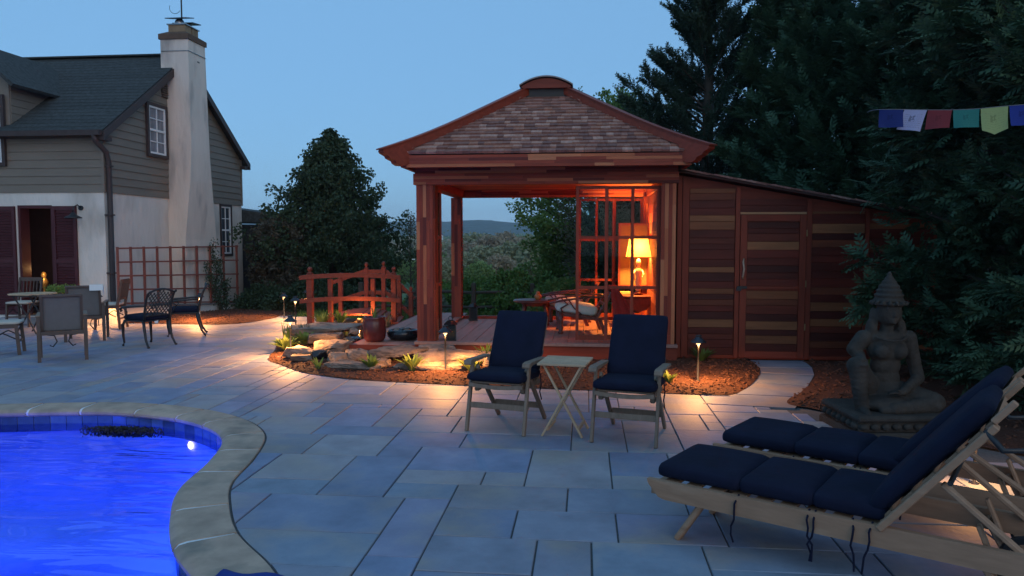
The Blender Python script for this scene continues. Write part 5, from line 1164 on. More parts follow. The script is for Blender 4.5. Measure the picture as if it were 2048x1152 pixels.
# ================================================================ SUN LOUNGERS
def lounger(label, loc, rz_, back=44, hx=1.22):
    t = thing('sun_lounger', label, 'sun lounger', loc, rz_, 'wooden sun loungers with navy cushions'); m = M_LOUNGE
    L, W = 2.02, 0.62; ca, sa = math.cos(R(back)), math.sin(R(back))
    for y in (0.018, W - 0.018):
        b = B(); b.prism([(0, 0.325), (0.01, 0.30), (0.07, 0.235), (0.11, 0.225), (L, 0.225), (L, 0.33), (0.0, 0.33)], Matrix.Translation((0, y + 0.018, 0)) @ Matrix(((1, 0, 0, 0), (0, 0, -1, 0), (0, 1, 0, 0), (0, 0, 0, 1))), 0.036); b.obj('side_rail', m, t)
    for y in (0.056, W - 0.056):
        B().beam((0.36, y, 0.30), (0.17, y, 0.0), 0.034, 0.075, (0, 1, 0), ch=0.008).obj('leg', m, t)
        B().beam((1.62, y, 0.30), (1.76, y, 0.04), 0.034, 0.075, (0, 1, 0), ch=0.006).obj('leg', m, t)
        wh = B(); prof = [(0.115, -0.014), (0.125, 0), (0.115, 0.014), (0.085, 0.012), (0.085, -0.012)]
        k = 22; off = len(wh.v)
        for r_, a_ in prof:
            for j in range(k): th_ = 2 * math.pi * j / k; wh.v.append((1.80 + r_ * math.cos(th_), y + (0.05 if y > 0.3 else -0.05) * 0 + a_ + (0.042 if y > 0.3 else -0.042) * -1, 0.125 + r_ * math.sin(th_)))
        for i in range(5):
            for j in range(k): wh.f.append((i * k + j, i * k + (j + 1) % k, ((i + 1) % 5) * k + (j + 1) % k, ((i + 1) % 5) * k + j))
        yy = y + (-0.042 if y > 0.3 else 0.042)
        for j in range(5): th_ = 2 * math.pi * j / 5; wh.beam((1.80, yy, 0.125), (1.80 + 0.09 * math.cos(th_), yy, 0.125 + 0.09 * math.sin(th_)), 0.012, 0.02)
        wh.obj('wheel', M_IRON, t)
    for x in (0.03, 0.40, hx - 0.04, L - 0.03): B().bx(x - 0.02, x + 0.02, 0.038, W - 0.038, 0.235, 0.29).obj('cross_rail', m, t)
    for i in range(9): x = 0.09 + i * 0.13; B().bx(x, x + 0.085, 0.04, W - 0.04, 0.312, 0.328, ch=0.003).obj('seat_slat', m, t)
    P = lambda s, n=0.0: (hx + s * ca - n * sa, 0, 0.315 + s * sa + n * ca)
    bl = 0.73
    for y in (0.022, W - 0.022):
        p, q = P(0), P(bl); B().beam((p[0], y, p[2]), (q[0], y, q[2]), 0.034, 0.07, (0, 1, 0), ch=0.005).obj('back_rail', m, t)
        p, q = P(bl + 0.0, 0.02), P(bl + 0.13, 0.02); B().beam((p[0], y, p[2]), (q[0], y, q[2]), 0.03, 0.034, (0, 1, 0), ch=0.005).obj('back_tip', m, t)
        # prop struts
        p = P(0.36, -0.035); B().beam((p[0], y + (0.04 if y < 0.3 else -0.04), p[2]), (1.80, y + (0.04 if y < 0.3 else -0.04), 0.31), 0.022, 0.05, (0, 1, 0), ch=0.004).obj('prop', m, t)
        B().beam((1.62, y + (0.07 if y < 0.3 else -0.07), 0.40), (1.70, y + (0.07 if y < 0.3 else -0.07), 0.20), 0.02, 0.05, (0, 1, 0), ch=0.004).obj('prop_catch', m, t)
    for s in (0.06, 0.20, 0.34, 0.48, 0.62, 0.72):
        a, b_ = P(s - 0.035, 0.02), P(s + 0.035, 0.02); B().beam(((a[0] + b_[0]) / 2, 0.042, (a[2] + b_[2]) / 2), ((a[0] + b_[0]) / 2, W - 0.042, (a[2] + b_[2]) / 2), 0.07, 0.014, (-sa, 0, ca)).obj('back_slat', m, t)
    p = P(0.40, -0.05); B().tube([(p[0], 0.0, p[2]), (p[0], W, p[2])], 0.012, 8).obj('pivot_bar', M_IRON, t)
    Yc = W / 2
    for x0, x1 in ((0.04, 0.535), (0.515, 0.915), (0.895, hx + 0.03)):
        B().pillow(((x0 + x1) / 2, Yc, 0.378), (x1 - x0, W - 0.06, 0.088), 0.040, 0.016, 10).obj('seat_cushion', M_NAVY, t, True)
    c = P(0.40, 0.075); X = Vector((ca, 0, sa)); Z = Vector((-sa, 0, ca)); M = Matrix((X, Vector((0, 1, 0)), Z)).transposed().to_4x4(); M.translation = Vector((c[0], Yc, c[2]))
    B().pillow((0, 0, 0), (0.76, W - 0.06, 0.085), 0.040, 0.014, 10, M).obj('back_cushion', M_NAVY, t, True)
    p = P(bl - 0.05, -0.05); B().tube([(p[0] - 0.05, 0.0, p[2] + 0.05), (p[0] + 0.02, -0.012, p[2] - 0.03), (p[0] + 0.10, 0.0, p[2] - 0.02), (p[0] + 0.12, 0.04, p[2] + 0.06)], 0.014, 7).obj('back_strap', M_IRON, t, True)
    for i, x in enumerate((0.53, 0.895, 0.925, 1.10, 1.19)):
        rr = random.Random(i + 3); pts = [(x, 0.03, 0.335)]
        for k in range(1, 7): pts.append((x + rr.uniform(-0.012, 0.012) + 0.004 * k * (1 if i % 2 else -1), -0.012 + rr.uniform(-0.006, 0.004), 0.335 - k * 0.042))
        B().tube(pts, 0.0055, 5).obj('cushion_tie', M_NAVY, t)
    return t
lounger('nearest sun lounger with navy cushions, its ties hanging down', (0.36, 4.30, 0), R(-31), 51)
lounger('second sun lounger with navy cushions, nearer the statue', (0.86, 5.09, 0), R(-33), 48, 1.15)
# ================================================================ CAST IRON CHAIRS
def iron_chair(label, loc, rz_):
    t = thing('cast_iron_chair', label, 'garden chair', loc, rz_, 'black cast metal chairs'); m = M_IRON      # faces local -x
    for s in (-1, 1):
        y = s * 0.24
        B().tube([(-0.22, y, 0.42), (-0.27, y * 1.04, 0.34), (-0.265, y * 1.04, 0.18), (-0.25, y * 1.02, 0.06), (-0.275, y * 1.05, 0.012)], [0.024, 0.028, 0.021, 0.016, 0.022], 8).obj('leg', m, t, True)
        B().tube([(0.20, y * 0.92, 0.42), (0.225, y * 0.95, 0.28), (0.27, y, 0.12), (0.325, y * 1.03, 0.03), (0.35, y * 1.05, 0.012)], [0.024, 0.022, 0.019, 0.016, 0.022], 8).obj('leg', m, t, True)
        B().tube([(0.24, y * 0.95, 0.66), (0.10, y * 1.12, 0.655), (-0.10, y * 1.2, 0.64), (-0.22, y * 1.2, 0.63), (-0.27, y * 1.18, 0.60), (-0.26, y * 1.16, 0.565), (-0.235, y * 1.15, 0.585)], [0.014, 0.017, 0.019, 0.021, 0.021, 0.017, 0.011], 8).obj('arm', m, t, True)
        B().tube([(-0.20, y * 1.18, 0.63), (-0.12, y * 1.14, 0.56), (-0.17, y * 1.05, 0.48), (-0.20, y, 0.43)], 0.011, 7).obj('arm_post', m, t, True)
        B().tube([(0.22, y * 0.94, 0.42), (0.25, y * 0.96, 0.58), (0.30, y * 0.99, 0.76), (0.35, y * 0.98, 0.86), (0.40, y * 0.97, 0.89), (0.41, y * 0.95, 0.875)], [0.02, 0.02, 0.019, 0.018, 0.016, 0.012], 8).obj('back_post', m, t, True)
    bx_ = lambda z: 0.22 + 0.13 * ((z - 0.42) / 0.44) ** 1.3
    top = lambda y: 0.865 + 0.06 * (1 - (y / 0.23) ** 2)
    B().tube([(bx_(0.87), y, top(y)) for y in np.linspace(-0.23, 0.23, 11)], 0.017, 8).obj('top_rail', m, t, True)
    B().tube([(bx_(0.50), y, 0.50) for y in np.linspace(-0.22, 0.22, 5)], 0.013, 6).obj('low_rail', m, t, True)
    for k in range(-7, 8):
        for d in (-1, 1):
            pts = []
            for u in np.linspace(0, 1, 9):
                z = 0.50 + 0.42 * u; y = k * 0.062 + d * (u - 0.5) * 0.36
                if abs(y) < 0.228 and z < top(y): pts.append((bx_(z), y, z))
            if len(pts) > 1: B().tube(pts, 0.0085, 5).obj('lattice_bar', m, t)
    B().bx(-0.25, 0.23, -0.25, 0.25, 0.405, 0.43, ch=0.008).obj('seat_frame', m, t)
    B().pillow((-0.015, 0, 0.465), (0.50, 0.50, 0.085), 0.04, 0.015, 8).obj('seat_cushion', M_NAVY, t, True)
    B().add([(0.22, -0.05, 0.42), (0.23, 0.02, 0.42), (0.25, 0.0, 0.37), (0.24, -0.05, 0.375)], [(0, 1, 2, 3)]).obj('care_tag', M_WHITEP, t)
    return t
iron_chair('nearer black cast metal chair with lattice back and navy cushion', (-7.03, 11.42, 0), R(-22))
iron_chair('farther black cast metal chair turned sideways, beside the trellis', (-7.12, 12.72, 0), R(26))
# ================================================================ SLING CHAIRS, WOODEN FOLDING CHAIRS, BISTRO TABLE
M_BROWNF = mat('brown_frame', (0.105, 0.075, 0.062), 0.55, 0.15, 14, bump=0.05)
def sling_chair(label, loc, rz_, towel=False):
    t = thing('sling_chair', label, 'armchair', loc, rz_, 'grey sling armchairs'); m = M_BROWNF     # back towards local -y
    for s in (-1, 1):
        x = s * 0.285
        B().bx(x - 0.022, x + 0.022, -0.022, 0.022, 0, 0.63).obj('leg', m, t); B().bx(x - 0.022, x + 0.022, 0.50, 0.545, 0, 0.63).obj('leg', m, t)
        B().bx(x - 0.03, x + 0.03, -0.02, 0.60, 0.632, 0.655, ch=0.006).obj('arm', M_TEAKG, t)
        B().beam((x - s * 0.045, 0.06, 0.40), (x - s * 0.045, -0.07, 0.92), 0.035, 0.045, (0, 1, 0)).obj('back_post', m, t)
        B().beam((x - s * 0.045, 0.06, 0.41), (x - s * 0.045, 0.55, 0.43), 0.035, 0.045).obj('seat_rail', m, t)
    B().beam((-0.26, -0.07, 0.925), (0.26, -0.07, 0.925), 0.05, 0.04, ch=0.01).obj('top_rail', m, t)
    for y, z in ((0.0, 0.40), (0.52, 0.40)): B().beam((-0.262, y, z), (0.262, y, z), 0.03, 0.05).obj('stretcher', m, t)
    B().add([(-0.225, 0.055, 0.44), (0.225, 0.055, 0.44), (0.225, -0.055, 0.905), (-0.225, -0.055, 0.905), (-0.225, 0.075, 0.44), (0.225, 0.075, 0.44), (0.225, -0.035, 0.905), (-0.225, -0.035, 0.905)], [(0, 1, 2, 3), (7, 6, 5, 4), (0, 4, 5, 1), (2, 6, 7, 3), (1, 5, 6, 2), (3, 7, 4, 0)]).obj('back_sling', M_SLING, t)
    B().bx(-0.225, 0.225, 0.08, 0.54, 0.425, 0.437).obj('seat_sling', M_SLING, t)
    for s in (-1, 1): B().tube([(s * 0.20, 0.02, 0.38), (s * 0.10, 0.05, 0.36), (s * 0.07, 0.08, 0.27), (s * 0.12, 0.1, 0.20), (s * 0.16, 0.1, 0.22)], 0.009, 6).obj('scroll_brace', M_IRON, t)
    return t
sling_chair('nearest grey sling armchair seen from behind', (-7.30, 9.80, 0), R(36))
sling_chair('farther grey sling armchair with a white towel on its corner', (-8.35, 11.75, 0), R(28))
tw = B(); tw.add([(0.10, -0.10, 0.955), (0.30, -0.10, 0.955), (0.30, -0.03, 0.955), (0.10, -0.03, 0.955), (0.10, -0.115, 0.86), (0.30, -0.115, 0.86), (0.30, 0.0, 0.87), (0.10, 0.0, 0.87), (0.305, -0.07, 0.78), (0.305, -0.02, 0.78)], [(0, 1, 2, 3), (0, 4, 5, 1), (3, 2, 6, 7), (1, 5, 8, 9, 6, 2)])
o = tw.obj('white_towel', M_WHITEP); o.location = (-8.35, 11.75, 0); o.rotation_euler = (0, 0, R(28)); o.modifiers.new('s', 'SOLIDIFY').thickness = 0.008; tag(o, 'white towel folded over the corner of the grey sling chair', 'towel')
def wood_chair(label, loc, rz_, wood=M_WOODR):
    t = thing('folding_chair', label, 'folding chair', loc, rz_, 'slatted wooden folding chairs')        # back towards local +y, faces -y
    for s in (-1, 1):
        x = s * 0.21
        B().beam((x, -0.20, 0.0), (x, -0.17, 0.45), 0.03, 0.045, (0, 1, 0)).obj('leg', wood, t)
        B().beam((x, 0.24, 0.0), (x, 0.20, 0.45), 0.03, 0.045, (0, 1, 0)).obj('leg', wood, t)
        B().beam((x, 0.20, 0.44), (x, 0.30, 0.95), 0.03, 0.045, (0, 1, 0)).obj('back_post', wood, t)
        B().bx(x - 0.014, x + 0.014, -0.16, 0.19, 0.40, 0.44).obj('seat_rail', wood, t)
        B().tube([(x, -0.16, 0.24), (x, 0.0, 0.33), (x, 0.17, 0.24)], 0.01, 6).obj('scroll_brace', M_IRON, t)
    B().beam((-0.195, 0.293, 0.915), (0.195, 0.293, 0.915), 0.02, 0.075, (0, 0, 1)).obj('top_rail', wood, t); B().beam((-0.195, 0.225, 0.58), (0.195, 0.225, 0.58), 0.02, 0.045).obj('low_rail', wood, t)
    for i in range(5): x = -0.13 + i * 0.065; B().beam((x, 0.229, 0.602), (x, 0.287, 0.878), 0.012, 0.032, (0, 1, 0)).obj('back_slat', wood, t)
    for y, z in ((-0.187, 0.2), (0.222, 0.2)): B().beam((-0.195, y, z), (0.195, y, z), 0.018, 0.03).obj('stretcher', wood, t)
    B().bx(-0.22, 0.22, -0.19, 0.19, 0.441, 0.455).obj('seat_board', wood, t)
    B().pillow((0, -0.01, 0.475), (0.43, 0.42, 0.045), 0.02, 0.006, 6).obj('seat_cushion', M_CREAM, t, True)
    return t
wood_chair('wooden folding chair with cream seat by the downpipe', (-9.10, 13.55, 0), R(-75))
wood_chair('wooden folding chair with cream seat before the dark doorway', (-11.05, 13.75, 0), R(8), M_BROWNF)
wood_chair('cream-seated folding chair cut off by the left edge', (-8.62, 10.35, 0), R(120), M_BROWNF)
t = thing('bistro_table', 'round slatted wooden bistro table between the dining chairs', 'table', (-10.05, 12.75, 0))
for i in range(7):
    y = -0.30 + i * 0.1; hw_ = math.sqrt(max(0.36 ** 2 - y * y, 0.01)); B().bx(-hw_, hw_, y - 0.046, y + 0.046, 0.71, 0.732, ch=0.004).obj('top_slat', M_TEAK, t)
for s in (-1, 1):
    B().tube([(s * 0.24, -0.2, 0.70), (s * 0.03, -0.16, 0.38), (-s * 0.2, -0.2, 0.0)], 0.014, 7).obj('leg', M_IRON, t); B().tube([(s * 0.24, 0.2, 0.70), (s * 0.03, 0.16, 0.38), (-s * 0.2, 0.2, 0.0)], 0.014, 7).obj('leg', M_IRON, t)
B().bx(-0.24, 0.24, -0.22, -0.19, 0.685, 0.709).bx(-0.24, 0.24, 0.19, 0.22, 0.685, 0.709).obj('top_bearer', M_IRON, t)
# ================================================================ BRIDGE
br = thing('garden_bridge', 'arched red wooden footbridge with ball-topped railing posts', 'bridge', (-4.6, 15.0, 0), world=True)
def post(x, y, z0, z1, w_=0.1, ball=True):
    b = B().bx(x - w_ / 2, x + w_ / 2, y - w_ / 2, y + w_ / 2, z0, z1, ch=0.006); o = b.obj('railing_post', M_BRIDGE, br)
    if ball: B().lathe([(w_ * 0.52, z1 + 0.001), (w_ * 0.56, z1 + 0.02), (w_ * 0.25, z1 + 0.035), (w_ * 0.25, z1 + 0.05), (w_ * 0.42, z1 + 0.07), (w_ * 0.45, z1 + 0.10), (w_ * 0.3, z1 + 0.13), (0.005, z1 + 0.14)], 14, (x, y, 0)).obj('ball_finial', M_BRIDGE, o, True)
def arc_rail(p0, p1, rise, z0, z1, w_, h, n=12, ext=0.0):
    b = B(); P0, P1 = Vector(p0), Vector(p1); vs = []
    for i in range(n + 1):
        f = i / n; q = P0.lerp(P1, f); zc_ = z0 + (z1 - z0) * f + rise * (1 - (2 * f - 1) ** 2); d = (P1 - P0).normalized(); nn = Vector((-d.y, d.x, 0)) * w_ / 2
        vs += [(q.x - nn.x, q.y - nn.y, zc_ - h / 2), (q.x + nn.x, q.y + nn.y, zc_ - h / 2), (q.x + nn.x, q.y + nn.y, zc_ + h / 2), (q.x - nn.x, q.y - nn.y, zc_ + h / 2)]
    fs = [(i * 4 + j, i * 4 + (j + 1) % 4, (i + 1) * 4 + (j + 1) % 4, (i + 1) * 4 + j) for i in range(n) for j in range(4)] + [(3, 2, 1, 0), tuple(n * 4 + j for j in range(4))]
    b.add(vs, fs); return b
fp = lambda f: (-5.44 + 1.62 * f, 14.40 + 0.30 * f)
for f, z1, w_, bl in ((0.0, 1.03, 0.115, True), (1.0, 1.03, 0.10, True)): x, y = fp(f); post(x, y, -0.05, z1, w_, bl)
for f in (0.24, 0.75 - 0.22 + 0.22,): x, y = fp(f); post(x, y, -0.05, 0.93, 0.085, False)
for nm, z in (('handrail', 0.955), ('mid_rail', 0.49)): arc_rail((*np.add(fp(-0.11), (0, -0.075)), 0), (*np.add(fp(1.09), (0, -0.075)), 0), 0.05, z, z, 0.045, 0.085).obj(nm, M_BRIDGE, br)
rp_ = lambda f: (-5.30 + 1.52 * f, 15.75 + 0.25 * f)
rise = lambda f: 0.10 + 0.25 * (1 - (2 * f - 1) ** 2)
for f, top_ in ((0.02, 0.86), (0.38, 1.08), (0.62, 1.10), (0.84, 0.74), (1.0, 0.55)): x, y = rp_(f); post(x, y, -0.3, top_, 0.09)
B().beam((*rp_(-0.1), 0.78), (*rp_(0.34), 1.02), 0.045, 0.08).beam((*rp_(0.34), 1.02), (*rp_(0.66), 1.02), 0.045, 0.08).beam((*rp_(0.66), 1.02), (*rp_(1.05), 0.42), 0.045, 0.08).obj('rear_handrail', M_BRIDGE, br)
B().beam((*rp_(-0.1), 0.35), (*rp_(0.34), 0.56), 0.045, 0.08).beam((*rp_(0.34), 0.56), (*rp_(0.66), 0.56), 0.045, 0.08).beam((*rp_(0.66), 0.56), (*rp_(1.05), 0.0), 0.045, 0.08).obj('rear_rail', M_BRIDGE, br)
for i in range(13):
    f = (i + 0.5) / 13; x = -5.40 + 1.62 * f; z = 0.02 + 0.20 * (1 - (2 * f - 1) ** 2)
    B().box((x, 15.15, z), (0.115, 1.3, 0.035), rz=R(9)).obj('bridge_plank', M_BRIDGE, br)
# ================================================================ ROCKS AND STREAM
def rock(name, label, loc, d, seed, rz_=0, flat=0.6, group='rocks of the stream bank', m=M_ROCK, tilt=(0, 0)):
    rr = random.Random(seed); bm = bmesh.new(); pts = []
    for i in range(20):
        v = Vector((rr.gauss(0, 1), rr.gauss(0, 1), rr.gauss(0, 1))).normalized(); q = [math.copysign(abs(c) ** flat, c) for c in v]; s = rr.uniform(0.86, 1.06)
        bm.verts.new((q[0] * d[0] / 2 * s, q[1] * d[1] / 2 * s, max(-0.8, min(0.82, q[2])) * d[2] / 2 * (0.97 + 0.05 * rr.random())))
    bmesh.ops.convex_hull(bm, input=bm.verts); 
    for v in [v for v in bm.verts if not v.link_faces]: bm.verts.remove(v)
    bmesh.ops.dissolve_limit(bm, angle_limit=R(9), verts=bm.verts, edges=bm.edges)
    bmesh.ops.bevel(bm, geom=bm.edges[:], offset=min(d) * 0.07, segments=2, affect='EDGES', profile=0.6)
    bmesh.ops.triangulate(bm, faces=bm.faces[:]); bmesh.ops.subdivide_edges(bm, edges=[e for e in bm.edges if e.calc_length() > min(d) * 0.35], cuts=2)
    for v in bm.verts: v.co += v.normal * (0.014 * vnoise(v.co.x * 9 + seed, v.co.y * 9 + v.co.z * 7, 1.3, seed) + 0.008 * vnoise(v.co.x * 31, v.co.y * 31 + v.co.z * 43, 1.0, seed))
    me = bpy.data.meshes.new(name); bm.to_mesh(me); bm.free(); o = put(name, me, m, None, True); me.set_sharp_from_angle(angle=R(17))
    o.location = (loc[0], loc[1], loc[2]); o.rotation_euler = (R(tilt[0]), R(tilt[1]), rz_); tag(o, label, 'rock', group); return o
rock('flat_boulder', 'wide flat boulder behind the path light, left of the folding chairs', (-1.72, 9.75, 0.13), (1.25, 0.62, 0.24), 1, 0.1, 0.55)
rock('flat_boulder', 'pale flat rock lying at the mulch edge in front of the wide boulder', (-1.95, 9.42, 0.08), (1.25, 0.42, 0.14), 2, -0.05, 0.55)
rock('flat_boulder', 'rounded boulder at the right end of the rock row', (-1.18, 9.72, 0.14), (0.62, 0.5, 0.25), 3, 0.3, 0.75)
rock('slab_rock', 'long grey slab rock leaning before the deck skirt', (-2.55, 9.98, 0.17), (0.85, 0.42, 0.13), 4, -0.1, 0.5, tilt=(14, 2))
rock('slab_rock', 'dark thin slab propped against the pavilion base', (-2.02, 10.14, 0.20), (0.55, 0.22, 0.09), 5, 0.05, 0.5, tilt=(20, 0))
rock('slab_rock', 'pale squarish rock at the deck corner', (-3.12, 10.02, 0.10), (0.42, 0.36, 0.22), 6, 0.4, 0.6)
rock('slab_rock', 'small pale rock below the long slab', (-2.72, 9.62, 0.07), (0.48, 0.26, 0.14), 7, 0.2, 0.6)
rock('slab_rock', 'long thin rock edging the mulch below the deck corner', (-2.98, 9.38, 0.07), (0.95, 0.22, 0.12), 8, -0.12, 0.55)
rock('stream_rock', 'big square rock in the middle of the little waterfall', (-3.62, 10.42, 0.14), (0.58, 0.46, 0.30), 9, 0.15, 0.5)
rock('stream_rock', 'flat pale rock beside the bed-tip path light', (-4.00, 10.22, 0.12), (0.52, 0.36, 0.17), 10, -0.1, 0.5)
rock('stream_rock', 'small flat rock lowest at the bed tip', (-3.86, 9.92, 0.08), (0.42, 0.26, 0.10), 11, 0.1, 0.5)
rock('stream_rock', 'black wet rock between the flat rock and the square rock', (-3.66, 9.98, 0.11), (0.26, 0.24, 0.20), 12, 0.5, 0.6, m=M_BLACK)
rock('stream_rock', 'pointed pale rock below the stone bench', (-4.02, 11.35, 0.16), (0.62, 0.36, 0.20), 13, 0.15, 0.55)
rock('stream_rock', 'dark round rock beside the red pot', (-3.52, 11.0, 0.14), (0.30, 0.34, 0.28), 14, 0.0, 0.8, m=M_BLACK)
rock('stream_rock', 'grey cobble under the right end of the stone bench', (-3.72, 11.75, 0.22), (0.20, 0.18, 0.16), 15, 0.0, 0.8)
rock('stream_rock', 'leaning rock by the waterfall foot', (-3.32, 9.86, 0.09), (0.36, 0.34, 0.20), 16, 0.7, 0.6)
rock('stream_rock', 'small round rock at the waterfall foot', (-3.10, 9.55, 0.08), (0.28, 0.22, 0.15), 17, 0.2, 0.7)
rock('stone_bench', 'broad pale stone slab bridging the stream like a bench', (-4.25, 12.05, 0.235), (1.30, 0.95, 0.13), 18, 0.03, 0.45)
rock('stream_rock', 'rock carrying the left end of the stone bench', (-4.72, 12.0, 0.08), (0.30, 0.5, 0.24), 19, 0, 0.6)
rock('stream_rock', 'rock carrying the right end of the stone bench', (-3.62, 12.3, 0.08), (0.26, 0.4, 0.24), 20, 0, 0.6)
rock('stream_rock', 'flat rock among the plants under the bridge', (-4.55, 13.5, 0.08), (0.7, 0.4, 0.14), 21, 0.1, 0.5)
rock('stream_rock', 'pale rock under the middle of the bridge', (-4.05, 14.1, 0.10), (0.34, 0.26, 0.16), 22, 0.1, 0.6)
rock('stream_rock', 'pale rock between the bridge posts', (-4.5, 14.85, 0.05), (0.4, 0.26, 0.18), 23, 0.4, 0.6)
pw = B().prism([(-4.35, 11.9), (-3.9, 10.9), (-3.75, 10.15), (-3.42, 9.98), (-3.38, 10.6), (-3.40, 12.3), (-3.5, 13.6), (-4.3, 14.4), (-4.5, 13.2)], Matrix.Translation((0, 0, 0.02)), 0.055).obj('stream', M_WATERD); structure(pw, 'dark narrow stream running under the stone bench and bridge')
# ================================================================ STATUE
def statue():
    t = thing('garden_statue', 'weathered stone statue of a seated figure in a tall crown', 'statue', (2.69, 6.98, 0), R(6))
    th_ = np.linspace(0, math.pi, 13)[1:-1]; ph_ = np.arange(20) * 2 * math.pi / 20
    UV_ = np.array([(0, 0, 1.0)] + [(math.sin(a) * math.cos(b), math.sin(a) * math.sin(b), math.cos(a)) for a in th_ for b in ph_] + [(0, 0, -1.0)])
    UF_ = [(0, 1 + j, 1 + (j + 1) % 20) for j in range(20)]
    for i in range(10):
        for j in range(20):
            a, b, c, d = 1 + i * 20 + j, 1 + i * 20 + (j + 1) % 20, 1 + (i + 1) * 20 + (j + 1) % 20, 1 + (i + 1) * 20 + j; UF_ += [(a, d, c), (a, c, b)]
    UF_ += [(221, 201 + (j + 1) % 20, 201 + j) for j in range(20)]; UF_ = np.array(UF_); SV = []
    def ell(c, r, rot=None):
        SV.append(UV_ * np.array(r) + np.array(c))
    def cap(p, q, r0, r1, n=7):
        p, q = Vector(p), Vector(q)
        for i in range(n + 1): f = i / n; ell(p.lerp(q, f), (r0 + (r1 - r0) * f,) * 3)
    # pelvis, torso, chest, neck, head
    ell((0.0, 0.02, 0.34), (0.20, 0.16, 0.12)); ell((0.0, 0.02, 0.46), (0.135, 0.105, 0.14)); ell((0.0, 0.01, 0.58), (0.135, 0.10, 0.12)); ell((0.0, 0.0, 0.72), (0.175, 0.115, 0.13)); ell((0, 0.01, 0.82), (0.19, 0.095, 0.07))
    ell((-0.078, -0.085, 0.715), (0.072, 0.065, 0.07)); ell((0.078, -0.085, 0.715), (0.072, 0.065, 0.07)); cap((0, 0.01, 0.86), (0, -0.01, 0.96), 0.06, 0.055)
    ell((0, -0.03, 1.06), (0.108, 0.105, 0.125)); ell((0, -0.055, 1.015), (0.07, 0.075, 0.07)); ell((0, -0.132, 1.045), (0.016, 0.02, 0.03)); ell((0, -0.12, 1.0), (0.032, 0.016, 0.011)); ell((0, -0.115, 0.975), (0.025, 0.02, 0.016))
    for s in (-1, 1): ell((s * 0.038, -0.115, 1.07), (0.024, 0.014, 0.010)); ell((s * 0.04, -0.112, 1.095), (0.032, 0.016, 0.008)); ell((s * 0.098, -0.01, 1.03), (0.02, 0.03, 0.065)); ell((s * 0.105, -0.01, 0.95), (0.018, 0.02, 0.035))
    # tiered crown
    for r_, z, h_ in ((0.142, 1.130, 0.018), (0.130, 1.165, 0.040), (0.122, 1.205, 0.035), (0.126, 1.215, 0.010), (0.106, 1.245, 0.036), (0.110, 1.256, 0.009), (0.088, 1.285, 0.036), (0.091, 1.295, 0.008), (0.064, 1.322, 0.034), (0.040, 1.352, 0.034), (0.022, 1.385, 0.036)): ell((0, -0.02, z), (r_, r_, h_))
    for k in range(16): a = 2 * math.pi * k / 16; ell((0.146 * math.cos(a), -0.02 + 0.146 * math.sin(a), 1.142), (0.016, 0.016, 0.022))
    for k in range(15): a = math.pi * (0.15 + 0.7 * k / 14); ell((0.15 * math.cos(a), -0.02 - 0.13 * math.sin(a), 0.865 - 0.05 * math.sin(a)), (0.013, 0.013, 0.013))
    for s in (-1, 1): ell((s * 0.13, 0.02, 0.90), (0.05, 0.06, 0.10)); ell((s * 0.115, 0.03, 1.0), (0.03, 0.04, 0.10))
    # right arm (viewer's right): down, elbow out, hand to the lap
    cap((0.205, 0.01, 0.82), (0.285, 0.03, 0.56), 0.072, 0.058); cap((0.285, 0.03, 0.56), (0.30, 0.0, 0.46), 0.058, 0.055); cap((0.30, 0.0, 0.46), (0.06, -0.20, 0.375), 0.055, 0.036); ell((0.02, -0.215, 0.372), (0.055, 0.04, 0.026))
    for k in range(4): cap((-0.02, -0.235 + 0.018 * k, 0.375), (-0.085 + 0.006 * k, -0.24 + 0.02 * k, 0.365), 0.012, 0.008, 4)
    cap((0.02, -0.245, 0.39), (-0.03, -0.265, 0.40), 0.012, 0.008, 4)
    # left arm (viewer's left): hand on the raised knee
    cap((-0.205, 0.01, 0.82), (-0.285, 0.02, 0.72), 0.075, 0.062); cap((-0.285, 0.02, 0.72), (-0.25, -0.02, 0.66), 0.06, 0.052); cap((-0.25, -0.02, 0.66), (-0.29, -0.15, 0.65), 0.05, 0.036); ell((-0.31, -0.17, 0.655), (0.045, 0.05, 0.026))
    for k in range(4): cap((-0.325 + 0.018 * k, -0.19, 0.655), (-0.335 + 0.02 * k, -0.235, 0.615), 0.012, 0.009, 4)
    # raised leg (viewer's left) and folded leg (viewer's right)
    cap((-0.12, 0.02, 0.33), (-0.315, -0.13, 0.585), 0.105, 0.085); ell((-0.325, -0.14, 0.595), (0.092, 0.092, 0.085)); cap((-0.325, -0.15, 0.57), (-0.29, -0.17, 0.22), 0.082, 0.058); cap((-0.29, -0.19, 0.215), (-0.30, -0.31, 0.19), 0.05, 0.036)
    cap((0.12, 0.0, 0.32), (0.33, -0.17, 0.28), 0.12, 0.095); ell((0.34, -0.18, 0.28), (0.10, 0.095, 0.085)); cap((0.33, -0.2, 0.26), (-0.06, -0.28, 0.24), 0.082, 0.055); cap((-0.06, -0.28, 0.235), (-0.15, -0.27, 0.225), 0.045, 0.034)
    # robe fall between the knees
    ell((-0.05, -0.13, 0.26), (0.24, 0.16, 0.075))
    me = np_mesh('figure', np.concatenate(SV), np.concatenate([UF_ + 222 * i for i in range(len(SV))]))
    o = bpy.data.objects.new('tmp', me); link(o); md = o.modifiers.new('r', 'REMESH'); md.mode = 'VOXEL'; md.voxel_size = 0.0085; sm = o.modifiers.new('s', 'SMOOTH'); sm.iterations = 2; sm.factor = 0.5
    dg = bpy.context.evaluated_depsgraph_get(); me2 = bpy.data.meshes.new_from_object(o.evaluated_get(dg)); bpy.data.objects.remove(o)
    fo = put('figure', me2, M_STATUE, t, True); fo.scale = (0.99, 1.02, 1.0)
    pl = B().bx(-0.44, 0.46, -0.42, 0.36, -0.03, 0.06, ch=0.018).obj('plinth', M_STATUE, t)
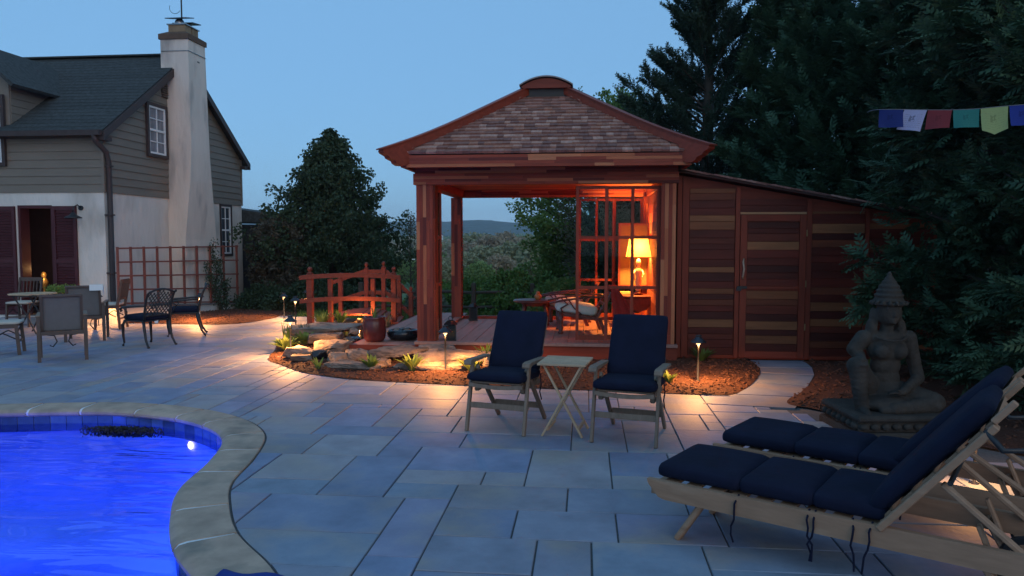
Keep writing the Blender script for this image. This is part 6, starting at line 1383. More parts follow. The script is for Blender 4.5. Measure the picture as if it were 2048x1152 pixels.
    B().bx(-0.405, 0.425, -0.375, 0.32, 0.058, 0.15, ch=0.01).obj('plinth_waist', M_STATUE, pl)
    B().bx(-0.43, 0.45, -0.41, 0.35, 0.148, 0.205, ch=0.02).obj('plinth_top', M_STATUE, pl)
    for k in range(9): x = -0.36 + k * 0.093; B().lathe([(0.0, -0.03), (0.042, -0.012), (0.046, 0.01), (0.03, 0.03), (0.0, 0.036)], 8, (x, -0.372, 0.104)).obj('relief_boss', M_STATUE, pl, True)
    for k in range(7): y = -0.32 + k * 0.1; B().lathe([(0.0, -0.03), (0.042, -0.012), (0.046, 0.01), (0.03, 0.03), (0.0, 0.036)], 8, (-0.402, y, 0.104)).obj('relief_boss', M_STATUE, pl, True)
statue()
# ================================================================ PRAYER FLAGS
def flags():
    t = thing('prayer_flags', 'string of coloured prayer flags hung across the cypress', 'flags', (2.75, 6.05, 2.68), world=True)
    pts = [(2.19, 6.2, 2.70), (2.24, 6.02, 2.69), (2.75, 6.0, 2.675), (3.12, 5.98, 2.695), (3.6, 5.95, 2.74), (4.6, 5.9, 2.95), (5.4, 6.2, 3.2)]
    cv = catmull(pts, 6, False); B().tube(cv, 0.0022, 5).obj('cord', mat('grey_cord', (0.2, 0.2, 0.22), 0.8), t)
    cols = [(0.02, 0.035, 0.17), (0.42, 0.42, 0.62), (0.22, 0.035, 0.045), (0.035, 0.22, 0.19), (0.38, 0.46, 0.19), (0.025, 0.05, 0.30), (0.42, 0.42, 0.62), (0.22, 0.035, 0.045)]
    xs = [2.215, 2.385, 2.555, 2.735, 2.925, 3.12, 3.315, 3.50, 3.68]; drop = [0.135, 0.145, 0.145, 0.135, 0.165, 0.15, 0.16, 0.15]; lean = [-0.01, -0.055, -0.02, 0.0, 0.0, 0.0, 0.02, 0]
    P = np.array(cv); zat = lambda x: float(np.interp(x, P[:, 0], P[:, 2])); yat = lambda x: float(np.interp(x, P[:, 0], P[:, 1]))
    for k in range(8):
        x0, x1 = xs[k] + 0.004, xs[k + 1] - 0.004; nu, nv = 10, 8; V = []; F = []; UV = []
        for j in range(nv + 1):
            s = j / nv
            for i in range(nu + 1):
                f = i / nu; x = x0 + (x1 - x0) * f; d = drop[k] * (1 + (0.22 * (1 - abs(2 * f - 1)) if k == 4 else 0.12 * f if k == 1 else -0.1 * f if k == 2 else 0)) * s
                V.append((x + lean[k] * s, yat(x) - 0.004 + 0.016 * math.sin(f * 5 + k) * s - 0.02 * s * s, zat(x) - 0.003 - d)); UV.append((f, s))
        for j in range(nv):
            for i in range(nu): F.append((j * (nu + 1) + i, (j + 1) * (nu + 1) + i, (j + 1) * (nu + 1) + i + 1, j * (nu + 1) + i + 1))
        me = np_mesh('flag', V, F); uv = me.uv_layers.new(name='uv'); 
        for li, l_ in enumerate(me.loops): uv.data[li].uv = UV[l_.vertex_index]
        m = bpy.data.materials.new('flag_cloth_%d' % k); m.use_nodes = True; n = m.node_tree.nodes; l = m.node_tree.links; b = n['Principled BSDF']; b.inputs['Roughness'].default_value = 0.9
        tc = n.new('ShaderNodeUVMap'); sx = n.new('ShaderNodeSeparateXYZ'); l.new(tc.outputs[0], sx.inputs[0])
        def mth(op, a, b_): 
            q = n.new('ShaderNodeMath'); q.operation = op
            for ii, vv in enumerate((a, b_)):
                if isinstance(vv, (int, float)): q.inputs[ii].default_value = vv
                else: l.new(vv, q.inputs[ii])
            return q.outputs[0]
        u, v = sx.outputs[0], sx.outputs[1]
        # rows of block-printed script
        rows = mth('GREATER_THAN', mth('SINE', mth('MULTIPLY', v, 62.0), 0), 0.15)
        nz = n.new('ShaderNodeTexNoise'); nz.inputs['Scale'].default_value = 26; nz.inputs['Detail'].default_value = 2; l.new(tc.outputs[0], nz.inputs['Vector'])
        glyph = mth('GREATER_THAN', nz.outputs['Fac'], 0.50)
        box_ = mth('MULTIPLY', mth('MULTIPLY', mth('GREATER_THAN', u, 0.12), mth('LESS_THAN', u, 0.88)), mth('MULTIPLY', mth('GREATER_THAN', v, 0.14), mth('LESS_THAN', v, 0.88)))
        # central horse-like emblem kept clear of script, drawn as a small dark block
        du = mth('ABSOLUTE', mth('SUBTRACT', u, 0.47), 0); dv = mth('ABSOLUTE', mth('SUBTRACT', v, 0.42), 0); ctr = mth('LESS_THAN', mth('MAXIMUM', mth('MULTIPLY', du, 1.3), dv), 0.20)
        nz2 = n.new('ShaderNodeTexNoise'); nz2.inputs['Scale'].default_value = 9; l.new(tc.outputs[0], nz2.inputs['Vector'])
        emb = mth('MULTIPLY', mth('LESS_THAN', mth('MAXIMUM', mth('MULTIPLY', du, 1.2), dv), 0.15), mth('GREATER_THAN', nz2.outputs['Fac'], 0.47))
        scr = mth('MULTIPLY', mth('MULTIPLY', mth('MULTIPLY', rows, glyph), box_), mth('SUBTRACT', 1.0, ctr))
        ink = mth('MULTIPLY', mth('MAXIMUM', mth('MULTIPLY', scr, 0.45), mth('MULTIPLY', emb, 0.8)), 0.8 if k in (1, 6) else 0.45)
        mx = n.new('ShaderNodeMixRGB'); l.new(ink, mx.inputs[0]); mx.inputs[1].default_value = (*cols[k], 1); mx.inputs[2].default_value = (*[c * 0.18 for c in cols[k]], 1); l.new(mx.outputs[0], b.inputs['Base Color'])
        tr_ = n.new('ShaderNodeBsdfTranslucent'); l.new(mx.outputs[0], tr_.inputs[0]); ms = n.new('ShaderNodeMixShader'); ms.inputs[0].default_value = 0.35; l.new(b.outputs[0], ms.inputs[1]); l.new(tr_.outputs[0], ms.inputs[2]); l.new(ms.outputs[0], n['Material Output'].inputs['Surface'])
        put('flag', me, m, t, True)
flags()
# blue cloth on the pool edge
V = []; F = []
for j in range(9):
    for i in range(9):
        u, v = i / 8, j / 8; x, y = -1.86 + 0.36 * u + 0.05 * v, 3.40 + 0.16 * v - 0.05 * u; V.append((x, y, 0.022 + 0.012 * math.sin(u * 7 + v * 3) + 0.01 * math.sin(v * 9)))
for j in range(8):
    for i in range(8): F.append((j * 9 + i, j * 9 + i + 1, (j + 1) * 9 + i + 1, (j + 1) * 9 + i))
o = put('blue_cloth', np_mesh('cloth', V, F), mat('blue_cloth', (0.01, 0.035, 0.22), 0.7, 0.15, 20, bump=0.2), None, True); o.modifiers.new('s', 'SOLIDIFY').thickness = 0.014; tag(o, 'crumpled blue cloth lying on the pool coping', 'cloth')
# ================================================================ VEGETATION
def inst(T, F, pos, fwd, up, sc):
    pos, fwd, up = np.asarray(pos, float), np.asarray(fwd, float), np.asarray(up, float); sc = np.asarray(sc, float)
    x = fwd / np.linalg.norm(fwd, axis=1)[:, None]; y = np.cross(up, x); y /= np.maximum(np.linalg.norm(y, axis=1), 1e-6)[:, None]; z = np.cross(x, y)
    V = (T[None, :, 0:1] * x[:, None] + T[None, :, 1:2] * y[:, None] + T[None, :, 2:3] * z[:, None]) * sc[:, None, None] + pos[:, None]
    k = len(T); return V.reshape(-1, 3), (F[None] + k * np.arange(len(pos))[:, None, None]).reshape(-1, F.shape[1])
def frond(pairs=6, ang=48, ln=0.42, wd=0.085, droop=0.18, taper=0.65):
    V = []; F = []
    def leaf(b, d, L, w_):
        d = d / np.linalg.norm(d); n_ = np.array([-d[1], d[0], 0]); i = len(V); mid_ = b + d * L * 0.45
        V.extend([b, mid_ + n_ * w_, b + d * L + np.array([0, 0, -0.1 * L]), mid_ - n_ * w_]); F.extend([(i, i + 1, i + 2), (i, i + 2, i + 3)])
    for k in range(pairs):
        t = 0.08 + 0.82 * k / (pairs - 1); b = np.array([t, 0, -droop * t * t]); L = ln * (1 - taper * t) * (0.6 + 0.4 * min(1, t * 4))
        for s in (-1, 1): leaf(b + np.array([0.03 * s, 0, 0]), np.array([math.cos(R(ang)), s * math.sin(R(ang)), -0.25]), L, wd * (1 - 0.4 * t))
    leaf(np.array([0.0, 0, 0]), np.array([1.0, 0, -droop * 0.5]), 0.75, 0.03); leaf(np.array([0.7, 0, -droop * .5]), np.array([1.0, 0, -0.3]), 0.3, 0.05)
    return np.array(V), np.array(F)
def tuft(n=16, seed=0, ln=0.45, wd=0.05):
    rr = np.random.default_rng(seed); V = []; F = []
    for k in range(n):
        t = k / n; a = k * 2.4; d = np.array([0.75, math.cos(a), math.sin(a)]); d /= np.linalg.norm(d); b = np.array([t * 0.75, 0, 0]); L = ln * (1 - 0.55 * t); n_ = np.cross(d, rr.normal(size=3)); n_ /= np.linalg.norm(n_); i = len(V)
        V.extend([b - n_ * wd, b + n_ * wd, b + d * L]); F.append((i, i + 1, i + 2))
    return np.array(V), np.array(F)
def leafclump(n=7, seed=0, ln=0.5, wd=0.2, spread=0.5):
    rr = np.random.default_rng(seed); V = []; F = []
    for k in range(n):
        b = rr.normal(size=3) * spread * 0.45; d = rr.normal(size=3) + np.array([0.6, 0, -0.15]); d /= np.linalg.norm(d); n_ = np.cross(d, rr.normal(size=3)); n_ /= np.linalg.norm(n_); u = np.cross(n_, d); i = len(V)
        V.extend([b, b + d * ln * 0.5 + n_ * wd + u * 0.05, b + d * ln, b + d * ln * 0.5 - n_ * wd + u * 0.05]); F.extend([(i, i + 1, i + 2), (i, i + 2, i + 3)])
    return np.array(V), np.array(F)
FR_CYP = frond(5, 44, 0.50, 0.085, 0.22); FR_FINE = frond(8, 50, 0.34, 0.05, 0.1)
def tree(name, label, group, base, H, rad_fn, nb, per, size, T, lm, seed, rise=(0.35, 0.9), inner=0.35, jit=0.13, droop=0.25, h0=0.03, trunk_r=0.12, limbs=40, bare_top=0.0, lean=(0, 0), hpow=1.0, upness=1.0):
    rng = np.random.default_rng(seed); t = thing(name, label, 'tree', base, 0, group); P, D, U, S = [], [], [], []
    tb = B(); tb.tube([(lean[0] * f * f, lean[1] * f * f, H * f) for f in (0, 0.3, 0.6, 0.97)], [trunk_r, trunk_r * 0.75, trunk_r * 0.45, 0.012], 9)
    for i in range(nb):
        u = h0 + (1 - h0) * ((i + rng.random()) / nb) ** hpow; h = H * u; az = rng.uniform(0, 2 * math.pi); ra = rad_fn(u, az) * rng.uniform(0.78, 1.08); el = rise[0] + (rise[1] - rise[0]) * u + rng.normal(0, 0.12)
        d = np.array([math.cos(az) * math.cos(el), math.sin(az) * math.cos(el), math.sin(el)]); L = ra / max(math.cos(el), 0.35); o = np.array([lean[0] * u * u, lean[1] * u * u, h - L * math.sin(el) * 0.45])
        o[2] = max(o[2], 0.05)
        if i % max(1, nb // limbs) == 0: tb.tube([tuple(o), tuple(o + d * L * 0.5 + np.array([0, 0, -0.03 * L])), tuple(o + d * L * 0.92)], [max(0.008, trunk_r * 0.28 * (1 - u)), max(0.006, trunk_r * 0.17 * (1 - u)), 0.004], 5, False)
        n = max(2, int(per * (0.35 + 0.65 * ra / max(rad_fn(0.25, 0), 0.1))))
        f = inner + (1 - inner) * rng.random(n) ** 0.75; pos = o + d * (L * f)[:, None] + rng.normal(0, 1, (n, 3)) * (jit * L * (1.15 - f))[:, None]
        pos[:, 2] -= droop * L * np.maximum(0, f - 0.6) * 0.35
        dd = d + rng.normal(0, 0.45, (n, 3)); dd[:, 2] += (0.35 * upness - droop)
        up = np.array([0, 0, 1.0]) + rng.normal(0, 0.35, (n, 3)) + d * 0.35
        P.append(pos); D.append(dd); U.append(up); S.append(size * rng.uniform(0.7, 1.25, n))
    P, D, U, S = map(np.concatenate, (P, D, U, S)); bv = np.array(base[:2]) / np.linalg.norm(base[:2]); depth_ = P[:, :2] @ bv; keep = (P[:, 2] > 0.02) & ((depth_ < 0.35 * rad_fn(0.3, 0)) | (rng.random(len(P)) < 0.08))
    V, F = inst(T[0], T[1], P[keep], D[keep], U[keep], S[keep])
    tb.obj('trunk', M_BARK, t, True); put('crown', np_mesh('crown', V, F), lm, t)
    return t
def cone(R0, p=1.0, lump=0.15, seed=0):
    return lambda u, az: R0 * max(0.03, (1 - u) ** p) * (1 + lump * math.sin(3 * az + seed + u * 9) + lump * 0.6 * math.sin(5 * az - seed * 2 + u * 17)) + 0.05
def wall(R0, top=0.75, lump=0.15, seed=0):
    return lambda u, az: R0 * (1.0 if u < top else max(0.04, 1 - ((u - top) / (1 - top)) ** 1.5)) * (0.86 + 0.14 * math.sin(u * 3.1)) * (1 + lump * math.sin(3 * az + seed + u * 11) + lump * 0.7 * math.sin(4 * az - seed * 2 + u * 23))
G_CYP = 'tall cypresses behind the shed and statue'
# dark fir rising behind the right end of the pavilion roof
def firR(u, az): return 2.95 * max(0.05, (1 - u) ** 0.8) * (0.78 + 0.36 * abs(math.sin(az * 2.5 + u * 13)))
tree('fir_tree', 'dark spiky fir rising behind the right end of the pavilion roof', G_CYP, (2.75, 17.6, -0.1), 8.8, firR, 230, 84, 0.31, tuft(18, 3, 0.34, 0.045), L_FIR, 31, (0.25, 0.95), 0.15, 0.060, 0.0, 0.05, 0.22, 120, upness=1.6)
tree('cypress_tree', 'slender cypress just right of the dark fir, above the shed', G_CYP, (4.45, 15.0, -0.05), 6.5, cone(1.75, 0.65, 0.2, 1), 220, 52, 0.33, FR_CYP, L_CYP, 32, (0.5, 1.1), 0.3, 0.11, 0.15, 0.04, 0.12, 60)
tree('cypress_tree', 'cypress with wispy top behind the shed roof', G_CYP, (5.35, 13.4, -0.05), 6.2, cone(1.9, 0.55, 0.2, 2), 220, 52, 0.33, FR_CYP, L_CYP, 33, (0.5, 1.1), 0.3, 0.12, 0.15, 0.04, 0.12, 60)
tree('cypress_tree', 'broad cypress behind the right end of the shed', G_CYP, (5.9, 11.9, 0), 6.6, wall(1.35, 0.5, 0.15, 3), 220, 48, 0.29, FR_CYP, L_CYP, 34, (0.35, 1.0), 0.35, 0.11, 0.25, 0.03, 0.14, 60)
tree('cypress_tree', 'dense cypress overhanging the shed end and the statue', G_CYP, (4.75, 9.0, 0), 6.4, wall(1.35, 0.55, 0.16, 4), 280, 58, 0.245, FR_CYP, L_CYP, 35, (0.2, 0.95), 0.4, 0.11, 0.30, 0.02, 0.14, 60)
tree('cypress_tree', 'dense cypress directly behind the prayer flags', G_CYP, (4.95, 7.25, 0), 6.2, wall(1.45, 0.6, 0.15, 5), 300, 62, 0.225, FR_CYP, L_CYP, 36, (0.2, 0.95), 0.4, 0.10, 0.30, 0.02, 0.14, 60)
tree('cypress_tree', 'cypress at the right edge behind the loungers', G_CYP, (6.1, 6.0, 0), 6.2, wall(1.5, 0.6, 0.15, 6), 210, 54, 0.235, FR_CYP, L_CYP, 37, (0.2, 0.95), 0.4, 0.10, 0.30, 0.02, 0.14, 50)
tree('cypress_tree', 'tall cypress filling the top right between its neighbours', G_CYP, (7.3, 9.9, 0), 8.2, wall(1.7, 0.5, 0.15, 7), 180, 42, 0.34, FR_CYP, L_CYP, 38, (0.3, 1.0), 0.4, 0.11, 0.25, 0.03, 0.16, 50)
tree('cypress_tree', 'cypress with thin leader seen between the fir and the dense cypresses', G_CYP, (7.0, 14.0, 0), 8.2, cone(2.2, 0.55, 0.2, 8), 190, 44, 0.38, FR_CYP, L_CYP, 39, (0.5, 1.1), 0.3, 0.12, 0.15, 0.04, 0.14, 60)
tree('cypress_tree', 'narrow cypress wedged between the dark fir and the slender cypress', G_CYP, (3.95, 16.3, -0.05), 7.3, cone(1.35, 0.7, 0.2, 9), 150, 42, 0.34, FR_CYP, L_CYP, 40, (0.5, 1.1), 0.3, 0.11, 0.15, 0.04, 0.12, 50)
# conical evergreen between house and pavilion
def hol(u, az): return 2.35 * (min(1, 0.7 + u * 1.5) if u < 0.22 else max(0.03, (1 - (u - 0.22) / 0.78) ** 0.95)) * (1 + 0.09 * math.sin(3 * az + u * 9) + 0.10 * math.sin(7 * az + u * 21))
tree('holly_tree', 'broad conical evergreen between the farmhouse and the bridge', None, (-7.45, 21.6, -0.25), 5.0, hol, 320, 46, 0.20, leafclump(7, 2, 0.5, 0.17, 0.8), L_HOL, 41, (0.2, 1.15), 0.3, 0.14, 0.05, 0.02, 0.16, 90, upness=1.3)
tree('young_shrub_tree', 'loose dusky shrub growing against the left of the conical evergreen', None, (-8.55, 20.5, -0.3), 2.5, lambda u, az: 0.95 * (1 - (2 * u - 0.9) ** 2 * 0.7), 110, 34, 0.17, leafclump(7, 5, 0.5, 0.15, 0.8), L_DUSKY, 42, (0.3, 1.0), 0.35, 0.14, 0.05, 0.05, 0.07, 50)
tree('young_shrub_tree', 'wispy sapling on the right shoulder of the conical evergreen', None, (-5.55, 23.5, -0.4), 2.9, lambda u, az: 0.55 * (1.1 - u), 46, 9, 0.15, leafclump(4, 6, 0.5, 0.14, 0.9), L_DUSKY, 43, (0.7, 1.2), 0.4, 0.16, 0.0, 0.2, 0.03, 46)
# deciduous tree and shrubs seen through the pavilion
def dec(R0): return lambda u, az: R0 * math.sqrt(max(0.02, 1 - (2 * u - 1.02) ** 2)) * (1 + 0.2 * math.sin(3 * az + u * 7) + 0.15 * math.sin(5 * az + u * 13))
tree('deciduous_tree', 'spreading leafy tree seen through the back of the pavilion', None, (0.15, 20.3, -0.5), 5.6, dec(2.15), 230, 46, 0.17, leafclump(6, 7, 0.5, 0.2, 0.9), L_DEC, 44, (0.25, 0.9), 0.3, 0.13, 0.12, 0.12, 0.13, 120)
tree('deciduous_tree', 'brownish thin-leaved tree in front of the spreading green one', None, (0.75, 18.2, -0.4), 3.3, dec(1.45), 120, 30, 0.14, leafclump(5, 8, 0.5, 0.14, 1.0), L_DUSKY, 45, (0.2, 0.9), 0.3, 0.15, 0.1, 0.08, 0.08, 110)
tree('young_shrub_tree', 'bare-topped tall sapling peeping over the right roof slope', None, (0.95, 21.5, -0.5), 6.5, lambda u, az: 0.5 * (1.15 - u), 60, 9, 0.15, leafclump(4, 6, 0.5, 0.14, 0.9), L_DUSKY, 46, (0.8, 1.25), 0.4, 0.16, 0.0, 0.3, 0.04, 60)
def shrub(name, label, base, rx, ry, h, n, size, lm, seed, T=None, cat='shrub', group=None):
    rng = np.random.default_rng(seed); t = thing(name, label, cat, base, 0, group); T = T or leafclump(7, seed, 0.5, 0.18, 0.8)
    a = rng.uniform(0, 2 * math.pi, n); cz = rng.random(n) ** 0.8; rr = np.sqrt(np.maximum(0.03, 1 - (cz * 0.97) ** 2)) * (0.55 + 0.45 * rng.random(n) ** 0.5) * (1 + 0.18 * np.sin(3 * a + seed) + 0.14 * np.sin(5 * a + cz * 6))
    P = np.stack([rx * rr * np.cos(a), ry * rr * np.sin(a), 0.04 + h * cz * (0.85 + 0.15 * np.sin(4 * a + seed))], 1); D = np.stack([np.cos(a), np.sin(a), 0.3 + cz], 1) + rng.normal(0, 0.5, (n, 3)); U = rng.normal(0, 0.5, (n, 3)) + np.array([0, 0, 1.0])
    V, F = inst(T[0], T[1], P, D, U, size * rng.uniform(0.7, 1.3, n)); tb = B()
    for k in range(8): aa = k * 0.785 + 0.2; tb.tube([(0.03 * math.cos(aa), 0.03 * math.sin(aa), -0.05), (rx * 0.35 * math.cos(aa), ry * 0.35 * math.sin(aa), h * 0.45), (rx * 0.6 * math.cos(aa), ry * 0.6 * math.sin(aa), h * 0.8)], [0.02, 0.012, 0.004], 5)
    tb.obj('stems', M_BARK, t); put('foliage', np_mesh('foliage', V, F), lm, t); return t
shrub('garden_shrub', 'rounded bright green shrub behind the middle of the pavilion', (-1.55, 17.6, -0.35), 1.2, 0.9, 1.32, 1800, 0.15, L_SHRUB, 51)
shrub('garden_shrub', 'yellowish low shrub behind the coffee table', (-0.45, 16.6, -0.3), 1.0, 0.7, 1.05, 1500, 0.13, L_DEC, 52)
shrub('garden_shrub', 'green shrub behind the rear left pillar', (-2.9, 19.5, -0.4), 1.3, 1.0, 1.0, 1300, 0.16, L_SHRUB, 53)
shrub('garden_shrub', 'dark shrub in the shade below the conical evergreen', (-6.9, 18.9, -0.25), 1.3, 0.9, 0.95, 1400, 0.15, L_HOL, 54)
shrub('garden_shrub', 'low dark shrub at the house corner', (-8.6, 19.4, -0.35), 0.8, 0.7, 0.75, 900, 0.13, L_HOL, 55)
shrub('garden_shrub', 'leafy shrub on the slope between bridge and pavilion', (-4.1, 21.5, -0.5), 1.2, 1.0, 0.9, 1200, 0.16, L_SHRUB, 56)
shrub('garden_shrub', 'grey-leaved shrub right of the bridge', (-3.9, 17.9, -0.3), 0.55, 0.5, 0.85, 700, 0.11, leafmat('grey_leaf', (0.12, 0.15, 0.10), (0.2, 0.24, 0.17)), 57)
# garden plants in the beds
def blades(name, label, base, n, L, wd, lm, seed, lean=0.7, group='clumps of garden plants', cat='plant', arch_=0.5):
    rng = np.random.default_rng(seed); V = []; F = []
    for k in range(n):
        a = rng.uniform(0, 2 * math.pi); l_ = L * rng.uniform(0.65, 1.1); out = lean * rng.uniform(0.35, 1.1); d = np.array([math.cos(a), math.sin(a)]); s = np.array([-d[1], d[0]]); i0 = len(V); m = 5; b0 = d * rng.uniform(0, 0.03) 
        for j in range(m + 1):
            f = j / m; r_ = l_ * out * f ** 1.2; z = l_ * f * (1 - arch_ * out * f); w_ = wd * math.sin(math.pi * min(1, 0.12 + 0.88 * f)) * (1 if f < 0.99 else 0.05) + 0.0015
            c = b0 + d * r_; V += [(c[0] - s[0] * w_, c[1] - s[1] * w_, z + 0.12 * w_), (c[0], c[1], z - 0.25 * w_), (c[0] + s[0] * w_, c[1] + s[1] * w_, z + 0.12 * w_)]
        for j in range(m):
            for q in (0, 1): F.append((i0 + j * 3 + q, i0 + j * 3 + q + 1, i0 + (j + 1) * 3 + q + 1, i0 + (j + 1) * 3 + q))
    o = put(name, np_mesh(name, V, F), lm, None, True); o.location = base; tag(o, label, cat, group); return o
zm = lambda x, y: Z_MAIN(x, y) - 0.01
def plant(label, x, y, n, L, wd, lm, seed, lean=0.7, name='hosta', zf=zm): return blades(name, label, (x, y, zf(x, y)), n, L, wd, lm, seed, lean)
plant('yellow-green hosta mound by the bed-tip path light', -4.45, 10.75, 60, 0.27, 0.035, L_HOSTA, 61, 0.95)
plant('pale-edged hosta beside the stone bench', -4.42, 11.45, 55, 0.27, 0.035, L_HOSTA, 62, 0.95)
plant('small green sprout among the bed-tip mulch', -3.44, 9.35, 12, 0.17, 0.016, L_HOSTA, 63, 0.6)
plant('dark green lily clump below the deck corner', -2.72, 9.30, 34, 0.23, 0.02, L_SHRUB, 64, 0.75, 'lily_clump')
plant('bright lit lily clump in front of the wide boulder', -2.18, 9.27, 48, 0.27, 0.019, L_HOSTA, 65, 0.75, 'lily_clump')
plant('bright lily clump beside the left folding chair', -1.42, 9.22, 36, 0.25, 0.02, L_HOSTA, 66, 0.7, 'lily_clump')
plant('dark leafy plant by the pavilion step behind the left chair', -1.32, 9.95, 50, 0.32, 0.022, L_SHRUB, 67, 0.7, 'lily_clump')
plant('small yellow-green plant right of the right folding chair', 0.98, 8.80, 30, 0.17, 0.016, L_HOSTA, 68, 0.9)
plant('leafy plant at the foot of the shed wall', 1.60, 10.45, 40, 0.26, 0.02, L_SHRUB, 69, 0.8, 'lily_clump')
plant('dark leafy plant beside the shed path', 3.45, 9.35, 44, 0.30, 0.02, L_SHRUB, 70, 0.8, 'lily_clump', Z_RIGHT)
plant('feathery green plant under the left end of the bridge', -5.05, 13.95, 60, 0.38, 0.018, L_HOSTA, 71, 0.7, 'fern_clump')
plant('second feathery plant under the bridge', -4.72, 14.05, 46, 0.34, 0.018, L_SHRUB, 72, 0.7, 'fern_clump')
plant('upright iris blades behind the bed-tip hosta', -4.62, 11.2, 18, 0.42, 0.010, L_SHRUB, 73, 0.28, 'iris_clump')
plant('grey iris blades left of the stone bench', -4.55, 11.75, 26, 0.36, 0.010, leafmat('grey_leaf', None, None), 74, 0.35, 'iris_clump')
plant('dry pale grass tuft right of the bridge', -3.75, 13.9, 22, 0.34, 0.007, leafmat('straw', (0.25, 0.2, 0.1), (0.4, 0.33, 0.18)), 75, 0.45, 'grass_tuft')
blades('pot_shoots', 'few thin shoots growing in the tall red pot', (-3.10, 10.78, 0.50), 12, 0.26, 0.006, L_HOSTA, 76, 0.4)
shrub('pot_plant', 'pale green mounded plant in the oxblood planter', (-3.05, 14.35, 0.56), 0.19, 0.19, 0.16, 320, 0.06, leafmat('grey_leaf', None, None), 77, None, 'plant')
# planter by the house door
t = thing('door_planter', 'planter with yellow-green flowers by the house doorway', 'planter', (-10.45, 14.05, 0))
B().lathe([(0.0, 0), (0.19, 0), (0.24, 0.10), (0.26, 0.62), (0.27, 0.66), (0.22, 0.66), (0.2, 0.6), (0, 0.6)], 20).obj('planter_body', mat('brown_planter', (0.09, 0.06, 0.045), 0.7), t, True)
_r = np.random.default_rng(5); _n = 260; _a = _r.uniform(0, 6.28, _n); _q = np.sqrt(_r.random(_n)) * 0.27
_T = leafclump(5, 9, 0.5, 0.17, 0.7); V, F = inst(_T[0], _T[1], np.stack([_q * np.cos(_a), _q * np.sin(_a), 0.63 + 0.14 * _r.random(_n)], 1), _r.normal(0, 1, (_n, 3)) + [0, 0, 0.6], _r.normal(0, 1, (_n, 3)), np.full(_n, 0.09)); put('flowers', np_mesh('flowers', V, F), L_HOSTA, t)
# climbing plant on the trellis
def climber():
    t = thing('climbing_plant', 'leafy climber with upright stems on the trellis', 'plant', (-9.33, 18.35, -0.1)); b = B(); P = []; rng = np.random.default_rng(8)
    for (y0, y1, h) in ((0.0, -0.28, 1.75), (0.06, -0.62, 1.25), (0.1, 0.1, 1.35), (0.32, 0.38, 0.75)):
        pts = [(0.0 + 0.04 * math.sin(k * 1.7), y0 + (y1 - y0) * (k / 8) ** 0.8 + 0.03 * math.sin(k * 2.3), h * k / 8) for k in range(9)]; b.tube(pts, [0.022 - 0.0018 * k for k in range(9)], 6)
        for k in range(90): f = rng.random() ** 0.9 * 8; i = min(7, int(f)); p = np.array(pts[i]) + (np.array(pts[i + 1]) - np.array(pts[i])) * (f - i); P.append(p + rng.normal(0, 0.045 if f < 5 else 0.03, 3))
    b.obj('stems', M_BARK, t); P = np.array(P); T = leafclump(4, 3, 0.5, 0.2, 0.6); V, F = inst(T[0], T[1], P, rng.normal(0, 1, P.shape), rng.normal(0, 1, P.shape), np.full(len(P), 0.10)); put('leaves', np_mesh('leaves', V, F), L_HOL, t)
climber()
# floating leaves at the far pool edge
_r = np.random.default_rng(4); _P = np.stack([_r.normal(-4.42, 0.17, 420), 6.70 + _r.normal(0, 0.028, 420), WATER_Z + 0.006 + np.abs(_r.normal(0, 0.006, 420))], 1); _P = _P[np.abs(_P[:, 0] + 4.4) < 0.42]; _T = leafclump(5, 4, 0.5, 0.22, 0.8)
V, F = inst(_T[0], _T[1], _P, _r.normal(0, 1, _P.shape) * [1, 1, .25], _r.normal(0, .3, _P.shape) + [0, 0, 1], np.full(len(_P), 0.045)); o = put('floating_leaves', np_mesh('leaves', V, F), L_DEAD); tag(o, 'dark raft of wet leaves floating at the far pool wall', 'leaves', None, 'stuff')
# lawn tufts on the near slope
_r = np.random.default_rng(14); _n = 9000; _x = _r.uniform(-9, 6, _n); _y = 15.6 + 9 * _r.random(_n) ** 1.4; ok = ~((_x > -7) & (_x < -3.3) & (_y < 16.2)) & ~((_x < -6.6) & (_y < 19)) & ~((_x > -3.4) & (_y < 15.3)); _x, _y = _x[ok], _y[ok]
_P = np.stack([_x, _y, [ground_z(a, b) for a, b in zip(_x, _y)]], 1); _G = (np.array([(0, -.05, 0), (0, .05, 0), (.9, .02, .3), (0, -.04, 0.0), (.05, .06, 0), (.85, -.3, .1), (0, 0, .05), (0, .03, -.05), (.8, .3, -.2)]), np.array([(0, 1, 2), (3, 4, 5), (6, 7, 8)]))
V, F = inst(_G[0], _G[1], _P, _r.normal(0, .3, _P.shape) + [0, 0, 1], _r.normal(0, 1, _P.shape), _r.uniform(0.08, 0.24, len(_P))); o = put('grass', np_mesh('grass', V, F), L_SHRUB); tag(o, 'rough grass on the slope behind the bridge', 'grass', None, 'stuff')
# split-rail fence beyond the deck
fe = thing('rail_fence', 'low weathered split-rail fence behind the deck', 'fence', (-3.2, 17.0, -0.2), world=True)
for x in (-5.2, -3.85, -2.55, -1.2, 0.2): B().bx(x - 0.05, x + 0.05, 16.95, 17.05, -0.4, 0.72, ch=0.01).obj('fence_post', M_BARK, fe)
for i, x in enumerate((-5.2, -3.85, -2.55, -1.2)):
    for z in (0.16, 0.5): B().tube([(x + 0.05, 17.0, z), (x + 0.7, 17.02, z + 0.015), (x + 1.30, 17.0, z - 0.01)], 0.035, 7).obj('fence_rail', M_BARK, fe)
